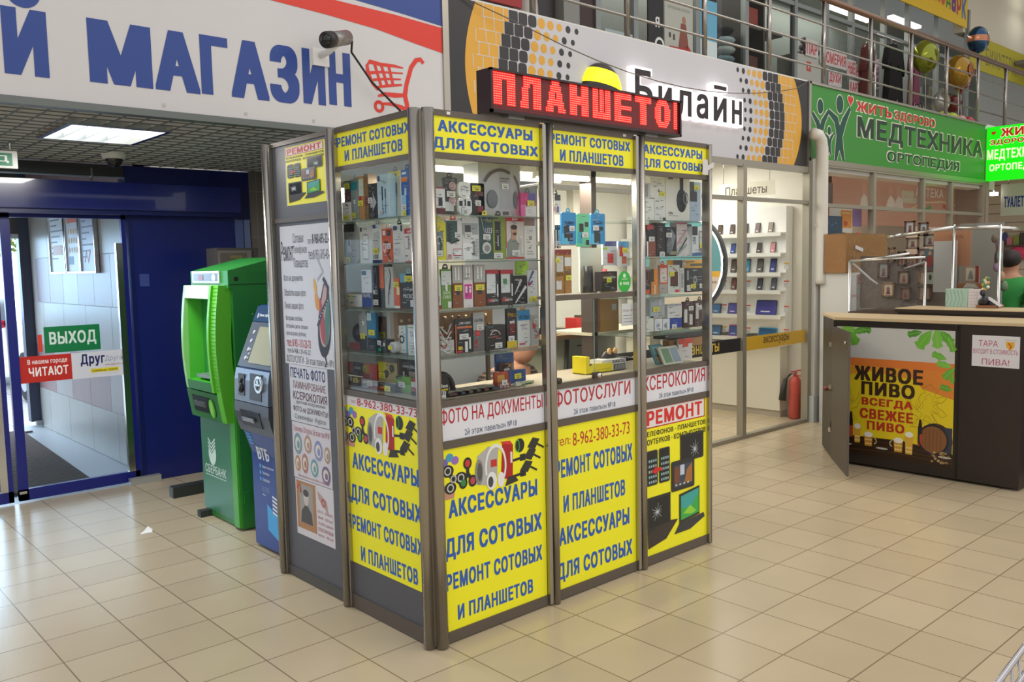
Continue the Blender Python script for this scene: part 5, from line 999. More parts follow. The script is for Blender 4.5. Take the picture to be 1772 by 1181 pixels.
('R3',2,1.733,1.830,1.745,1.914,0.030,'box','power_bank_box','black box with a grey prism lettered 10000','26282c',{'art':'prism','t':[('10000',.35,.05,.98,.17,'dcc890')],'tag':[(.0,.65,.55,'w')]}),
('R3',2,1.836,1.936,1.745,1.943,0.030,'box','striped_case_box','white and pink box with dark diagonal stripes','e0d4d4',{'p':[(0,.95,1,1,'c05a70')],'art':'stripes'}),
('R3',2,1.989,2.029,1.745,1.936,0.065,'box','narrow_dark_box','narrow dark box squeezed behind the white and blue USB box','33353a',{'tag':[(0,.2,.8,'w')]}),
('R3',2,1.987,2.115,1.745,1.921,0.030,'box','usb_flash_box','white and blue box lettered USB at the right post','dde4ea',{'p':[(0,0,1,.1,'3a6aa8'),(.5,.2,.95,.85,'8a9296'),(.58,.25,.88,.8,'c2c8ca'),(.0,.7,.4,1,'222')],'t':[('USB',.5,.08,.95,.2,'333'),('USB',.05,.4,.25,.65,'345','v')],'tag':[(.55,.28,.4,'y')]}),
('R3',3,1.517,1.594,1.530,1.688,0.030,'pack','red_wire_pack','dark pack with a red wire and orange foot on the third right-hand shelf','2c2a28',{'p':[(.3,.02,.85,.18,'d84a24'),(.1,.9,1,1,'998')],'art':'cable2','tag':[(0,.65,.35,'y')]}),
('R3',3,1.599,1.656,1.530,1.674,0.030,'pack','orange_strip_pack','orange and black strip pack next to the red wire pack','e08a24',{'p':[(0,.5,.4,1,'332'),(.5,0,.6,.4,'fff')]}),
('R3',3,1.672,1.747,1.530,1.695,0.030,'pack','orange_white_pack','orange topped pack with a white label on the third right-hand shelf','b0a49a',{'p':[(0,.35,1,1,'d84a24'),(.1,.4,.9,.9,'e0cfc4')],'tag':[(.05,.5,.8,'w')],'hang':'d42'}),
('R3',3,1.752,1.862,1.530,1.694,0.030,'box','zipper_box','pale grey box with a dark cable oval and red corner mark','d2d4cc',{'p':[(.2,.25,.85,.75,'4a2c26'),(.6,.03,.95,.12,'d33')],'tag':[(.1,.6,.4,'y')],'art':'cable2'}),
('R3',3,1.867,1.907,1.530,1.675,0.030,'box','narrow_white_box','narrow white box left of the wide black cable pack','dadad6',{'p':[(.2,.2,.8,.8,'aaa')]}),
('R3',3,1.912,2.109,1.530,1.673,0.030,'pack','wide_black_pack','wide black pack with a coiled white cable','242627',{'p':[(.1,.05,.3,.3,'ccc'),(.1,.5,.2,.9,'999')],'art':'coil2','tag':[(.28,.15,.25,'y'),(.72,.15,.22,'w')]}),
('R3',3,1.939,2.275,1.665,1.722,0.135,'box','long_yellow_box','long yellow and black box lying behind on the third right-hand shelf','d8a030',{'p':[(.0,.0,.25,1,'5a3a20'),(.5,.3,.9,.6,'554')],'tag':[(.25,.3,.1,'w')]}),
('R3',4,1.524,1.617,1.318,1.406,0.030,'box','open_white_box','white box at the left end of the right-hand fourth shelf','dcdcd4',{}),
('R3',4,1.628,1.697,1.318,1.387,0.030,'box','small_white_box','small white box, left one of the little pair in the right-hand window','dfe2e6',{'p':[(.2,.3,.6,.6,'aab')]}),
('R3',4,1.702,1.767,1.318,1.383,0.030,'box','small_white_box','small white box, right one of the little pair in the right-hand window','dfe2e6',{'p':[(.2,.3,.6,.6,'99a')]}),
('R3',4,1.772,1.883,1.318,1.381,0.030,'box','blue_box','blue box with a white label and yellow edge','2a4aa8',{'p':[(0,0,1,.1,'d8b040')],'tag':[(.1,.05,.4,'w')]}),
('R3',4,1.582,1.719,1.395,1.514,0.030,'box','silver_phone_box','silver grey box with a yellow sticker resting on the little white pair','b0b6ba',{'p':[(0,.0,.1,1,'8ab'),(.6,.6,.8,.9,'ccd')],'tag':[(.2,.3,.4,'y')]}),
('R3',4,1.746,1.883,1.385,1.464,0.030,'box','white_gift_box','white gift box with a red lid behind it','dcdcdc',{'p':[(.0,.9,1,1,'aab')]}),
('R3',4,1.894,1.997,1.318,1.475,0.030,'pack','brown_case_pack','dark brown pouch pack, left one with ragged white stickers','4a2c26',{'p':[(.1,.2,.4,.7,'dcdcdc'),(.6,.1,.9,.5,'d0d0d0')],'tag':[(.5,.65,.45,'w')],'hang':'333'}),
('R3',4,2.009,2.120,1.318,1.476,0.030,'pack','brown_case_pack','dark brown pouch pack, right one close to the end post','4a2c26',{'p':[(.1,.3,.35,.9,'d0d0d0')],'tag':[(.1,.65,.5,'w')],'hang':'333'}),
('R3',5,1.647,1.760,1.120,1.234,0.030,'book','photo_booklet','teal photo booklet leaning at the left of the right-hand window bottom','5a8a92',{'p':[(.1,.5,.9,.9,'8ab0b8'),(.2,.1,.6,.4,'d8a060')]}),
('R3',5,1.672,1.846,1.120,1.221,-0.005,'book','photo_booklet','cream booklet with landscape photos leaning in the right-hand window','c8c8b4',{'p':[(.1,.1,.5,.9,'6a8a6a'),(.55,.1,.95,.9,'8a9aa8')]}),
('R3',5,1.895,2.032,1.120,1.250,0.065,'pack','red_white_envelope','white envelope with a red flap in the right-hand window bottom','d8d4d2',{'p':[(0,.75,1,1,'d84a3a'),(.3,.6,.7,.8,'d84a3a')]}),
('R3',5,1.851,2.219,1.247,1.293,0.100,'tray','clear_tray','clear plastic tray on top of a cardboard carton in the right-hand window','ddd',{}),
('R3',5,1.851,2.219,1.193,1.243,0.100,'box','cardboard_carton','brown cardboard carton under the clear plastic tray','9a7046',{})
]

TAGC = {'w': 'dedede', 'y': 'e6e03a'}
def product(face, sh, u0, u1, z0, z1, d, kind, name, label, base, k):
    fr = FX(d) if face == 'L' else FY(d)
    if face == 'L': u1 = min(u1, -.06); u0 = min(u0, u1 - .02)
    else: u0 = max(u0, .045 if face == 'R1' else u0); u1 = max(u1, u0 + .02)
    w, h = u1 - u0, z1 - z0
    dep = {'box': .05, 'pack': .012, 'headbox': .11, 'headbox2': .10, 'cup': .05, 'book': .012}.get(kind, .02)
    c = fr((u0 + u1) / 2, z0, -dep / 2)
    grp = {'L': 'goods in the side window', 'R1': 'goods in the front left window', 'R2': 'goods in the serving window', 'R3': 'goods in the right-hand window'}[face]
    t = thing(name, label, 'carton' if 'box' in kind else 'pack', c, grp)
    X = lambda a: u0 + a * w
    Z = lambda a: z0 + a * h
    bm = M(base, .35)
    m = MB(fr)
    if kind in ('flat',):
        t['category'] = 'battery pack'
        m.box(u0, u1 + .03, z0 + .001, z0 + .012, -.11, .01, bm); m.box(u0 + .01, u1 + .02, z0 + .012, z0 + .016, -.09, -.02, M('9a9488')); m.build('strip', t); return
    if kind == 'webcam':
        t['category'] = 'webcam'
        m.box(X(.0), X(1), z0, Z(.22), -.06, 0, M('b83a30')); m.build('base', t)
        m = MB(fr); m.ball((X(.5), Z(.6), -.03), h * .3, bm, .8, 1.2, .9); m.build('body', t); m = MB(fr); m.tube([(X(.5), Z(.85), -.03), (X(.7), Z(1), -.03)], .006, bm); m.build('stalk', t); return
    if kind == 'cup':
        t['category'] = 'case'
        m.tube([(X(.5), Z(.5), -.05), (X(.5), Z(.5), 0)], h * .5, bm, 20); m.build('body', t); m = MB(fr); m.disc(X(.5), Z(.5), h * .36, h * .36, .001, M('b8b8b8')); m.rect(X(.1), X(.5), Z(.3), Z(.65), .002, M('e6e03a')); m.build('lid', t); return
    if kind == 'tangle':
        t['category'] = 'cables'
        for q in range(9):
            m = MB(fr); zq = z0 + .01 + q * .011
            m.tube([(X(.0 + .05 * q), zq, -.02), (X(.3), zq + .02 + .004 * q, -.03 - .01 * (q % 3)), (X(.6), zq - .004, .0 - .012 * (q % 4)), (X(1.0), zq + .02 * (q % 3), -.02)], .004, M(('e2e2e0', 'd8d8d8', 'b83a3a', 'e6e6e6', 'c8c0c0')[q % 5]), 6); m.build('cable', t)
        return
    if kind == 'headset':
        t['category'] = 'headset'
        m.add([], [], bm); pts = [(X(.6) + .07 * math.cos(a / 10 * math.pi), z0 + .012 + .085 * math.sin(a / 10 * math.pi), -.06) for a in range(11)]
        m.tube(pts, .014, bm, 10); m.build('band', t)
        m = MB(fr); m.disc(X(.25), Z(.5), .05, .06, -.01, M('1c1c1c')); m.text('vrleo', X(.02), X(.6), Z(.42), Z(.6), -.008, WHITE, .03); m.rect(X(.05), X(.6), Z(.28), Z(.36), -.008, M('e0c820')); m.build('card', t); return
    if kind == 'tray':
        t['category'] = 'tray'
        m.box(u0, u1, z0, z0 + .003, -.12, 0, FILM); m.box(u0, u1, z0, z1, -.003, 0, FILM); m.box(u0, u1, z0, z1, -.12, -.117, FILM); m.build('tray', t); m = MB(fr)
        for q in range(4): m.ball((X(.15 + .22 * q), z0 + .012, -.05), .016, M('c8c8c4', .2), 1.4, .6, 1)
        m.build('cup', t); return
    if kind == 'book':
        t['category'] = 'booklet'
        fo = fr; fr = (lambda u, v, n: fo(u + (v - z0) * -.18, v, n - (v - z0) * .35)); m.fr = fr
    if k.get('round'):
        m.rbox(u0, u1, z0, z1, -dep, 0, bm, min(w, h) * .28, seg=4)
    else: m.rbox(u0, u1, z0, z1, -dep, 0, bm, min(w, h) * (.03 if 'box' in kind else .06), seg=2)
    n = .0008
    for p in k.get('p', []): m.rect(X(p[0]), X(p[2]), Z(p[1]), Z(p[3]), n, M(p[4], .35)); n += .00012
    for tx in k.get('t', []): m.text(tx[0], X(tx[1]), X(tx[3]), Z(tx[2]), Z(tx[4]), n + .0006, M(tx[5]), .015, vert=len(tx) > 6)
    n += .0012
    a = k.get('art')
    if a == 'arrow': m.poly([(X(.2), Z(.35)), (X(.55), Z(.6)), (X(.5), Z(.75)), (X(.95), Z(.45)), (X(.45), Z(.2)), (X(.5), Z(.32))], n, M('b8bcc4')); m.disc(X(.4), Z(.1), w * .3, h * .08, n, M('5a5a5c'))
    elif a == 'swirl': m.ring(X(.4), Z(.45), w * .28, w * .36, n, M('33302e'), 18, 1, -80, 120); m.line([(X(.45), Z(.3)), (X(.6), Z(.2)), (X(.8), Z(.12))], .006, n, M('33302e')); m.rect(X(.55), X(.9), Z(.04), Z(.1), n, M('b8b0a8'))
    elif a == 'swirl2': m.ring(X(.55), Z(.35), w * .28, w * .36, n, M('c83038'), 16, 1, -120, 100)
    elif a == 'cable': m.line([(X(.55), Z(.95)), (X(.75), Z(.8)), (X(.6), Z(.55)), (X(.45), Z(.35)), (X(.4), Z(.08))], [.003, .006, .01, .006, .004], n, M('33363a'))
    elif a == 'cable2': m.line([(X(.3), Z(.3)), (X(.6), Z(.5)), (X(.8), Z(.75)), (X(.4), Z(.9))], .005, n, M('a03838'))
    elif a == 'ring': m.ring(X(.42), Z(.5), w * .16, w * .26, n, M('1e2226'), 18)
    elif a == 'buds':
        for cx, cy in ((.4, .42), (.68, .72)): m.disc(X(cx), Z(cy), h * .2, h * .2, n, M('2a2c2e'), 18); m.disc(X(cx), Z(cy), h * .11, h * .11, n + .0004, M('55585a'), 14)
    elif a == 'discs':
        for cx, cy in ((.62, .78), (.6, .38)): m.disc(X(cx), Z(cy), w * .24, w * .22, n, M('c8a8ac'), 18); m.ring(X(cx), Z(cy), w * .1, w * .15, n + .0004, M('8a6a70'), 16)
    elif a == 'hook': m.ring(X(.4), Z(.52), w * .18, w * .28, n, M('c8ccd0'), 16); m.line([(X(.4), Z(.6)), (X(.55), Z(.4)), (X(.45), Z(.2))], [.008, .012, .006], n + .0004, M('44484c'))
    elif a == 'coil':
        for q in range(5): m.line([(X(.08), Z(.9 - q * .09)), (X(.35), Z(.86 - q * .09)), (X(.12), Z(.83 - q * .09))], .006, n, M('20302e'))
        m.line([(X(.1), Z(.5)), (X(.3), Z(.42)), (X(.8), Z(.5))], .008, n, M('20302e'))
    elif a == 'coil2':
        for q in range(3): m.ring(X(.5), Z(.5), .012 + q * .005, .015 + q * .005, n, M('c8ccc4'), 14, .7)
        m.line([(X(.5), Z(.3)), (X(.45), Z(.1))], .008, n, M('c8ccc4'))
    elif a == 'pendant': m.line([(X(.1), Z(1.0)), (X(.38), Z(.6))], .003, n, M('ccc')); m.disc(X(.52), Z(.26), w * .33, w * .33, n, M('c8c6be', .3, .6), 20); m.disc(X(.55), Z(.25), w * .2, w * .2, n + .0004, M('8a8880', .3, .6), 16)
    elif a == 'man':
        m.poly([(X(.05), Z(.05)), (X(.6), Z(.05)), (X(.7), Z(.35)), (X(.5), Z(.5)), (X(.25), Z(.5)), (X(.05), Z(.38))], n, M('8a9088')); m.poly([(X(.3), Z(.46)), (X(.52), Z(.46)), (X(.55), Z(.6)), (X(.3), Z(.6))], n + .0002, M('c89a80')); m.disc(X(.44), Z(.68), w * .17, h * .12, n + .0004, M('d0a48a'), 18); m.disc(X(.43), Z(.76), w * .18, h * .06, n + .0006, M('3a2c24'), 16); m.disc(X(.46), Z(.6), w * .12, h * .035, n + .0006, M('5a4034'), 14); m.rect(X(.74), X(.9), Z(.1), Z(.55), n, M('e6e2de')); m.line([(X(.82), Z(.5)), (X(.8), Z(.15))], .003, n + .0003, M('555'))
    elif a == 'plug': m.line([(X(.1), Z(.05)), (X(.9), Z(.62))], [.006, .016], n, M('dcdcdc')); m.line([(X(.05), Z(.35)), (X(.55), Z(.85))], [.004, .014], n, M('cfcfcf'))
    elif a == 'blueplug': m.line([(X(.1), Z(.66)), (X(.6), Z(.98))], [.006, .012], n, M('3a62a8')); m.line([(X(.1), Z(.52)), (X(.5), Z(.68))], [.006, .010], n, M('3a62a8'))
    elif a == 'arc': m.ring(X(.48), Z(.5), w * .24, w * .28, n, M('c8c0b8'), 14, 1, 20, 160)
    elif a == 'prism': m.poly([(X(.1), Z(.1)), (X(.55), Z(.15)), (X(.95), Z(.7)), (X(.5), Z(.95)), (X(.05), Z(.4))], n, M('6a7076')); m.poly([(X(.55), Z(.15)), (X(.95), Z(.7)), (X(.5), Z(.95))], n + .0004, M('878e94'))
    elif a == 'stripes':
        for q, c_ in ((0, '5a3a3a'), (.1, 'b8c8c4'), (.3, 'c89aa4'), (-.25, '8aa8a0')): m.line([(X(.05), Z(.05 + max(0, q))), (X(.95), Z(.55 + q * .8))], w * .14, n, M(c_))
    if kind in ('box', 'pack') and w > .03:
        rr = random.Random(int(u0 * 9999 + z0 * 777))
        ink = M('4a4a4e' if sum(rgb(base)) > .9 else 'a8a8ac', .5)
        for q in range(4 + int(h * 30)):       # fine print
            a0_, b0_ = rr.uniform(.08, .6), rr.uniform(.04, .94)
            m.rect(X(a0_), X(min(.95, a0_ + rr.uniform(.1, .32))), z0 + b0_ * h, z0 + b0_ * h + .0022, n, ink)
    body = m.build('package', t)
    if kind == 'headbox':
        for cx in (.30, .86):
            q = MB(fr); q.ball((X(cx), Z(.32), .006), h * .15, M('70727a', .4), .9 if cx < .5 else .35, 1.15, .12); q.build('ear_cup', t)
        q = MB(fr); q.ring(X(.52), Z(.40), h * .45, h * .51, .005, M('5a4a44', .4), 30, 1.0, 62, 150); q.ring(X(.60), Z(.42), h * .46, h * .5, .005, M('5a4a44', .4), 24, .8, -12, 50); q.build('headband', t)
    if kind == 'headbox2':
        q = MB(fr); q.ball((X(.66), Z(.46), .0), h * .27, M('2a2c2a', .3), .72, 1.0, .1); q.ring(X(.66), Z(.5), h * .10, h * .14, .029, M('77787a', .25, .5), 22, .72); q.build('ear_cup', t)
        q = MB(fr); q.rect(X(.58), X(.72), Z(.68), Z(1.0), .002, M('2c2a28')); q.build('headband', t)
    for tg in k.get('tag', []):
        q = MB(fr); tw = tg[2] * w; th = max(.016, min(.75 * tw, .026)); a0, b0 = X(tg[0]), Z(tg[1])
        q.box(a0, a0 + tw, b0, b0 + th, n + .0015, n + .0022, M(TAGC[tg[3]], .6)); q.rect(a0 + tw * .15, a0 + tw * .8, b0 + th * .55, b0 + th * .65, n + .0026, M('8a8a7a')); q.rect(a0 + tw * .3, a0 + tw * .75, b0 + th * .2, b0 + th * .38, n + .0026, M('77776a')); q.build('price_tag', t)
    if k.get('hang'):
        q = MB(fr); hw = min(.016, w * .3); q.ring(X(.5), z1 + .008, hw * .5, hw, -.006, M(k['hang'], .4), 14, 1, -20, 200); q.box(X(.5) - hw, X(.5) + hw, z1 - .002, z1 + .008, -.009, -.006, M(k['hang'], .4)); q.build('hang_tab', t)
for row in PRODUCTS: product(*row)

# things inside the kiosk
t = thing('battery_display_box', 'yellow and white DURACELL display box in the serving window', 'box', (1.28, .12, 1.113))
m = MB(FY(.08)); YB = M('e6d41e', .45)
m.box(1.10, 1.13, 1.114, 1.21, -.10, 0, YB); m.box(1.13, 1.32, 1.114, 1.155, -.012, 0, YB); m.poly([(1.13, 1.155), (1.32, 1.155), (1.32, 1.16), (1.16, 1.17)], .0005, YB); m.box(1.32, 1.43, 1.114, 1.178, -.10, 0, M('dadad8', .4)); m.box(1.10, 1.43, 1.114, 1.118, -.10, 0, YB); m.box(1.24, 1.32, 1.155, 1.178, -.10, -.01, M('d0d0cc')); m.build('carton', t)
m = MB(FY(.08)); m.text('DURACELL', 1.315, 1.425, 1.158, 1.174, .001, BLACK, .04); m.box(1.325, 1.425, 1.12, 1.152, .0005, .001, M('3a3a3a'))
for k in range(8): m.rect(1.335 + k * .011, 1.341 + k * .011, 1.122, 1.149, .0015, M('a8a8a8'))
m.text('do not put the batteries', 1.15, 1.30, 1.128, 1.136, .001, M('8a7a10'), 0); m.build('lettering', t)
for x in (1.33, 1.38):
    m = MB(); m.tube([(x, .20, 1.14), (x + .02, .14, 1.21)], .026, M('2a2220', .3), 14)
    tq = thing('torch', 'dark torch with a warm bulb, %s one above the battery box' % ('left' if x < 1.35 else 'right'), 'torch', (x, .18, 1.14), 'torches by the battery box')
    m.build('barrel', tq); m = MB(); m.ball((x + .022, .135, 1.217), .02, M('e8b878', .3), 1, .4, 1); m.build('lens', tq)
WOODT = M('b08a5c', .5, noise=.15, scale=20)
t = thing('desk', 'wood topped desk seen through the serving window', 'desk', (1.7, .75, 0))
m = MB(); m.box(1.36, 1.98, .58, 1.1, 1.255, 1.28, WOODT); m.build('desktop', t)
m = MB(); m.box(1.5, 1.96, .62, 1.08, .05, 1.25, M('a8a890', .5)); m.build('cabinet', t)
m = MB(); m.box(1.60, 1.68, .612, .62, 1.20, 1.206, BLACK); m.build('handle', t)
m = MB(); m.tube([(1.40, .60, .02), (1.49, .60, 1.25)], .014, M('3a3632')); m.build('leg', t)
m = MB(); m.box(1.42, 1.60, .72, .95, 1.28, 1.30, BLACK); m.tube([(1.52, .85, 1.30), (1.53, .86, 1.44)], .012, BLACK); m.box(1.40, 1.55, .66, .74, 1.28, 1.315, BLACK); one('desk_lamp', m, 'black desk lamp base standing on the wood topped desk', 'lamp')
m = MB(FY(.62)); m.box(1.60, 1.80, 1.28, 1.375, -.10, 0, M('b82a22', .4)); m.text('10х15', 1.70, 1.79, 1.335, 1.365, .001, M('e8d8c8'), .03); m.rect(1.68, 1.69, 1.29, 1.36, .001, M('e8a060')); m.box(1.64, 1.70, 1.375, 1.39, -.06, -.02, M('4a4a3a')); one('photo_paper_box', m, 'red box of photo paper on the wood topped desk', 'box')
m = MB(); m.box(1.54, 1.66, .59, .615, 1.281, 1.30, WHITE); one('paper_pad', m, 'white paper pad lying at the desk edge', 'paper')
m = MB(FY(.26)); m.box(1.42, 1.58, 1.318, 1.53, -.14, 0, M('b08850', .6)); m.poly([(1.42, 1.53), (1.58, 1.53), (1.56, 1.56), (1.44, 1.57)], -.01, M('9a7440')); m.rect(1.52, 1.56, 1.44, 1.475, .001, M('c8d0d8')); one('cardboard_box', m, 'tall open cardboard box right of the serving window', 'box')
m = MB(FR); m.box(1.245, 1.338, 1.375, 1.495, -.012, -.006, WHITE); m.text('10 до 18', 1.255, 1.33, 1.45, 1.463, -.005, M('a06070'), 0)
for k in range(3): m.rect(1.255, 1.325, 1.395 + k * .017, 1.398 + k * .017, -.005, M('8a8aa0'))
m.build('notice', kiosk, label='white handwritten notice inside the glass')
m = MB(); m.box(1.335, 1.995, .25, .60, 1.30, 1.317, M('c8c0a8', .4)); m.build('inner_shelf', kiosk)
m = MB(); m.box(1.345, 1.385, .25, .34, .1, 2.37, M('4a403a', .5)); m.build('inner_upright', kiosk)
m = MB(FY(.16)); m.box(1.15, 1.34, 1.60, 1.80, -.012, 0, M('dcd6c4', .5)); m.box(1.15, 1.34, 1.56, 1.60, -.012, 0, M('dcd6c4', .5)); one('white_board', m, 'cream display board standing in the upper serving window', 'board')
t = thing('dark_gadget', 'dark bottle shaped gadget in front of the cream display board', 'gadget', (1.17, .12, 1.56)); m = MB(); m.tube([(1.17, .12, 1.557), (1.17, .12, 1.60), (1.175, .12, 1.66), (1.17, .12, 1.70)], [.03, .028, .024, .025], M('2c2926', .35), 14); m.build('body', t)
m = MB(); m.tube([(1.30, .10, 1.60), (1.29, .11, 1.68)], .014, M('b83030', .4), 10); m.tube([(1.26, .1, 1.565), (1.32, .1, 1.60)], .014, M('2c7a48', .4), 8); m.tube([(1.27, .09, 1.60), (1.33, .1, 1.575)], .012, M('2c7a48', .4), 8); one('toy', m, 'small red and green toy by the cream display board', 'toy')
m = MB(FY(.75)); m.box(1.72, 1.93, 1.86, 2.18, -.06, 0, M('dcd8cc', .5)); m.rect(1.80, 1.85, 2.03, 2.18, .001, M('c8483c')); m.disc(1.84, 2.0, .055, .05, .001, M('c8483c'), 18); m.disc(1.845, 2.0, .03, .025, .0014, M('a83830'), 14); m.text('BEATS', 1.80, 1.91, 1.885, 1.90, .001, M('a8a49a'), 0); one('headphone_box', m, 'cream box printed with red headphones deep in the kiosk', 'box')
m = MB(FY(.75)); m.box(1.55, 1.70, 1.86, 2.02, -.06, 0, M('cfcac0', .5)); m.poly([(1.62, 1.88), (1.68, 1.93), (1.67, 1.90)], .001, BLACK); one('white_carton', m, 'plain cream box beside the red headphone box', 'box')
m = MB(); m.box(1.45, 1.98, .74, 1.0, 1.835, 1.855, M('8a857a', .4)); m.build('inner_shelf', kiosk)
m = MB(FY(1.36)); m.box(1.1, 1.32, 1.62, 2.0, -.01, 0, M('b8b4a4', .5)); m.disc(1.21, 1.9, .08, .08, .001, M('c07058')); m.disc(1.21, 1.9, .06, .06, .0015, M('ccc8bc')); one('ring_poster', m, 'pale poster with a red ring on the kiosk back wall', 'poster')
m = MB(); m.box(.35, 1.0, 1.0, 1.36, .02, .92, M('bab4a8', .6)); one('storage_cabinet', m, 'pale storage cabinet at the back of the kiosk', 'cabinet')
m = MB(FY(.24)); m.box(.28, .66, 1.335, 1.49, -.16, 0, M('a8824e', .6)); one('cardboard_box', m, 'brown cardboard box behind the USB CABLE packs in the front left window', 'box') if False else None
m = MB(); m.box(.305, .312, .42, 1.30, 1.12, 2.2, M('8a9494', .5)); m.build('inner_panel', kiosk)
t = thing('jewellery_rack', 'brown velvet rack of small trinkets behind the third front shelf', 'rack', (.25, .36, 1.113))
m = MB(); m.box(.06, .66, .33, .36, 1.345, 1.52, M('8a6a48', .7, noise=.1)); m.build('board', t)
for x in (.08, .64):
    m = MB(); m.box(x - .01, x + .01, .345, .36, 1.112, 1.35, M('4a3a2c')); m.build('leg', t)
m = MB()
for k in range(26): m.ball((.08 + .022 * k, .325, 1.46 - .05 * (k % 2)), .008, M(('c8b090', '4a4038', '9a8a70')[k % 3], .3))
m.build('trinket', t, kind='stuff')

# the seated seller in a striped shirt
t = thing('person', 'person in a dark brown striped shirt leaning low behind the front left window', 'person', (.95, .62, 0))
SKIN = M('b88468', .5); CL = M('2a2522', .7)
Nn = [(.92, .66, .52, .15, .11), (.90, .62, .72, .13, .10), (.90, .58, .92, .15, .10), (.94, .54, 1.06, .15, .09), (1.0, .52, 1.15, .055, .055), (1.06, .50, 1.25, .075, .085), (1.06, .50, 1.33, .06, .07),
      (.80, .52, 1.07, .06, .06), (.70, .42, .95, .045, .045), (.78, .36, .86, .036, .036), (.84, .34, .85, .03, .02),
      (1.10, .55, 1.08, .06, .06), (1.20, .50, .92, .045, .045), (1.18, .38, .86, .036, .036), (1.14, .34, .86, .03, .02),
      (.85, .66, .50, .085, .085), (.85, .42, .50, .07, .07), (.85, .42, .10, .05, .05), (.85, .32, .05, .045, .03), (1.0, .66, .50, .085, .085), (1.0, .42, .50, .07, .07), (1.0, .42, .10, .05, .05), (1.0, .32, .05, .045, .03)]
Ed = [(0, 1), (1, 2), (2, 3), (3, 4), (4, 5), (5, 6), (3, 7), (7, 8), (8, 9), (9, 10), (3, 11), (11, 12), (12, 13), (13, 14), (0, 15), (15, 16), (16, 17), (17, 18), (0, 19), (19, 20), (20, 21), (21, 22)]
skin('body', Nn, Ed, SKIN, t, sub=2)
STR = bpy.data.materials.new('striped_cloth'); STR.use_nodes = True
nt = STR.node_tree; w_ = nt.nodes.new('ShaderNodeTexWave'); tc = nt.nodes.new('ShaderNodeTexCoord'); cr = nt.nodes.new('ShaderNodeValToRGB')
w_.inputs['Scale'].default_value = 14; w_.bands_direction = 'Z'; w_.inputs['Distortion'].default_value = .6; cr.color_ramp.elements[0].color = rgb('2a1f1a') + (1,); cr.color_ramp.elements[1].color = rgb('6e5a4c') + (1,); cr.color_ramp.elements[0].position = .6; cr.color_ramp.elements[1].position = .8
nt.links.new(tc.outputs['Object'], w_.inputs['Vector']); nt.links.new(w_.outputs['Fac'], cr.inputs[0]); nt.links.new(cr.outputs[0], nt.nodes['Principled BSDF'].inputs['Base Color']); nt.nodes['Principled BSDF'].inputs['Roughness'].default_value = .8
sh = [(x, y, z, a + .014, b + .014) for x, y, z, a, b in Nn[:4]] + [(.80, .52, 1.07, .075, .075), (.70, .42, .95, .06, .06), (1.10, .55, 1.08, .075, .075), (1.17, .52, .98, .06, .06)]
skin('shirt', sh, [(0, 1), (1, 2), (2, 3), (3, 4), (4, 5), (3, 6), (6, 7)], STR, t, sub=2)
skin('trousers', [(.92, .66, .52, .165, .125)] + [(x, y, z, a + .012, b + .012) for x, y, z, a, b in (Nn[15], Nn[16], Nn[17], Nn[19], Nn[20], Nn[21])], [(0, 1), (1, 2), (2, 3), (0, 4), (4, 5), (5, 6)], CL, t, sub=1)
m = MB(); m.ball((1.06, .53, 1.31), .098, M('3a2c24', .7), .95, 1.0, .85); m.build('hair', t)
t = thing('stool', 'dark stool under the seller inside the kiosk', 'stool', (.92, .68, 0))
m = MB(); m.tube([(.92, .72, .35), (.92, .72, .385)], .15, CL, 20); m.build('seat', t)
m = MB(); m.tube([(.92, .70, .02), (.92, .70, .36)], .03, STEEL); m.box(.72, 1.12, .68, .72, 0, .03, STEEL); m.box(.90, .94, .50, .90, 0, .03, STEEL); m.build('base', t)

# ------------------------------------------------------------------ cash machines in the entrance
t = thing('cash_machine', 'bright green cash machine with ribbed front edge and white bank lettering', 'cash machine', (.4, 2.55, 0))
SG = M('2c7a3c', .4); SGD = M('2a8236', .4); LIME = M('62c02c', .35); FXs = FX
FS = FX(.09)     # front of the lower door, u = -y
m = MB(lambda u, v, n: (u, n, v))
m.prism([(.10, .01), (.66, .01), (.66, 1.80), (.44, 1.80), (.075, 1.715), (.075, 1.60), (.10, 1.60)], 2.24, 2.84, SGD); m.build('body', t)
m = MB(FS); m.rbox(-2.845, -2.34, .05, .70, -.03, .0, M('3a7a56', .35), .02); o = m.build('lower_door', t)
q = MB(FS); q.box(-2.35, -2.245, .02, .92, -.03, .005, M('3f9a30', .4)); q.box(-2.33, -2.255, .02, .90, .005, .012, M('4ba636', .4)); q.build('door_edge', o)
q = MB(FS); WB = M('cfe4d8', .5)
q.poly([(-2.665 + .062 * math.cos(a * math.pi / 14), .462 + .085 * math.sin(a * math.pi / 14)) for a in range(14, 29)] + [(-2.612, .505), (-2.675, .455), (-2.722, .492)], .001, WB)
for k in range(3): q.line([(-2.728, .508 + k * .026), (-2.677, .47 + k * .026), (-2.612, .522 + k * .022)], .013, .001, WB)
q.text('СБЕРБАНК', -2.795, -2.455, .315, .375, .001, WB, .02); q.box(-2.795, -2.46, .298, .302, 0, .001, WB); q.build('bank_emblem', o)
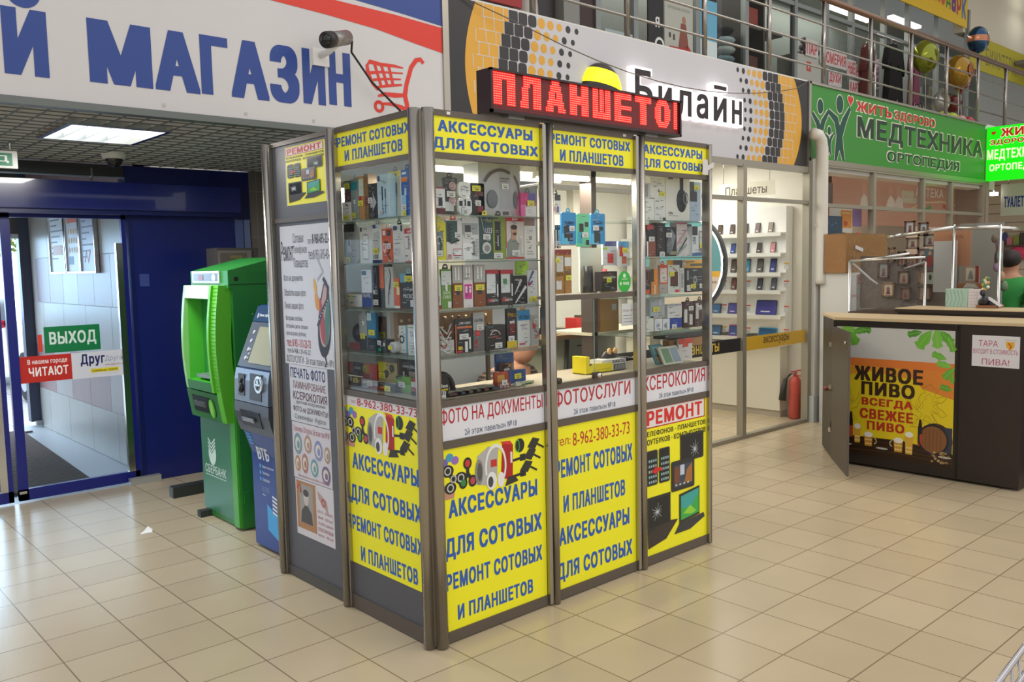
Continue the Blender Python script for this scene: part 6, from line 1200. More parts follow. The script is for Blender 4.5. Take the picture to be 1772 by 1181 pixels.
# bowed fascia with its ribbed cheek
FA = FX(.02)
def bow(v): return .055 * math.sin(max(0, min(1, (v - .7) / .95)) * math.pi * .92)
fr = lambda u, v, n: (.045 - n - bow(v), -u, v)
m = MB(fr)
def strip(m, u0, u1, v0, v1, n0, n1, mat, k=10):
    for i in range(k): 
        a, b = v0 + (v1 - v0) * i / k, v0 + (v1 - v0) * (i + 1) / k
        m.add([(u0, a, n0), (u1, a, n0), (u1, b, n0), (u0, b, n0), (u0, a, n1), (u1, a, n1), (u1, b, n1), (u0, b, n1)], [(4, 5, 6, 7), (0, 4, 7, 3), (1, 2, 6, 5), (3, 7, 6, 2), (0, 1, 5, 4)], mat)
LM = M('4fb83a', .35)
strip(m, -2.80, -2.765, .92, 1.62, -.06, .02, M('8fd07a', .3)); strip(m, -2.375, -2.345, .92, 1.62, -.06, .02, LIME); strip(m, -2.765, -2.375, 1.535, 1.62, -.06, .02, M('b8cfa8', .3), 3); strip(m, -2.765, -2.375, .92, .98, -.06, .02, SG, 2)
m.build('fascia', t)
m = MB(fr); m.add([(-2.765, .98, .0), (-2.375, .98, .0), (-2.375, 1.535, .0), (-2.765, 1.535, .0), (-2.72, 1.0, -.20), (-2.45, 1.0, -.20), (-2.45, 1.50, -.20), (-2.72, 1.50, -.20)], [(0, 4, 7, 3), (1, 2, 6, 5), (3, 7, 6, 2), (0, 1, 5, 4), (4, 5, 6, 7)], M('45b02c', .4))
m.box(-2.60, -2.46, 1.06, 1.24, -.198, -.19, M('33363a', .3)); m.box(-2.60, -2.47, 1.14, 1.16, -.19, -.188, M('8a9088')); m.box(-2.70, -2.42, 1.0, 1.02, -.18, -.02, M('9aa4a4', .3, .5)); m.rect(-2.56, -2.44, 1.02, 1.06, -.1, M('b0b8bc')); m.build('screen_recess', t)
m = MB(fr)
strip(m, -2.345, -2.27, .72, 1.62, -.10, .005, LIME, 12)
for k in range(28): m.add([(-2.34, .94 + k * .0245, .0055), (-2.272, .94 + k * .0245, .0055), (-2.272, .943 + k * .0245, .009), (-2.34, .943 + k * .0245, .009)], [(0, 1, 2, 3)], M('3c8a24', .5))
m.build('ribbed_cheek', t)
m = MB(fr); m.box(-2.86, -2.35, .715, .905, -.08, .0, M('2e7a34', .4)); m.box(-2.78, -2.50, .76, .87, .0, .003, M('1c2420', .3)); m.box(-2.74, -2.56, .80, .835, .003, .015, M('8c9490', .25, .7)); m.disc(-2.47, .80, .045, .065, .006, M('7ad048', .35), 18); m.disc(-2.47, .80, .03, .05, .009, M('8ade58', .35), 16); m.build('cash_slot', t)
m = MB(FX(.074)); m.box(-2.79, -2.35, 1.635, 1.715, 0, .01, M('c8d0c4', .3)); m.box(-2.765, -2.375, 1.648, 1.70, .01, .012, M('4c4c50', .2)); m.disc(-2.43, 1.672, .03, .024, .013, M('a8acac', .2, .6), 16); m.box(-2.68, -2.6, 1.655, 1.69, .012, .014, M('7a4040', .3)); m.build('camera_marquee', t)
m = MB(FY(2.239)); m.text('СБ', .158, .30, 1.10, 1.20, .001, WB, .02); m.box(.16, .62, 1.085, 1.09, 0, .001, WB); m.disc(.13, 1.66, .015, .015, .001, BLACK, 12); m.disc(.23, 1.43, .004, .004, .001, WHITE, 8)
for r in range(4):
    for c in range(26): m.disc(.20 + c * .017 + .008 * (r % 2), 1.70 - r * .015, .003, .003, .001, M('15501e'), 5)
m.box(.08, .66, 1.62, 1.628, 0, .001, M('15501e')); m.build('side_marking', t)
for y in (2.33, 2.78):
    m = MB(); m.box(.02 if y > 2.5 else .12, .7, y - .03, y + .03, 0, .045, M('2e3430', .6)); m.build('foot', t)
for z in (.22, .78):
    m = MB(FY(2.239)); m.box(.11, .15, z - .045, z + .045, 0, .012, SGD); m.build('door_hinge', t)
t = thing('floor_stand', 'low dark steel stand lying on the floor behind the green cash machine', 'stand', (.3, 3.44, 0))
m = MB(); m.box(.08, .62, 3.40, 3.48, .0, .085, M('2c302e', .6)); m.build('beam', t); m = MB(); m.box(.074, .08, 3.405, 3.475, .005, .08, M('4a4e4a', .5)); m.build('end_cap', t)
m = MB(); m.tube([(.56, 3.44, .05), (.56, 3.44, 1.74)], .02, M('3a3c3c', .4)); m.build('upright', t)
t2 = thing('terminal_box', 'grey boxy terminal mounted behind the green cash machine top', 'terminal', (.72, 3.44, 1.75))
m = MB(); m.box(.52, .86, 3.42, 3.62, 1.74, 1.89, M('4c4844', .4)); m.build('case', t2)
m = MB(FY(3.42)); m.box(.525, .80, 1.745, 1.87, 0, .012, M('8a8680', .3, .5)); m.rect(.54, .76, 1.76, 1.85, .013, M('5c564e', .3)); m.rect(.62, .72, 1.81, 1.83, .0135, M('7a7440', .4)); m.build('front', t2)

t = thing('cash_machine', 'dark blue cash machine with a grey fascia beside the kiosk', 'cash machine', (.4, 1.7, 0))
VB = M('22408a', .35); VG = M('7c8694', .3, .4); VD = M('4c525a', .35)
U0, U1 = -1.91, -1.47
prof = lambda v: .03 if v < .6 else (.03 - .085 * (v - .6) / .25 if v < .85 else (-.055 + .01 * (v - .85) / .25 if v < 1.1 else -.045 + .17 * (v - 1.1) / .4))
fr = lambda u, v, n: (prof(v) - n, -u, v)
m = MB(lambda u, v, n: (u, n, v)); m.prism([(.035, .02), (.60, .02), (.60, 1.50), (.13, 1.50), (-.04, 1.1), (-.05, .85), (.035, .6)], 1.475, 1.905, VB); m.build('body', t)
m = MB(fr); strip(m, U0, U1, .02, .6, -.02, .002, VB, 2); strip(m, U0, U1, .6, .745, -.02, .002, VB, 1); o = m.build('lower_front', t)
q = MB(fr); VW_ = M('dfe6f0', .4); CY = M('3aa4e0', .4)
for k in range(4): q.add([(-1.885, .655 + k * .02, .004), (-1.83, .655 + k * .02, .004), (-1.825, .668 + k * .02, .004), (-1.88, .668 + k * .02, .004)], [(0, 1, 2, 3)], CY)
q.text('ВТБ', -1.82, -1.675, .565, .645, .004, VW_, .05)
for k, s_ in enumerate(('Выдача наличных', 'Переводы', 'Платежи')): q.disc(-1.80, .525 - k * .04, .012, .014, .004, CY, 12); q.text(s_, -1.775, -1.775 + (.15, .09, .09)[k], .515 - k * .04, .535 - k * .04, .004, VW_, .01)
for k in range(3): q.rect(-1.79, -1.69, .395 - k * .012, .398 - k * .012, .004, M('8a9ac0'))
q.text('vtb.ru', -1.785, -1.745, .345, .357, .004, VW_, .02)
q.build('bank_lettering', o)
q = MB(fr); q.poly([(-1.73, .30), (-1.66, .27), (-1.60, .25), (-1.56, .26), (-1.555, .10), (-1.57, .085), (-1.73, .14)], .004, CY)
for k in range(5): q.add([(-1.66 - .006 * k * 0, .255 + k * .024, .0045), (-1.555 - .0, .235 + k * .024, .0045), (-1.557, .249 + k * .024, .0045), (-1.658, .269 + k * .024, .0045)], [(0, 1, 2, 3)], VW_)
q.build('card_picture', o)
m = MB(FY(1.474)); m.poly([(.04, .12), (.06, .12), (.06, .42), (.04, .45)], .001, CY); m.build('side_marking', t)
m = MB(fr); strip(m, U0 - .01, U1, .745, .93, -.06, .012, VD, 3); m.box(-1.83, -1.58, .79, .885, .0125, .02, M('33383e', .3)); m.box(-1.79, -1.64, .82, .845, .02, .03, M('a0a4a8', .25, .7)); m.build('cash_slot', t)
m = MB(fr); strip(m, U0, U1, .935, 1.13, -.06, .014, VG, 3); m.box(-1.70, -1.55, .955, 1.11, .0145, .018, M('2a2e34', .3)); m.box(-1.85, -1.77, .97, 1.10, .0145, .018, M('22262c', .2)); m.ball((-1.81, 1.06, .02), .016, M('15181c', .2), 1, 1, .5); m.ball((-1.81, 1.015, .02), .026, M('15181c', .2), 1, 1.2, .5); m.build('card_panel', t)
m = MB(fr); m.ring(-1.565, 1.055, .035, .05, .03, M('c4ccd0', .15, .9), 20); m.ball((-1.565, 1.055, .015), .04, M('aab4ba', .12, .9), 1, 1.1, .5); m.box(-1.60, -1.53, 1.05, 1.06, .03, .035, STEEL); m.build('pin_shield', t)
m = MB(fr); strip(m, U0, U1, 1.14, 1.40, -.06, .01, M('5c6470', .35), 6); m.box(-1.78, -1.49, 1.165, 1.375, .0105, .014, M('a8a890', .25)); m.build('screen', t)
m = MB(fr)
for k in range(4): m.ball((-1.835, 1.19 + k * .05, .012), .012, M('d4d8da', .3), 1, 1, .5)
for k in range(3): m.ball((-1.81, 1.19 + k * .025, .012), .008, M('c4c8ca', .3), 1, 1, .5)
m.build('screen_button', t, kind='stuff')
m = MB(fr); strip(m, U0 + .01, U1, 1.405, 1.495, -.06, .014, M('2a466a', .35), 3); m.text('банк офис', -1.83, -1.70, 1.43, 1.452, .016, VW_, .02); m.disc(-1.85, 1.44, .008, .016, .016, VW_, 10); m.build('top_panel', t)
m = MB(); m.add([(-.42, 2.672, .002), (-.345, 2.662, .002), (-.33, 2.70, .012), (-.35, 2.725, .03), (-.39, 2.69, .012)], [(0, 1, 2, 3, 4)], M('f0eeea', .7)); m.add([(-.42, 2.672, .002), (-.39, 2.69, .012), (-.40, 2.70, .003)], [(0, 1, 2)], M('f0eeea', .7)); one('paper_scrap', m, 'small crumpled white paper scrap lying on the entrance floor', 'paper')

# ------------------------------------------------------------------ phone shop: glass front and what stands behind it
AL = M('a09a8c', .4, .5)
t = struct('window_1', MB()) if False else None
m = MB()
m.box(1.52, 6.02, 1.49, 1.55, -.005, .035, AL); m.box(1.52, 6.02, 1.49, 1.55, 2.265, 2.30, AL); m.box(1.52, 6.0, 1.49, 1.55, 2.58, 2.64, AL)
for x in (2.25, 3.5, 4.80): m.box(x - .03, x + .03, 1.486, 1.554, .034, 2.6, AL)
m.box(5.955, 6.018, 1.48, 1.555, 0, 2.7, AL)
w1 = struct('window_1', m)
m = MB(FY(1.52)); m.rect(1.52, 5.96, .03, 2.6, 0, GLASS); m.build('glass_pane', w1)
m = MB(FY(1.515))
m.box(1.6, 4.826, .85, .975, 0, .002, M('2c2a2c', .4)); w_ = M('d8b84a', .5)
m.text('планшеты', 3.86, 4.42, .875, .955, .003, w_, .015); m.text('смартфоны', 2.5, 3.2, .875, .955, .003, w_, .015); m.build('black_strip', w1)
m = MB(FY(1.515)); m.box(4.858, 5.952, .842, .975, 0, .002, M('d2a52e', .4)); m.text('аксессуары', 5.165, 5.64, .87, .955, .003, M('3a2c20'), .01); m.build('yellow_strip', w1)
t = thing('shelf_unit', 'white wall shelving with a cabinet base inside the phone shop', 'shelf unit', (6.1, 2.6, 0))
WS = M('eceae6', .45); CB = M('e4dfcf', .5)
m = MB(); m.box(6.06, 6.19, 1.80, 4.0, .90, 2.27, WS); m.build('back_board', t)
m = MB(); m.box(5.97, 6.19, 1.79, 4.0, .78, .80, WS); m.box(6.03, 6.19, 1.845, 4.0, .07, .78, CB); m.build('cabinet', t)
m = MB(); m.box(6.05, 6.19, 1.85, 4.0, .0, .07, M('b8b0a0', .5)); m.build('plinth', t)
SHZ = (1.98, 1.765, 1.555, 1.365, 1.095, .845)
for z in SHZ:
    m = MB(); m.box(5.955, 6.06, 1.80, 4.0, z, z + .012, WS); m.box(5.95, 5.956, 1.80, 4.0, z - .028, z + .014, M('dedcd6', .3)); m.build('shelf', t)
m = MB(FX(6.059)); 
for z in SHZ[2:]:
    for k in range(7): m.rect(-2.75 + k * .155, -2.69 + k * .155, z + .10, z + .115, .001, M('d8584a' if (k + int(z * 10)) % 3 else 'd8b040', .5)); m.rect(-2.75 + k * .155, -2.70 + k * .155, z + .045, z + .09, .001, M('c8c8c8'))
m.build('price_marking', t)
SH = [(1.99, [(2.92, '3a3634'), (2.76, '4a403a'), (2.61, '5a4a40'), (2.45, '5a4c48'), (2.28, '3c3638'), (2.13, '6a5652'), (1.97, '7a6e5a')], .115),
      (1.777, [(2.92, '3a4a6a'), (2.76, '444'), (2.61, '5a5a60'), (2.44, '3a52a0'), (2.27, '5a6270'), (2.11, '4a3e3c'), (1.94, 'c87a80')], .115),
      (1.567, [(2.92, '444a50'), (2.76, '3a3a3a'), (2.61, '4a3a34'), (2.43, '6a5a54'), (2.26, '4a9ac0'), (2.10, '6a6460'), (1.94, '4a4a8a')], .15),
      (1.377, [(2.92, '3a3a3c'), (2.76, '6a3a3a'), (2.61, '444'), (2.43, '8a5a52'), (2.10, '5a5a62'), (1.93, '6a6a78')], .13)]
NM = {'3': 'dark', '4': 'dark grey', '5': 'brownish grey', '6': 'grey', '7': 'olive grey', '8': 'reddish', 'c': 'pink'}
proto = None
def place_phone(y, z, h, c, lab, nm='smartphone', w=None, cat='phone', grp='phones on the shop shelves'):
    w = w or h * .50
    t = thing(nm, lab, cat, (6.02, y, z), grp)
    fr = lambda u, v, n: (6.02 + .022 * 0 - n + (v - z) * .22, -u, v)
    m = MB(fr); m.rbox(-y - w / 2, -y + w / 2, z + .001, z + h, -.010, 0, M('2c2c30' if nm == 'smartphone' else c, .3), w * (.12 if nm == 'smartphone' else .05)); b = m.build('body', t)
    m = MB(fr); m.rbox(-y - w / 2 + .005, -y + w / 2 - .005, z + .007, z + h - .008, 0, .0008, M(c if nm == 'smartphone' else ('34549a', '54509a', '3a6a9a')[int(y * 100) % 3], .25), w * .03); m.rect(-y - w * .25, -y + w * .2, z + h * .2, z + h * .28, .0012, M('d8d8dc')); s_ = m.build('screen', t)
ORD = ('first', 'second', 'third', 'fourth', 'fifth', 'sixth', 'seventh')
for r, (z, L, h) in enumerate(SH):
    for k, (y, c) in enumerate(L):
        place_phone(y, z, h, c, 'phone %s from the right on the %s white shelf of the phone shop' % (ORD[len(L) - 1 - k], ('top', 'second', 'third', 'fourth')[r]))
for y, z, w, h, c, lab in ((2.02, 1.107, .25, .16, '34344a', 'large dark tablet with a blue screen, rightmost on the upper tablet shelf'), (2.44, 1.107, .13, .12, '3a3a50', 'tablet with a violet screen behind the shop window post'), (2.66, 1.107, .12, .11, '2c2c34', 'dark tablet leftmost on the upper tablet shelf'), (2.00, .857, .22, .11, '3ab0d8', 'tablet in a turquoise bumper on the lowest white shelf'), (2.43, .857, .13, .125, 'd85aa0', 'tablet in a pink bumper on the lowest white shelf'), (2.66, .857, .13, .115, '30303a', 'dark tablet with a blue screen leftmost on the lowest white shelf')): place_phone(y, z, h, c, lab, 'tablet', w, 'tablet', 'tablets on the shop shelves')
t = thing('hanging_sign', 'clear hanging sign lettered for tablets inside the phone shop', 'sign', (5.6, 2.0, 2.36))
m = MB(FX(5.6)); m.box(-2.33, -1.66, 2.36, 2.51, -.006, 0, milky('acrylic', (.80, .78, .66), .45)); m.text('Планшеты', -2.245, -1.75, 2.385, 2.475, .001, M('4a4030'), .015); m.build('plate', t)
for y in (1.72, 2.27):
    m = MB(); m.tube([(5.6, y, 2.51), (5.6, y, 2.86)], .003, STEEL, 6); m.build('suspension', t)
t = thing('ring_light_poster', 'round lit poster with a white glowing rim inside the phone shop', 'poster', (5.2, 2.45, 1.65))
m = MB(FX(5.2)); m.disc(-2.52, 1.67, .50, .50, 0, M('5a9096', .4), 40); m.rect(-2.98, -2.04, 1.54, 1.60, .001, M('d2a030')); m.poly([(-2.52 + .495 * math.cos(math.radians(a)), 1.67 + .495 * math.sin(math.radians(a))) for a in range(195, 346, 6)], .001, M('c8b8a8')); m.text('до 100', -2.3, -2.08, 1.47, 1.50, .002, BLACK, 0); m.build('face', t)
m = MB(); m.tube([(5.22, 2.52, 2.2), (5.22, 2.52, 2.86)], .006, STEEL, 6); m.build('suspension', t)
m = MB(FX(5.2)); m.ring(-2.52, 1.67, .50, .52, .004, M('fff8f8', .4, e=1.6), 48); m.build('glowing_rim', t)
m = MB(FX(5.19)); m.ring(-2.52, 1.67, .495, .545, -.06, M('4a4a4c', .4), 48); m.build('backing_rim', t)
t = thing('fire_extinguisher', 'red fire extinguisher with a black horn standing in the phone shop corner', 'fire extinguisher', (6.08, 1.69, 0))
RE = M('c04838', .35)
m = MB(); m.tube([(6.08, 1.69, .005), (6.08, 1.69, .02), (6.08, 1.69, .40), (6.08, 1.69, .44), (6.08, 1.69, .46)], [.060, .066, .066, .045, .025], RE, 22); m.build('cylinder', t)
m = MB(); m.tube([(6.08, 1.69, .45), (6.08, 1.69, .50)], .018, M('8a4a40', .3, .5), 12); m.tube([(6.08, 1.74, .50), (6.06, 1.62, .53)], .008, RE, 8); m.tube([(6.08, 1.73, .48), (6.06, 1.60, .465)], .008, RE, 8); m.build('valve', t)
m = MB(); m.tube([(6.08, 1.74, .48), (6.05, 1.75, .46), (6.02, 1.77, .42)], .009, BLACK, 8); m.tube([(6.02, 1.77, .43), (6.0, 1.785, .31), (5.99, 1.79, .20)], [.02, .034, .04], M('26241f', .5), 14); m.build('horn', t)
t = thing('drain_pipe', 'white drain pipe ending open in front of the pier between the shops', 'pipe', (6.07, 1.40, 1.45))
m = MB(); m.tube([(5.90, 1.42, 2.965), (5.97, 1.40, 2.95), (6.03, 1.40, 2.90), (6.055, 1.40, 2.82), (6.06, 1.40, 2.2), (6.065, 1.40, 1.50), (6.065, 1.40, 1.46), (6.065, 1.40, 1.44)], [.055, .06, .062, .062, .062, .062, .065, .05], M('d8d2c6', .45), 18); m.build('pipe', t)
m = MB(); m.box(6.0, 6.13, 1.40, 1.44, 2.02, 2.06, STEEL); m.build('clamp', t)

# ------------------------------------------------------------------ beer counter
t = thing('beer_counter', 'dark brown beer counter with an open door and a big beer poster', 'counter', (4.8, -.3, 0))
DW = M('2c221d', .42, noise=.12, scale=14); OAK = M('c8b08a', .45, noise=.1, scale=22)
m = MB(); m.prism([(4.5, -.985), (4.5, .44), (4.98, .79), (5.05, .79), (5.05, -.985)], .02, 1.20, DW); m.build('body', t)
m = MB(); m.prism([(4.49, -.995), (4.49, .43), (4.98, .80), (5.06, .80), (5.06, -.995)], 1.20, 1.222, OAK); m.build('worktop', t)
m = MB(FX(4.5)); m.box(-.44, .55, 1.15, 1.19, 0, .004, M('241b17', .4)); m.box(.545, .56, .03, 1.19, 0, .004, M('1a1310', .4)); m.build('rail', t)
m = MB(FX(4.5)); pu0, pu1, pv0, pv1 = -.41, .525, .10, 1.148
W_, H_ = pu1 - pu0, pv1 - pv0
X = lambda a: pu0 + a * W_
Z = lambda a: pv0 + a * H_
n = .001
m.rect(pu0, pu1, pv0, pv1, n, M('e6cb22', .4)); m.rect(pu0, pu1, Z(.76), pv1, n + .0006, M('c4c2bc', .4)); m.rect(pu0, pu1, Z(.70), Z(.76), n + .0007, M('dc7a34', .4)); m.poly([(pu0, Z(.60)), (X(.3), Z(.66)), (X(.7), Z(.62)), (pu1, Z(.52)), (pu1, Z(.70)), (pu0, Z(.70))], n + .0005, M('e09a30', .4)); m.poly([(X(.75), Z(.56)), (pu1, Z(.50)), (pu1, Z(.70)), (X(.6), Z(.70))], n + .0006, M('dc8434', .4))
m.poly([(pu0, pv0), (pu1, pv0), (pu1, Z(.10)), (X(.6), Z(.15)), (pu0, Z(.14))], n + .0006, M('33200f', .4))
for k in range(3): m.line([(pu0, Z(.03 + .04 * k)), (X(.5), Z(.05 + .035 * k)), (pu1, Z(.03 + .02 * k))], .004, n + .0008, M('5a3c22'))
def leafp(cx, cy, L, w, a, c):
    ca, sa = math.cos(a), math.sin(a); pts = []
    for s_, t_ in ((-1, 0), (-.5, .55), (0, .9), (.45, .7), (.75, .95), (1, 0), (.75, -.95), (.45, -.7), (0, -.9), (-.5, -.55)): pts.append((cx + s_ * L * ca - t_ * w * sa, cy + s_ * L * sa + t_ * w * ca))
    m.poly(pts, n + .0012, M(c, .5)); m.line([(cx - L * ca, cy - L * sa), (cx + L * ca, cy + L * sa)], .003, n + .0018, M('9ac858'))
for a in ((.13, .93, .09, .05, -.9, '6aa838'), (.20, .97, .06, .03, .2, '5a9a30'), (.25, .985, .06, .03, -.2, '4a8a2c'), (.10, .985, .06, .04, .1, '7ab848'), (.68, .97, .06, .03, -2.9, '4a8a2c'), (.76, .93, .09, .05, -2.2, '6ab038'), (.86, .94, .08, .045, -1.5, '78b848'), (.93, .95, .07, .04, -.8, '5aa030'), (.97, .90, .06, .03, -1.2, '6aa838'), (.88, .81, .06, .03, 2.8, '6ab038'), (.92, .75, .06, .03, 2.9, '7ab848'), (.96, .69, .06, .035, -2.3, '68a838'), (.94, .58, .05, .028, 2.9, '6aa030'), (.985, .64, .03, .02, 1.5, '68a838')): leafp(X(a[0]), Z(a[1]), *a[2:])
BR_ = M('3a2416', .5); RD_ = M('b8341a', .5)
for s_, a, b, c, d, mt in (('ЖИВОЕ', .165, .755, .585, .70, BR_), ('ПИВО', .23, .69, .475, .58, BR_), ('ВСЕГДА', .235, .675, .385, .455, RD_), ('СВЕЖЕЕ', .22, .68, .29, .37, RD_), ('ПИВО', .285, .61, .205, .275, RD_)): m.text(s_, X(a), X(b), Z(c), Z(d), n + .0016, mt, .055)
ol = M('8a7a20', .5)
for sx, cx in ((1, .80), (-1, .06)):
    P2 = [(.10, -.16), (.07, -.09), (.03, -.05), (.06, -.02), (.11, -.06), (.15, -.04), (.12, -.01), (.08, .01), (.06, .04), (.11, .05), (.15, .09), (.12, .10), (.07, .08), (.05, .10), (.08, .14), (.04, .15), (.02, .18), (-.02, .16), (-.05, .14), (-.02, .12), (-.06, .10), (-.08, .06), (-.06, .02), (-.09, -.02), (-.14, .02), (-.15, .08), (-.17, .03), (-.13, -.05), (-.08, -.07), (-.10, -.12), (-.14, -.15), (-.06, -.15), (-.03, -.09), (.02, -.11), (.04, -.16), (.10, -.16)]
    m.line([(X(cx + sx * a), Z(.42 + b)) for a, b in P2], .003, n + .0012, ol); m.line([(X(cx + sx * a * .6), Z(.42 + b * .6)) for a, b in P2], .002, n + .0012, ol)
for cx, w_, e in ((.865, .135, 0), (.035, .075, 1)):
    m.disc(X(cx), Z(.19), w_ * W_, .125 * H_, n + .0009, M('4a2c18', .4), 26); m.disc(X(cx - .02), Z(.19), w_ * .85 * W_, .105 * H_, n + .0013, M('8a5a34', .4), 26); m.ring(X(cx - .02), Z(.19), .10 * H_, .115 * H_, n + .0016, M('2a2a30', .4), 26, w_ * 7.2)
    for k in range(5): m.rect(X(cx - .08 + .03 * k), X(cx - .077 + .03 * k), Z(.11), Z(.27), n + .0016, M('5a3820'))
m.rect(X(.93), X(.995), Z(.10), Z(.29), n + .0012, M('3a3c4c'))
for cx, w_, h_, z_, c in ((.20, .06, .13, .09, 'e0a838'), (.30, .08, .09, .075, 'c88a28'), (.56, .08, .09, .06, 'd09a30'), (.65, .07, .15, .055, 'e0b040')):
    m.poly([(X(cx - w_ * .4), Z(z_)), (X(cx + w_ * .4), Z(z_)), (X(cx + w_ * .5), Z(z_ + h_)), (X(cx - w_ * .5), Z(z_ + h_))], n + .0018, M(c, .3)); m.disc(X(cx), Z(z_ + h_), w_ * .5 * W_, .022 * H_, n + .0022, M('f0ead8'), 16)
    for k in range(6): m.disc(X(cx - w_ * .25 + w_ * .25 * (k % 3)), Z(z_ + .02 + .03 * (k // 3)), .008, .008, n + .0022, M('f2d890'), 8)
for cx, sg in ((.30, 1), (.56, -1)): m.ring(X(cx + sg * .05), Z(.12), .018, .026, n + .0017, M('d8c090'), 14, .9, *((-90, 90) if sg > 0 else (90, 270)))
for cx in (.14, .74): m.poly([(X(cx - .02), Z(.10)), (X(cx + .02), Z(.10)), (X(cx + .018), Z(.26)), (X(cx + .008), Z(.33)), (X(cx - .008), Z(.33)), (X(cx - .018), Z(.26))], n + .0014, M('2a2018', .3)); m.rect(X(cx - .018), X(cx + .018), Z(.13), Z(.22), n + .0018, M('b8482c'))
for k in range(26): m.disc(X(.84 + random.random() * .15), Z(.025 + random.random() * .08), .011, .009, n + .002, M(('a88858', 'c0a070', '7a6038')[k % 3]), 7)
for k in range(3): m.disc(X(.10 + .32 * k * (k > 0) + .2 * (k > 1)), Z(.07), .05, .008, n + .002, M('c8c4b8'), 12)
m.build('beer_poster', t)
m = MB(FX(4.5)); m.box(.645, .965, .895, 1.125, 0, .002, M('d8d6d8', .5)); PK = M('b85070', .5)
for s_, a, b, c, d, mt in (('ТАРА', .69, .82, 1.045, 1.09, PK), ('ВХОДИТ В СТОИМОСТЬ', .655, .955, .985, 1.025, PK), ('ПИВА!', .715, .90, .91, .955, PK)): m.text(s_, a, b, c, d, .003, mt, .0)
m.poly([(.875, 1.085), (.93, 1.085), (.93, 1.05), (.902, 1.02), (.875, 1.05)], .003, M('e0a828')); m.line([(.89, 1.075), (.91, 1.05), (.90, 1.035)], .008, .0035, M('b83a28')); m.text('Сиби в Бар', .865, .945, 1.092, 1.103, .003, M('b09050'), 0); m.build('price_notice', t)
# its open door, hinged at the left edge
hx, hy, fx_, fy_ = 4.50, .445, 3.985, .045
dx, dy = fx_ - hx, fy_ - hy; L_ = math.hypot(dx, dy); dx /= L_; dy /= L_
frd = lambda u, v, n: (hx + dx * u + dy * n * -1, hy + dy * u + dx * n, v)
m = MB(frd); m.box(.0, L_, .03, 1.147, -.008, .008, M('3a302a', .38, noise=.1, scale=14)); o = m.build('door', t)
m = MB(frd); m.box(0, L_, .022, .03, -.009, .009, M('b8b4ac', .5)); m.box(L_, L_ + .002, .03, 1.147, -.008, .008, M('5a5048', .5)); m.build('edging', o)
m = MB(frd); m.tube([(L_ - .08, 1.06, .008), (L_ - .08, 1.06, .02)], .012, STEEL, 10); m.tube([(L_ - .08, 1.06, -.008), (L_ - .08, 1.06, -.02)], .012, STEEL, 10); m.build('lock', o)
m = MB()
for z in (.25, .62, .98): m.box(4.585, 4.61, .50, .525, z - .02, z + .02, STEEL)
m.build('hinge', t, kind='stuff')
m = MB(); m.tube([(4.62, .54, .60), (4.58, .56, .60)], .02, M('7a3a34', .4), 10); m.build('side_knob', t)
t = thing('rear_counter', 'black edged rear counter with an oak top behind the beer counter', 'counter', (5.3, -.6, 0))
m = MB(); m.box(5.08, 5.5, -1.5, .17, 0, 1.24, M('241c18', .4)); m.build('body', t)
m = MB(); m.box(5.065, 5.52, -1.5, .185, 1.24, 1.268, M('221a16', .4)); m.box(5.065, 5.52, -1.5, .185, 1.268, 1.275, OAK); m.build('worktop', t)
# white display cabinet with the wrapped carton
t = thing('white_cabinet', 'white cabinet with red printing beside the pier, under a carton', 'cabinet', (6.35, 1.2, 0))
m = MB(); m.box(6.05, 6.80, 1.10, 1.40, 0, 1.555, M('d4d2cc', .5)); m.build('body', t)
m = MB(FY(1.10)); m.text('СИМВОЛ', 6.10, 6.26, 1.31, 1.335, .001, M('d8948c'), .02); m.rect(6.26, 6.34, 1.44, 1.54, .001, M('c84840')); m.rect(6.275, 6.325, 1.455, 1.525, .0015, M('e4c0bc')); m.poly([(6.275, 1.46), (6.325, 1.50), (6.29, 1.52)], .002, M('c84840')); m.build('printing', t)
m = MB(FY(1.098)); m.rect(6.22, 6.78, 1.0, 1.54, .004, FILM); m.build('film', t)
t = thing('wrapped_carton', 'brown carton wrapped in shiny plastic film on the white cabinet', 'carton', (6.40, 1.25, 1.555))
m = MB(); m.box(6.03, 6.93, 1.12, 1.42, 1.557, 1.945, M('d0984c', .6, noise=.08)); m.build('carton', t)
WR = bpy.data.materials.new('wrinkled_film'); WR.use_nodes = True
nt = WR.node_tree; nt.nodes.clear(); out = nt.nodes.new('ShaderNodeOutputMaterial'); mx = nt.nodes.new('ShaderNodeMixShader'); tr = nt.nodes.new('ShaderNodeBsdfTransparent'); gl = nt.nodes.new('ShaderNodeBsdfGlossy'); no = nt.nodes.new('ShaderNodeTexNoise'); bp = nt.nodes.new('ShaderNodeBump'); fr_ = nt.nodes.new('ShaderNodeFresnel'); tc = nt.nodes.new('ShaderNodeTexCoord')
no.inputs['Scale'].default_value = 30; no.inputs['Detail'].default_value = 6; bp.inputs['Strength'].default_value = .55; bp.inputs['Distance'].default_value = .05; gl.inputs['Roughness'].default_value = .08
nt.links.new(tc.outputs['Object'], no.inputs['Vector']); nt.links.new(no.outputs['Fac'], bp.inputs['Height']); nt.links.new(bp.outputs[0], gl.inputs['Normal']); nt.links.new(bp.outputs[0], fr_.inputs['Normal']); nt.links.new(fr_.outputs[0], mx.inputs[0]); nt.links.new(tr.outputs[0], mx.inputs[1]); nt.links.new(gl.outputs[0], mx.inputs[2]); nt.links.new(mx.outputs[0], out.inputs[0])
m = MB(); m.box(6.02, 6.94, 1.11, 1.43, 1.556, 1.955, WR); m.build('plastic_film', t)
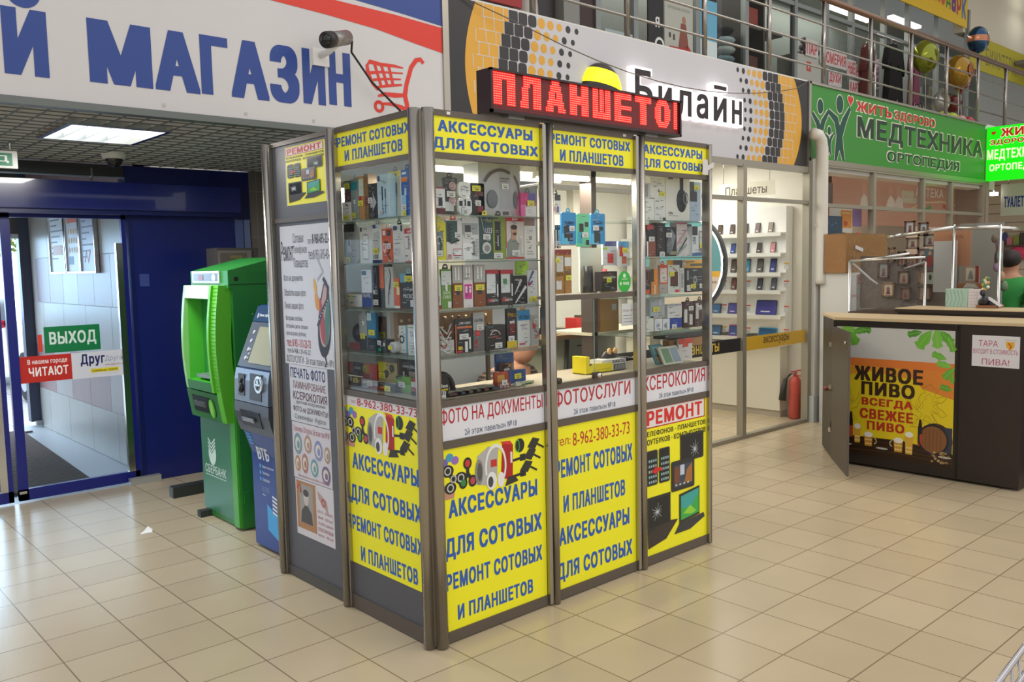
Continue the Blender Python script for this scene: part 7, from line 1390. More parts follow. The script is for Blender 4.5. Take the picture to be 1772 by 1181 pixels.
m = MB(FY(1.109)); m.add([(6.20, 1.80, .001), (6.37, 1.765, .001), (6.38, 1.80, .001), (6.21, 1.835, .001)], [(0, 1, 2, 3)], M('d0ccc8')); m.build('tape', t); m = MB(FY(1.109)); m.rect(6.24, 6.29, 1.942, 1.965, .001, M('c8403a')); m.build('tape', t)
# chrome framed souvenir stall behind the counter
t = thing('souvenir_stall', 'chrome framed souvenir stall with clear film walls behind the beer counter', 'stall', (5.9, .0, 0))
CH = STEEL
for x, y, z1 in ((5.6, .16, 1.66), (5.6, -.075, 1.98), (5.6, -.445, 1.96), (5.6, .86, 1.68)):
    m = MB(); m.tube([(x, y, .02), (x, y, z1)], .012, CH, 12); m.build('chrome_post', t)
for p in (((5.6, .86, 1.67), (5.6, .30, 1.735)), ((5.6, .38, 1.755), (5.6, -.08, 1.975)) if False else ((5.6, .40, 1.90), (5.6, -.08, 1.955)), ((5.6, -.08, 1.95), (5.6, -.45, 1.94)), ((5.6, .86, 1.68), (5.6, .16, 1.70)), ((5.6, -.45, 1.93), (6.3, -.45, 1.93)), ((5.6, .50, 1.89), (5.6, .38, 1.905))):
    m = MB(); m.tube(p, .012 if p[0][2] < 1.8 else .016, CH, 10); m.build('chrome_rail', t)
for a, b, c, d in ((-.86, -.17, 1.22, 1.67), (-.15, .07, 1.25, 1.93), (.08, .44, 1.26, 1.93)):
    m = MB(FX(5.602)); m.rect(a, b, c, d, 0, WR if a < -.5 else FILM); m.build('film_wall', t)
m = MB(); m.box(5.58, 6.6, -1.2, .86, .0, 1.20, M('4a3a30', .5)); m.build('base_cabinet', t)
m = MB(FX(6.2)); m.box(-1.05, -.10, 1.2, 1.72, -.02, 0, M('6a5e56', .6, noise=.15)); m.box(-.10, .265, 1.2, 2.0, -.02, 0, M('8a8880', .6)); m.build('back_wall', t)
m = MB(); m.tube([(5.61, .84, 1.66), (5.62, .66, 1.50), (5.62, .60, 1.46)], .01, M('d8d8d8', .3), 8); m.tube([(5.61, .17, 1.66), (5.63, .3, 1.62), (5.64, .36, 1.60)], .008, M('d8d8d8', .3), 8); m.build('film_fold', t)
FRM = [(.55, 1.92, .10, .13, '5a3a2c', 'c4c4c8'), (.42, 1.90, .09, .13, '5a3a2c', 'b8c8cc'), (.80, 1.50, .11, .15, '5a3a30', '8a9494'), (.72, 1.66, .07, .14, '7a5a40', 'a89a88'), (.62, 1.62, .08, .14, '4a3a30', '9a7a68'), (.52, 1.60, .09, .13, '6a4a38', '88766a'), (.42, 1.62, .10, .16, '5a3a30', 'b0a49a'), (.52, 1.78, .12, .11, '6a5040', 'b4aaa0'), (.36, 1.80, .11, .12, '5a4030', 'a8a8a4'), (.40, 1.44, .11, .13, '7a5a3a', 'b09a80'), (.60, 1.44, .11, .13, '4a3428', '9a8a7a'), (.28, 1.50, .08, .20, '6a4a34', '7a9088'), (.75, 1.32, .12, .14, '8a6a44', 'c8b8a0'), (.58, 1.29, .1, .12, '5a4434', '8a7060'), (.40, 1.29, .12, .13, '6a4c38', 'a08a78')]
WHERE = ('at the top left of the stall', 'at the top beside the twin frame', 'at the far left above the counter', 'under the carton edge', 'left of the stall middle', 'in the stall middle', 'next to the first chrome post', 'below the two bright frames', 'below the right bright frame', 'in the lower middle row', 'in the lower left row', 'right behind the first chrome post', 'at the lower left corner', 'low in the middle of the stall', 'low beside the first chrome post')
for (y, z, w, h, fc, ic), wh in zip(FRM, WHERE):
    u = -y; tf = thing('picture_frame', 'small framed picture ' + wh, 'picture frame', (6.18, y, z), 'framed pictures in the souvenir stall')
    m = MB(FX(6.178))
    for b in ((u - w / 2, u + w / 2, z, z + .014), (u - w / 2, u + w / 2, z + h - .014, z + h), (u - w / 2, u - w / 2 + .014, z, z + h), (u + w / 2 - .014, u + w / 2, z, z + h)): m.box(*b, 0, .018, M(fc, .4))
    m.build('frame', tf)
    m = MB(FX(6.178)); m.rect(u - w / 2 + .012, u + w / 2 - .012, z + .012, z + h - .012, .004, M(ic, .25)); m.disc(u, z + h * .55, w * .16, h * .14, .005, M('7a5a48'), 12); m.poly([(u - w * .2, z + .02), (u + w * .2, z + .02), (u + w * .1, z + h * .45), (u - w * .1, z + h * .45)], .005, M('6a3a3a')); m.build('picture', tf)
def panel(nm, lab, cat, x, y0, y1, z0, z1, c, fn=None, r=.5, d=.01):
    m = MB(FX(x)); m.box(-y1, -y0, z0, z1, -d, 0, M(c, r)); fn and fn(m); return one(nm, m, lab, cat)
panel('blank_sheet', 'large blank white sheet hanging between two chrome posts', 'sheet', 5.66, -.08, .115, 1.39, 1.84, 'd0d0ce')
panel('orange_poster', 'orange poster behind the top of the blank white sheet', 'poster', 5.75, -.16, .155, 1.62, 1.93, 'b8805c', lambda m: m.text('ГЖЕЛЬ', -.02, .1, 1.86, 1.89, .001, M('8a5a3a'), .02))
panel('icon_picture', 'painted figure in red, left of the blank white sheet', 'picture', 5.70, .115, .215, 1.60, 1.77, '5a6a72', lambda m: (m.disc(-.165, 1.735, .014, .018, .001, M('c89a7c')), m.poly([(-.205, 1.61), (-.125, 1.61), (-.14, 1.70), (-.165, 1.72), (-.19, 1.70)], .001, M('a03a34')), m.poly([(-.15, 1.61), (-.12, 1.61), (-.13, 1.68)], .0015, M('3a4a80'))))
panel('small_picture_frame', 'pale framed picture below the painted red figure', 'picture frame', 5.70, .11, .205, 1.45, 1.575, '5a4030', lambda m: (m.rect(-.195, -.12, 1.46, 1.565, .001, M('b8c4b4')), m.disc(-.157, 1.52, .014, .026, .0015, M('4a4a44'))))
panel('standing_icon', 'wooden framed icon standing right of the second chrome post', 'picture frame', 5.75, -.235, -.105, 1.475, 1.615, 'b09070', lambda m: (m.rect(.125, .21, 1.49, 1.60, .001, M('d4ccb8')), m.poly([(.14, 1.50), (.19, 1.50), (.175, 1.57), (.16, 1.58)], .0015, M('8a8480')), m.box(.21, .235, 1.475, 1.615, 0, .02, M('8a2c22'))), .4, .02)
panel('marbled_box', 'pale green marbled box standing on the rear counter', 'box', 5.40, -.275, -.095, 1.276, 1.43, 'a8c4b4', lambda m: [m.line([(.10 + .03 * k, 1.28), (.12 + .03 * k, 1.35), (.10 + .03 * k, 1.42)], .006, .001, M('88a898')) for k in range(5)], .4, .12)
panel('white_paper_box', 'white lined box next to the pale green marbled box', 'box', 5.40, -.36, -.278, 1.276, 1.425, 'd8d0d0', lambda m: [m.rect(.285, .355, 1.30 + .025 * k, 1.302 + .025 * k, .001, M('a8a0a8')) for k in range(5)], .5, .12)
panel('wooden_box', 'wooden box with papers between the icon and the marbled box', 'box', 5.62, -.32, -.11, 1.42, 1.47, 'a86a3c', lambda m: m.poly([(.15, 1.43), (.28, 1.43), (.25, 1.465), (.18, 1.47)], .001, M('d8d0c4')), .5, .05)
t = thing('trinket_pile', 'heap of small bottles and papers at the right end of the rear counter', 'trinkets', (5.4, -.48, 1.276))
for k, (y, z, r, c) in enumerate(((-.40, 1.32, .03, '1e2028'), (-.43, 1.34, .035, '24242c'), (-.47, 1.31, .03, '1a1a22'), (-.41, 1.40, .022, '2a2a30'), (-.50, 1.30, .03, '33404a'))):
    m = MB(); m.ball((5.36 - .02 * (k % 2), y, z), r, M(c, .2), 1, 1, 1.2); m.build('bottle', t)
m = MB(FX(5.33)); m.add([(.44, 1.36, 0), (.47, 1.37, 0), (.58, 1.30, .02), (.55, 1.29, .02)], [(0, 1, 2, 3)], M('d8d4d4')); m.build('folded_paper', t)
m = MB(); m.box(5.32, 5.5, -.52, -.37, 1.276, 1.30, M('8a5a3c', .6)); m.build('tray', t)
m = MB(); 
for k in range(12): m.ball((5.35, -.41 - .012 * (k % 4), 1.43 + .018 * (k // 2)), .014, M(('d8d8c8', 'c8a040', '4a8a5a')[k % 3], .3))
m.build('beads', t, kind='stuff')
t = thing('hanging_ornaments', 'string of hanging cloth ornaments near the third chrome post', 'ornaments', (5.8, -.38, 1.3))
for k, (y, z, rx, rz, c) in enumerate(((-.33, 1.85, .03, .05, '6a5a4a'), (-.36, 1.80, .03, .06, '7a5a60'), (-.37, 1.70, .025, .06, '8ab8b4'), (-.35, 1.60, .04, .05, '9a7a9a'), (-.38, 1.52, .04, .06, 'a8886a'), (-.40, 1.44, .04, .06, '6a8060'), (-.33, 1.68, .02, .08, '5a4440'), (-.34, 1.75, .025, .05, '8a7a60'))):
    m = MB(); m.ball((5.8 + .01 * k, y, z), .8, M(c, .6), rx, rx, rz, 12, 8); m.build('ornament', t)
m = MB(FX(5.79)); m.disc(.415, 1.86, .022, .04, 0, M('2a2a5c', .4), 20); one('round_blue_badge', m, 'round dark blue badge hanging beside the third chrome post', 'badge')

# the shop assistant in green, seen from behind the counter
t = thing('person', 'person with short dark hair in a green top, turned away at the right edge', 'person', (7.1, -.10, 0))
px0, py0 = 7.05, -.06
Nn = [(0, 0, .98, .15, .11), (0, 0, 1.15, .13, .10), (0, 0, 1.32, .16, .11), (0, 0, 1.43, .17, .09), (0, 0, 1.52, .055, .055), (.01, 0, 1.60, .075, .085), (.0, 0, 1.67, .07, .08),
      (-.02, .19, 1.40, .06, .06), (-.04, .24, 1.14, .045, .045), (-.14, .20, .95, .034, .034), (-.2, .18, .9, .03, .022), (-.02, -.19, 1.40, .06, .06), (-.04, -.24, 1.14, .045, .045), (-.14, -.20, .95, .034, .034), (-.2, -.18, .9, .03, .022),
      (0, .09, .92, .09, .09), (.0, .10, .50, .06, .06), (.02, .10, .08, .045, .045), (-.10, .10, .04, .04, .03), (0, -.09, .92, .09, .09), (.0, -.10, .50, .06, .06), (.02, -.10, .08, .045, .045), (-.10, -.10, .04, .04, .03)]
Nn = [(px0 + a, py0 + b, c, d, e) for a, b, c, d, e in Nn]
skin('body', Nn, [(0, 1), (1, 2), (2, 3), (3, 4), (4, 5), (5, 6), (3, 7), (7, 8), (8, 9), (9, 10), (3, 11), (11, 12), (12, 13), (13, 14), (0, 15), (15, 16), (16, 17), (17, 18), (0, 19), (19, 20), (20, 21), (21, 22)], SKIN, t, sub=2)
GT = M('2f9040', .7, noise=.08)
skin('top', [(x, y, z, a + .03, b + .03) for x, y, z, a, b in (Nn[0], Nn[1], Nn[2], Nn[3], Nn[7], Nn[8], Nn[11], Nn[12])] + [(px0, py0, 1.50, .085, .085)], [(0, 1), (1, 2), (2, 3), (3, 4), (4, 5), (3, 6), (6, 7), (3, 8)], GT, t, sub=2)
skin('trousers', [(x, y, z, a + .014, b + .014) for x, y, z, a, b in (Nn[0], Nn[15], Nn[16], Nn[17], Nn[19], Nn[20], Nn[21])], [(0, 1), (1, 2), (2, 3), (0, 4), (4, 5), (5, 6)], CL, t)
m = MB(); m.ball((px0 - .012, py0 + .005, 1.665), .105, M('241a16', .6), .95, .95, .88); m.build('hair', t)

# ------------------------------------------------------------------ medical shop interior
m = MB()
m.box(6.26, 10.72, 1.49, 1.55, 2.245, 2.285, AL); m.box(6.26, 10.72, 1.49, 1.55, 2.66, 2.70, AL); m.box(6.26, 10.72, 1.49, 1.55, 0, .06, AL)
for x in (7.42, 8.74, 9.6, 10.68): m.box(x - .03, x + .03, 1.486, 1.554, .062, 2.655, AL)
w2 = struct('window_2', m)
m = MB(FY(1.52)); m.rect(6.26, 10.68, .06, 2.66, 0, GLASS); m.build('glass_pane', w2)
m = MB(); m.box(6.3, 12.5, 4.0, 4.1, 0, 3.44, M('a87c6c', .7)); struct('wall_pharmacy_back', m)
m = MB(); m.rect(6.3, 10.9, 1.56, 4.0, 3.0, M('c4b0a4', .7)); struct('ceiling_pharmacy', m)
m = MB(); m.box(10.80, 10.9, 1.5, 2.6, 0, 3.44, M('9a8a80', .6)); struct('wall_pharmacy_right', m)
def poster(nm, lab, y, x0, x1, z0, z1, c, fn=None):
    m = MB(FY(y)); m.box(x0, x1, z0, z1, -.02, 0, M(c, .4)); fn and fn(m); one(nm, m, lab, 'poster')
poster('dark_cabinet', 'dark brown cabinet front seen through the pharmacy transom', 1.60, 6.44, 6.67, 2.30, 2.52, '4a3a34')
poster('blue_box_poster', 'dark blue poster behind the pharmacy glass above the carton', 1.60, 6.42, 6.89, 1.965, 2.165, '2c4a64', lambda m: [m.disc(6.5 + .08 * k, 2.07 + .02 * (k % 2), .02, .012, .001, M('5a7a98')) for k in range(4)])
poster('orange_poster', 'white poster with an orange panel beside the dark blue one', 1.62, 6.67, 7.16, 1.99, 2.275, 'd4d0c8', lambda m: (m.rect(6.89, 7.14, 2.04, 2.235, .001, M('d88a34')), m.disc(7.0, 2.09, .05, .03, .002, M('b8542c')), m.text('АПТЕКА', 6.92, 7.11, 2.19, 2.215, .002, M('e8d8b0'), .02)))
poster('violet_poster', 'violet poster right of the white and orange one', 1.62, 7.175, 7.38, 2.06, 2.275, '8a6a9a')
def people(m):
    for cx, w_, c in ((8.72, .12, 'dccabc'), (8.95, .13, 'd4c2b4'), (8.0, .10, 'd0c0b2'), (8.2, .09, 'ccbaa8')): m.disc(cx, 2.53, w_ * .5, w_ * .62, .001, M('c89a84')); m.poly([(cx - w_ * 1.2, 2.28), (cx + w_ * 1.3, 2.28), (cx + w_ * .8, 2.44), (cx, 2.48), (cx - w_ * .7, 2.42)], .0015, M(c))
    for k in range(9): m.disc(9.08 + .09 * (k % 5), 2.44 + .08 * (k // 5), .055, .045, .001, M('c0b8a0'))
    m.line([(9.2, 2.30), (9.7, 2.42), (10.3, 2.45), (10.78, 2.41)], .022, .002, M('d8b890')); m.text('АПТЕКА', 9.45, 10.35, 2.50, 2.62, .002, M('d8d0c4'), .02)
    m.line([(9.6, 2.27), (9.8, 2.33), (9.95, 2.37)], .05, .003, M('5a9a50')); m.line([(10.35, 2.40), (10.5, 2.36), (10.62, 2.29)], .05, .003, M('d04a44')); m.line([(10.62, 2.29), (10.72, 2.22)], .05, .003, M('3a8a5a'))
poster('family_poster', 'long terracotta poster with a pale family behind the pharmacy transom', 1.9, 7.25, 10.79, 2.10, 2.66, 'c08e78', people)
t = thing('pharmacy_shelving', 'tall grey shelving with small boxes inside the pharmacy', 'shelving', (9.2, 3.6, 0))
m = MB(); m.box(7.4, 10.6, 3.6, 3.95, 0, 2.0, M('8e9490', .5)); m.build('carcass', t)
m = MB()
for r in range(4):
    for k in range(30): m.box(7.45 + k * .104, 7.53 + k * .104, 3.52, 3.6, 1.0 + r * .25, 1.0 + r * .25 + .1 + .08 * ((k * 7 + r * 3) % 5) / 5, M(('c8c8c0', '8a5a4a', '4a6a8a', 'a8a890', '6a4a5a')[(k * 3 + r) % 5], .5))
m.build('small_boxes', t, kind='stuff')
for r in range(4):
    m = MB(); m.box(7.4, 10.6, 3.5, 3.62, .985 + r * .25, 1.0 + r * .25, WHITE); m.build('shelf', t)
# corridor beyond the pharmacy
SLW = brick_mat('slat_wall', 'cfc4b2', 'c8bcaa', '6a5c50', 6.0, .16, .006, .5, axes='YZ')
m = MB(); m.box(14.0, 14.1, -6, 3.5, 0, 3.4, SLW); struct('wall_corridor', m)
m = MB(); m.box(10.9, 14.0, 3.5, 3.6, 0, 3.44, M('b8a898', .6)); struct('wall_corridor_side', m)
m = MB(); m.rect(10.9, 14.1, -1.0, 3.5, 3.43, M('c8c0b0', .7)); struct('ceiling_corridor', m)
def at14(y, z): return y, z
t = thing('toilet_sign', 'white hanging sign with blue letters below the light box sign', 'sign', (12.0, .8, 2.2))
m = MB(FX(12.0)); m.box(-1.715, -1.30, 2.28, 2.75, -.04, 0, M('d4d0c8', .5)); m.text('ТУАЛЕТЫ', -1.67, -1.345, 2.405, 2.565, .001, M('2a3aa0'), .05); m.build('plate', t)
for y in (1.4, 1.62):
    m = MB(); m.tube([(12.02, y, 2.74), (12.02, y, 3.43)], .008, STEEL, 6); m.build('hanger', t)
m = MB(); m.box(11.9, 12.0, 1.75, 1.84, 2.59, 2.64, M('fff8f0', .4, e=4.0)); m.tube([(11.95, 1.8, 2.64), (11.95, 1.8, 3.43)], .008, WHITE, 6); one('corridor_lamp', m, 'small bright rectangular lamp left of the hanging toilet sign', 'lamp')
m = MB(FX(13.98)); 
for k in range(10): m.box(-2.55 + k * .10, -2.46 + k * .10, 1.86, 1.98 + .04 * (k % 3), 0, .06, M(('d8a838', 'c86a50', '5a3a34', 'd07a88', '8a9a48', '4a4440', 'c8b8a8')[k % 7], .5))
m.box(-2.6, -1.0, 1.84, 1.86, 0, .12, M('5a4c44')); one('goods_rail', m, 'rail of colourful small goods on the slatted corridor wall', 'goods')
for y, z, c, l in ((2.40, 1.72, 'a03a48', 'dark red hat on the slatted corridor wall'), (2.06, 1.72, 'd84a70', 'pink hat on the slatted corridor wall near the frame edge')):
    t = thing('hat', l, 'hat', (13.9, y, z)); m = MB(); m.ball((13.9, y, z), .14, M(c, .7), .7, 1.1, .8); m.build('crown', t); m = MB(); m.tube([(13.9, y, z - .07), (13.9, y, z - .05)], .17, M(c, .7), 18); m.build('brim', t)
# ------------------------------------------------------------------ gallery: railing and upper shops
t = thing('gallery_railing', 'long stainless steel railing along the upper gallery', 'railing', (7, 1.6, 3.52))
for k in range(12):
    x = 1.2 + 1.057 * (k + 1) - .05
    m = MB(); m.tube([(x, 1.6, 3.52), (x, 1.6, 4.40)], .024, M('a09a94', .22, .95), 14); m.build('post', t)
m = MB(); m.tube([(1.32, 1.6, 4.42), (14.5, 1.6, 4.42)], .034, M('8a6a58', .25, .7), 14); m.build('handrail', t)
for z in (3.70, 3.925, 4.15):
    m = MB(); m.tube([(1.32, 1.60, z), (14.5, 1.60, z)], .011, M('a8a29c', .25, .9), 10); m.build('bar', t)
# upper shop front at the back of the walkway
YS = 3.6
GW = M('b4b4aa', .6); GD = M('6e726e', .6)
m = MB()
m.box(1.3, 5.3, YS + .9, YS + 1.0, 3.52, 6.35, M('5a5450', .7)); m.box(5.3, 20, YS + 1.4, YS + 1.5, 3.52, 6.35, M('6a706c', .7))
struct('wall_gallery_back', m)
m = MB()
for x in (4.52, 5.10, 5.75, 6.95, 8.05, 9.3, 10.2, 11.0, 12.1, 13.0, 14.2, 15.6): m.box(x - .04, x + .04, YS - .036, YS + .04, 3.525, 6.35, M('8a8e8c', .4, .4))
m.box(4.5, 16, YS - .03, YS + .03, 3.52, 3.60, M('8a8e8c', .4, .4)); m.box(4.5, 16, YS - .03, YS + .03, 5.30, 5.36, M('8a8e8c', .4, .4))
w3 = struct('window_3', m)
m = MB(FY(YS)); m.rect(6.0, 15.6, 3.6, 5.3, 0, glass('gallery_glass', (.82, .88, .86), .8)); m.build('glass_pane', w3)
def up(nm, lab, cat, x0, x1, z0, z1, c, fn=None, y=YS - .02, d=.02, r=.5):
    m = MB(FY(y)); m.box(x0, x1, z0, z1, -d, 0, M(c, r)); fn and fn(m); return one(nm, m, lab, cat)
up('red_banner', 'red banner with white letters at the top behind the gallery railing', 'banner', 2.9, 3.69, 4.22, 4.75, 'a82c2c', lambda m: m.text('НАГРЕВАТЕЛИ', 2.55 + .4, 3.65, 4.31, 4.42, .001, M('dcd4d0'), .02), y=3.3)
up('brown_door', 'dark brown upper door between grey pillars', 'door', 4.62, 5.12, 3.53, 5.4, '3c2622', y=YS - .01)
t = thing('appliance', 'pale curved appliance beside a dark panel on the gallery', 'appliance', (3.95, 3.5, 3.53)); m = MB(); m.ball((3.88, 3.45, 4.15), .35, M('c8c0b8', .3), .35, .4, 1.6); m.build('shell', t); m = MB(); m.box(4.0, 4.35, 3.5, 3.56, 3.53, 5.4, M('2c2826', .4)); m.build('panel', t)
m = MB(); m.box(4.38, 4.62, 3.4, 3.7, 3.53, 6.3, M('8c8c86', .6)); struct('trim_3', m)
up('blue_notice', 'blue and white notice behind the upper glass', 'notice', 5.22, 5.70, 3.86, 4.34, 'a8b4b4', lambda m: (m.rect(5.22, 5.70, 4.16, 4.30, .001, M('4a7aa0')), m.text('ПРИХОЖИЕ', 5.27, 5.64, 4.20, 4.26, .002, M('2a3a50'), .02), m.disc(5.5, 4.02, .04, .04, .001, M('7a3a34'))))
up('black_poster', 'black poster with a white telephone drawing on the gallery', 'poster', 5.99, 6.28, 4.0, 4.9, '1e1c1c', lambda m: (m.text('Я', 6.12, 6.20, 4.50, 4.62, .001, WHITE, .04), m.ring(6.2, 4.3, .06, .09, .001, WHITE)))
up('dress_poster', 'pale poster of a woman in a long dress on the gallery', 'poster', 6.30, 6.86, 4.12, 5.0, 'b8b8ac', lambda m: (m.disc(6.68, 4.66, .04, .05, .001, M('a87a60')), m.poly([(6.62, 4.62), (6.72, 4.62), (6.80, 4.22), (6.56, 4.28)], .0012, M('8a4a3a')), m.rect(6.38, 6.42, 4.42, 4.48, .001, M('4a3a34')), m.rect(6.46, 6.50, 4.40, 4.47, .001, M('5a4a44')), m.text('вечерние платья', 6.36, 6.8, 4.75, 4.80, .001, M('8a8478'), 0)))
def arrow(m): m.poly([(6.36, 4.30), (6.72, 4.33), (6.72, 4.37), (6.86, 4.25), (6.72, 4.12), (6.72, 4.16), (6.36, 4.16)], .0215, M('b02a2a')); m.text('ОТКРЫТЬ', 6.39, 6.66, 4.20, 4.26, .0225, M('e8dcd8'), .02)
m = MB(FY(YS - .05)); m.prism([(6.36, 4.15), (6.72, 4.12), (6.72, 4.08), (6.88, 4.22), (6.72, 4.36), (6.72, 4.32), (6.36, 4.31)], -.01, 0, M('b02a2a')); m.text('ОТКРЫТЬ', 6.40, 6.68, 4.19, 4.25, .001, M('e8dcd8'), .02); one('arrow_sign', m, 'red arrow sign lettered for opening the upper shop door', 'sign')
for k, (x, z, c, l) in enumerate(((5.90, 3.62, 'c8542c', 'orange kick scooter toy by the upper black poster'), (6.15, 3.62, '3a4aa0', 'blue toy by the upper black poster'))):
    t = thing('toy', l, 'toy', (x, 3.5, z)); m = MB(); m.ball((x, 3.5, z), .08, M(c, .3), 1, .6, .8); m.build('body', t); m = MB(); m.tube([(x, 3.5, z), (x + .05, 3.5, z + .6)], .012, STEEL); m.build('stem', t)
up('sky_blue_poster', 'bright sky blue poster beside the clothes stacks on the gallery', 'poster', 7.02, 7.38, 4.05, 5.0, '6ab0d0', lambda m: (m.rect(7.02, 7.38, 4.3, 4.5, .001, M('d8e4e4')), m.rect(7.02, 7.38, 4.05, 4.2, .001, M('e0dcd4'))))
t = thing('clothes_rack', 'rack of folded clothes in stacks behind the gallery railing', 'rack', (7.8, 3.9, 3.53))
m = MB(); m.box(7.35, 8.1, 4.35, 4.4, 3.53, 5.4, M('c0c0b0', .6)); m.build('back', t)
m = MB()
for k, c in enumerate(('d4dcdc', '8aa8b0', '2a3a5a', 'b03030', '2a3a60', '3a3a44', '20242c', '8aa0ac', '4a3a3a', 'c8ccc8', '2a2c34', 'b8c4cc', '3a2c30', '1c1e26')):
    col_, row_ = k % 2, k // 2
    m.ball((7.52 + .33 * col_ + random.uniform(-.03, .03), 3.85, 4.02 + .125 * row_), .19, M(c, .8, noise=.2, scale=30), .9, 1.0, .32, 12, 8)
m.build('folded_clothes', t, kind='stuff')
m = MB(); m.box(7.3, 8.1, 3.6, 4.35, 3.9, 3.93, GD); m.build('shelf', t)
t = thing('dark_cabinet', 'tall dark cabinet with red boxes on the gallery', 'cabinet', (8.65, 4.0, 3.53))
m = MB(); m.box(8.12, 9.22, 4.1, 4.5, 3.53, 6.0, M('221c1a', .5)); m.box(8.12, 8.16, 3.7, 4.5, 3.53, 6.0, M('2a2220', .5)); m.box(8.66, 8.70, 3.7, 4.2, 3.53, 6.0, M('2a2220', .5)); m.build('carcass', t)
for z, c in ((4.95, 'b03c2c'), (4.30, '6a2c24')):
    m = MB(); m.box(8.28, 8.60, 3.75, 4.1, z, z + .22, M(c, .5)); m.build('red_box', t)
for z in (4.28, 4.9):
    m = MB(); m.box(8.14, 9.2, 3.72, 4.2, z - .02, z, M('33291f', .5)); m.build('shelf', t)
up('white_stall_panel', 'plain white stall panel with a small red notice on the gallery', 'panel', 9.32, 10.14, 3.53, 4.66, 'aeaea4', lambda m: (m.rect(9.62, 9.75, 4.44, 4.58, .001, M('b8503a')), m.text('Р', 9.66, 9.71, 4.47, 4.55, .002, M('e8c8b8'), .02), m.disc(9.85, 4.2, .015, .015, .001, BLACK)), d=.3)
RB = M('b8343a', .5); PW = M('c8c0bc', .5)
for s_, x0, x1, z0, z1 in (('ПАР', 9.58, 9.88, 4.68, 4.86), ('ФЮМЕРИЯ', 10.0, 10.75, 4.62, 4.80), ('НЫЕ', 10.82, 11.05, 4.56, 4.74), ('НАБОРЫ', 11.1, 11.6, 4.54, 4.7), ('ДУХИ', 10.25, 10.6, 4.34, 4.50), ('КАРТЫ', 10.9, 11.3, 4.30, 4.44)):
    m = MB(FY(YS - .045)); m.rect(x0 - .03, x1 + .03, z0 - .03, z1 + .03, 0, PW); m.text(s_, x0, x1, z0, z1, .001, RB, .03); one('red_lettering', m, 'red letters %s on a pale strip behind the gallery railing' % s_, 'lettering', 'red lettering on the gallery glass')
def garment(x, y, z, w, h, c, lab):
    t = thing('dress', lab, 'dress', (x, y, z), 'clothes hanging on the gallery')
    m = MB(FY(y)); P2 = [(-.50, 0), (-.30, .03), (-.05, -.01), (.2, .02), (.48, 0), (.40, .40), (.30, .62), (.36, .66), (.52, .55), (.58, .64), (.40, .92), (.14, 1.0), (0, .95), (-.14, 1.0), (-.40, .92), (-.58, .64), (-.52, .55), (-.36, .66), (-.30, .62), (-.40, .40)]
    m.prism([(x + a * w, z + b_ * h) for a, b_ in P2], -.05, .05, M(c, .85, noise=.25, scale=14)); m.build('cloth', t)
    m = MB(); m.tube([(x - w * .35, y, z + h * .93), (x, y, z + h + .03), (x + w * .35, y, z + h * .93)], .008, STEEL, 6); m.tube([(x, y, z + h + .03), (x, y, z + h + .10)], .006, STEEL, 6); m.build('hanger', t)
t = thing('clothes_rail', 'long steel rail carrying the dark dresses on the gallery', 'rail', (11.95, 3.3, 3.52))
m = MB(); m.tube([(11.2, 3.3, 5.16), (12.7, 3.3, 5.16)], .015, STEEL, 8); m.build('bar', t)
for x in (11.2, 12.7):
    m = MB(); m.tube([(x, 3.3, 3.53), (x, 3.3, 5.16)], .015, STEEL, 8); m.build('post', t)
for a in ((11.62, 3.24, 4.15, .40, .90, '100e0e', 'long black dress hanging left of the other gallery dresses'), (12.02, 3.36, 4.12, .44, .94, '0c0a0c', 'black dress hanging in the middle of the gallery clothes'), (12.44, 3.24, 4.2, .26, .86, '7a3450', 'dark pink dress at the edge of the gallery clothes'), (11.42, 3.05, 3.54, .24, .5, 'a83030', 'red garment low among the gallery clothes'), (11.75, 3.0, 3.54, .22, .5, 'b0a850', 'yellow garment low among the gallery clothes'), (12.05, 3.05, 3.54, .25, .52, 'b4aca0', 'cream garment low among the gallery clothes'), (12.38, 3.05, 3.54, .25, .5, '3a2426', 'dark brown garment low among the gallery clothes'), (11.25, 3.46, 4.1, .26, .95, '5a2a24', 'rust coloured garment beside the long black dress')): garment(*a)
t = thing('trinket_shelving', 'glass fronted shelving with small trinkets on the right of the gallery', 'shelving', (15.0, 4.2, 3.52))
m = MB(); m.box(13.7, 17.5, 4.5, 4.55, 3.53, 5.3, M('6a6e68', .6)); m.build('back_board', t)
for z in (3.75, 4.1, 4.45, 4.8):
    m = MB(); m.box(13.7, 17.5, 4.2, 4.5, z, z + .02, M('9aa09a', .4)); m.build('shelf', t)
m = MB()
for k in range(150):
    z = (3.77, 4.12, 4.47, 4.82)[k % 4]; x = 13.75 + (k // 4) * .098; hh = random.uniform(.06, .24); m.box(x, x + random.uniform(.04, .1), 4.22, 4.3, z, z + hh, M(random.choice(('8a7a70', '5a6a62', 'a89a8c', '4a4440', '9a5a54', '6a7a8a', 'b0b0a4', '7a8a5a')), .5))
m.build('trinkets', t, kind='stuff')
for k, (x, c) in enumerate(((10.35, '3a8ac0'), (10.55, '2c6aa8'), (10.95, '8ab4d8'), (11.15, '4a90c8'))):
    m = MB(); m.rbox(x - .09, x + .09, 3.60, 3.85 + .08 * (k % 2), 0, .12, M(c, .4), .02); 
    for i in range(len(m.v)): q = m.v[i]; m.v[i] = (q[0], 4.0 + q[2], q[1])
    m.v = [(q[0], q[1], q[2] - .075) for q in m.v]; one('gift_bag', m, ('leftmost', 'second', 'third', 'rightmost')[k] + ' of the blue gift bags low behind the gallery glass', 'bag', 'blue gift bags on the gallery')
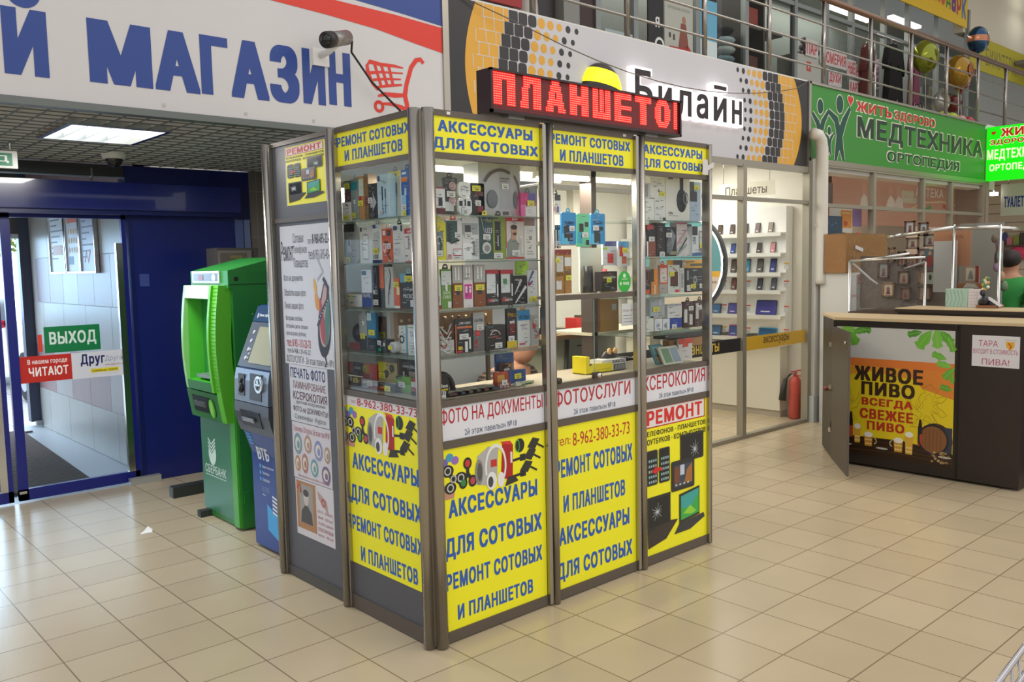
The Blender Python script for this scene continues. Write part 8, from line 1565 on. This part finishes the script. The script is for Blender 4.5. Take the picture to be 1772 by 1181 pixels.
for x, z, r, c, l in ((10.75, 4.95, .26, '4a3440', 'dark patterned wreath high behind the gallery glass'), (13.3, 5.0, .24, '9a7a8a', 'pinkish flower bunch high behind the gallery glass'), (12.75, 4.3, .18, '4aa08a', 'green flower bunch behind the gallery glass'), (13.85, 4.3, .18, '8a8a5a', 'olive flower bunch low behind the gallery glass')):
    t = thing('flower_bunch', l, 'flowers', (x, 4.2, z)); m = MB()
    for k in range(26): 
        v = Vector((random.gauss(0, 1), random.gauss(0, 1), random.gauss(0, 1))).normalized() * r * random.uniform(.5, 1); m.ball((x + v.x, 4.2 + v.y * .5, z + v.z), r * .22, M(c, .7, noise=.3), 1, 1, 1, 8, 5)
    m.build('blossom', t, kind='stuff'); m = MB(); m.tube([(x, 4.2, 3.53), (x, 4.2, z)], .015, M('5a6a4a', .7), 6); m.build('stem', t); m = MB(); m.tube([(x, 4.2, 3.525), (x, 4.2, 3.75)], [.08, .10], M('7a746c', .5), 12); m.build('vase', t)
up('gift_sign', 'big yellow gift shop sign with multicoloured letters at the top right', 'sign', 12.2, 15.42, 5.97, 7.4, 'dcb41c', lambda m: [m.text(s_, 13.95 + k * .24, 13.95 + k * .24 + .2, 6.22 - .02 * k, 6.60 - .02 * k, .001, M(c), .05) for k, (s_, c) in enumerate((('П', 'b83a2c'), ('о', 'c05a34'), ('Д', '3a7a3a'), ('а', '6a3a80'), ('р', 'b03a3a'), ('К', '3a6aa0')))], y=YS - .06)
up('yellow_fascia', 'yellow sign strip over the far right upper shops', 'sign', 15.6, 24, 5.28, 5.92, 'b0a428', lambda m: (m.text('БИЖУТЕРИЯ', 16.4, 18.2, 5.42, 5.75, .001, M('6a6a38'), 0), m.text('подарки сувениры', 18.4, 20.2, 5.42, 5.6, .001, M('8a8a48'), 0)), y=YS - .06)
for a, b, c, d, l in ((10.4, 4.7, 12.1, 5.55, 'slanting'), (12.2, 5.45, 14.9, 5.9, 'nearer horizontal')):
    pass
for k, (x0, x1, y, z, l) in enumerate(((9.6, 10.9, 4.4, 6.0, 'left warm tube lamp under the gallery ceiling'), (12.0, 13.6, 4.5, 6.0, 'middle white tube lamp under the gallery ceiling'), (14.0, 15.2, 4.3, 6.1, 'right white tube lamp under the gallery ceiling'))):
    m = MB(); m.tube([((x0 + x1) / 2, y + .06, z + .05), ((x0 + x1) / 2, y + .06, 7.4)], .01, STEEL, 6); m.box(x0, x1, y, y + .12, z, z + .05, M('ffe8b0' if k == 0 else 'fbffff', .4, e=2.5)); one('gallery_tube_lamp', m, l, 'lamp', 'tube lamps under the gallery ceiling')
BAL = [(12.15, 2.15, 4.98, .20, '2a4a68', 'round blue and copper foil balloon above the handrail', 1), (11.72, 2.75, 4.78, .25, '8a9030', 'yellow green foil balloon behind the handrail', 0), (11.62, 2.22, 4.44, .25, '9a7428', 'large golden foil balloon with a red pattern', 2), (12.2, 2.4, 4.44, .18, '9a3a24', 'dark red foil balloon right of the golden one', 0), (11.72, 2.5, 4.06, .16, 'b8b4b0', 'silver foil balloon under the golden one', 0), (12.06, 2.45, 4.05, .14, '6a2a22', 'maroon foil balloon next to the silver one', 0), (11.05, 2.2, 3.68, .13, 'b8c038', 'left yellow balloon on the gallery floor', 0), (11.36, 2.2, 3.69, .13, 'b0c040', 'right yellow balloon on the gallery floor', 0), (11.68, 2.2, 3.68, .13, 'd0a09a', 'pink balloon beside the yellow pair', 0), (11.98, 2.2, 3.68, .14, 'b02a30', 'red balloon with a pale flower pattern on the gallery floor', 3)]
for x, y, z, r, c, l, p in BAL:
    t = thing('balloon', l, 'balloon', (x, y, z - r), 'balloons on the gallery')
    if z > 4: m = MB(); m.tube([(x, y, 3.525), (x + .03, y, (3.5 + z - r) / 2), (x, y, z - r - .03)], .004, WHITE, 5); m.build('string', t)
    fn = (lambda q: M('b8785a', .2, .6) if .42 < q < .56 else M('2a4a68', .15, .7)) if p == 1 else None
    m = MB(); m.ball((x, y, z), r, M(c, .15, .6 if r > .15 else .0), 1, .75, 1, 20, 14, fn); m.build('skin', t)
    m = MB(); m.tube([(x, y, z - r), (x, y, z - r - .04)], [.012, .02], M(c, .3), 8)
    if p == 2: m.fr = FY(y - r * .74); m.ring(x, z, r * .3, r * .42, .0, M('b04a28', .3)); m.disc(x, z, r * .15, r * .15, .0, M('c83828', .3))
    if p == 3: m.fr = FY(y - r * .74); [m.disc(x + .06 * math.cos(k * 1.256), z + .06 * math.sin(k * 1.256), .03, .03, 0, M('e0a8a0')) for k in range(5)]
    m.build('knot', t)
m = MB(); m.box(15.44, 30, 3.62, 3.8, 5.93, 7.4, M('cfc6b4', .8)); struct('wall_upper_hall', m)
m = MB(); m.box(24.5, 24.8, -8, 8, 3.5, 11, M('a8a094', .8)); struct('wall_far', m)
m = MB(); m.box(17.9, 30, 2.4, 3.5, 5.62, 5.7, M('7e7872', .8)); struct('ceiling_upper_right', m)
m = MB(); m.box(17.9, 18.6, 3.0, 3.3, 6.72, 6.78, M('fdfff8', .4, e=4.0)); one('ceiling_lamp', m, 'bright ceiling lamp in the extreme top right corner', 'lamp')

# ------------------------------------------------------------------ corner of a shopping trolley
t = thing('shopping_trolley', 'chrome wire shopping trolley cut off at the bottom right corner', 'trolley', (-.25, -2.85, 0))
TW = M('b8b4b4', .2, .95)
A0, A1, A2, A3 = (-.72, -2.568), (.05, -2.50), (.05, -3.02), (-.72, -3.02)
for nm, z, r in (('rim', .95, .006), ('rim', .90, .006), ('basket_ring', .75, .004), ('basket_ring', .60, .004), ('basket_ring', .50, .006)):
    s_ = 1 - (.95 - z) * .35; cx, cy = -.33, -2.78
    pts = [(cx + (x - cx) * s_, cy + (y - cy) * s_, z) for x, y in (A0, A1, A2, A3, A0)]
    m = MB(); m.tube(pts, r, TW, 8); m.build(nm, t)
m = MB()
for i in range(4):
    p, q = (A0, A1, A2, A3)[i], (A1, A2, A3, A0)[i]
    for k in range(14):
        f = k / 14; x, y = p[0] + (q[0] - p[0]) * f, p[1] + (q[1] - p[1]) * f; s_ = 1 - .45 * .35
        m.tube([(x, y, .95), (-.33 + (x + .33) * s_, -2.78 + (y + 2.78) * s_, .50)], .003, TW, 5)
for k in range(10): m.tube([(-.65 + k * .068, -2.6, .5), (-.65 + k * .068, -2.95, .5)], .003, TW, 5)
m.build('basket_wires', t, kind='stuff')
for x, y in ((-.6, -2.62), (0, -2.62), (0, -2.96), (-.6, -2.96)):
    m = MB(); m.tube([(x, y, .5), (x, y, .13)], .011, TW, 8); lg = m.build('leg', t)
    m = MB(); m.tube([(x, y - .015, .06), (x, y + .015, .06)], .06, M('2a2a2c', .6), 16); m.tube([(x, y, .06), (x, y, .14)], .012, STEEL, 8); m.build('castor', lg)
m = MB(); m.tube([(.09, -2.50, 1.02), (.09, -3.02, 1.02)], .014, M('b03030', .4), 10); m.tube([(.05, -2.50, .95), (.09, -2.50, 1.02)], .01, TW, 6); m.tube([(.05, -3.02, .95), (.09, -3.02, 1.02)], .01, TW, 6); m.build('handle', t)

for o in SC.objects:
    if '_at' in o: del o['_at']
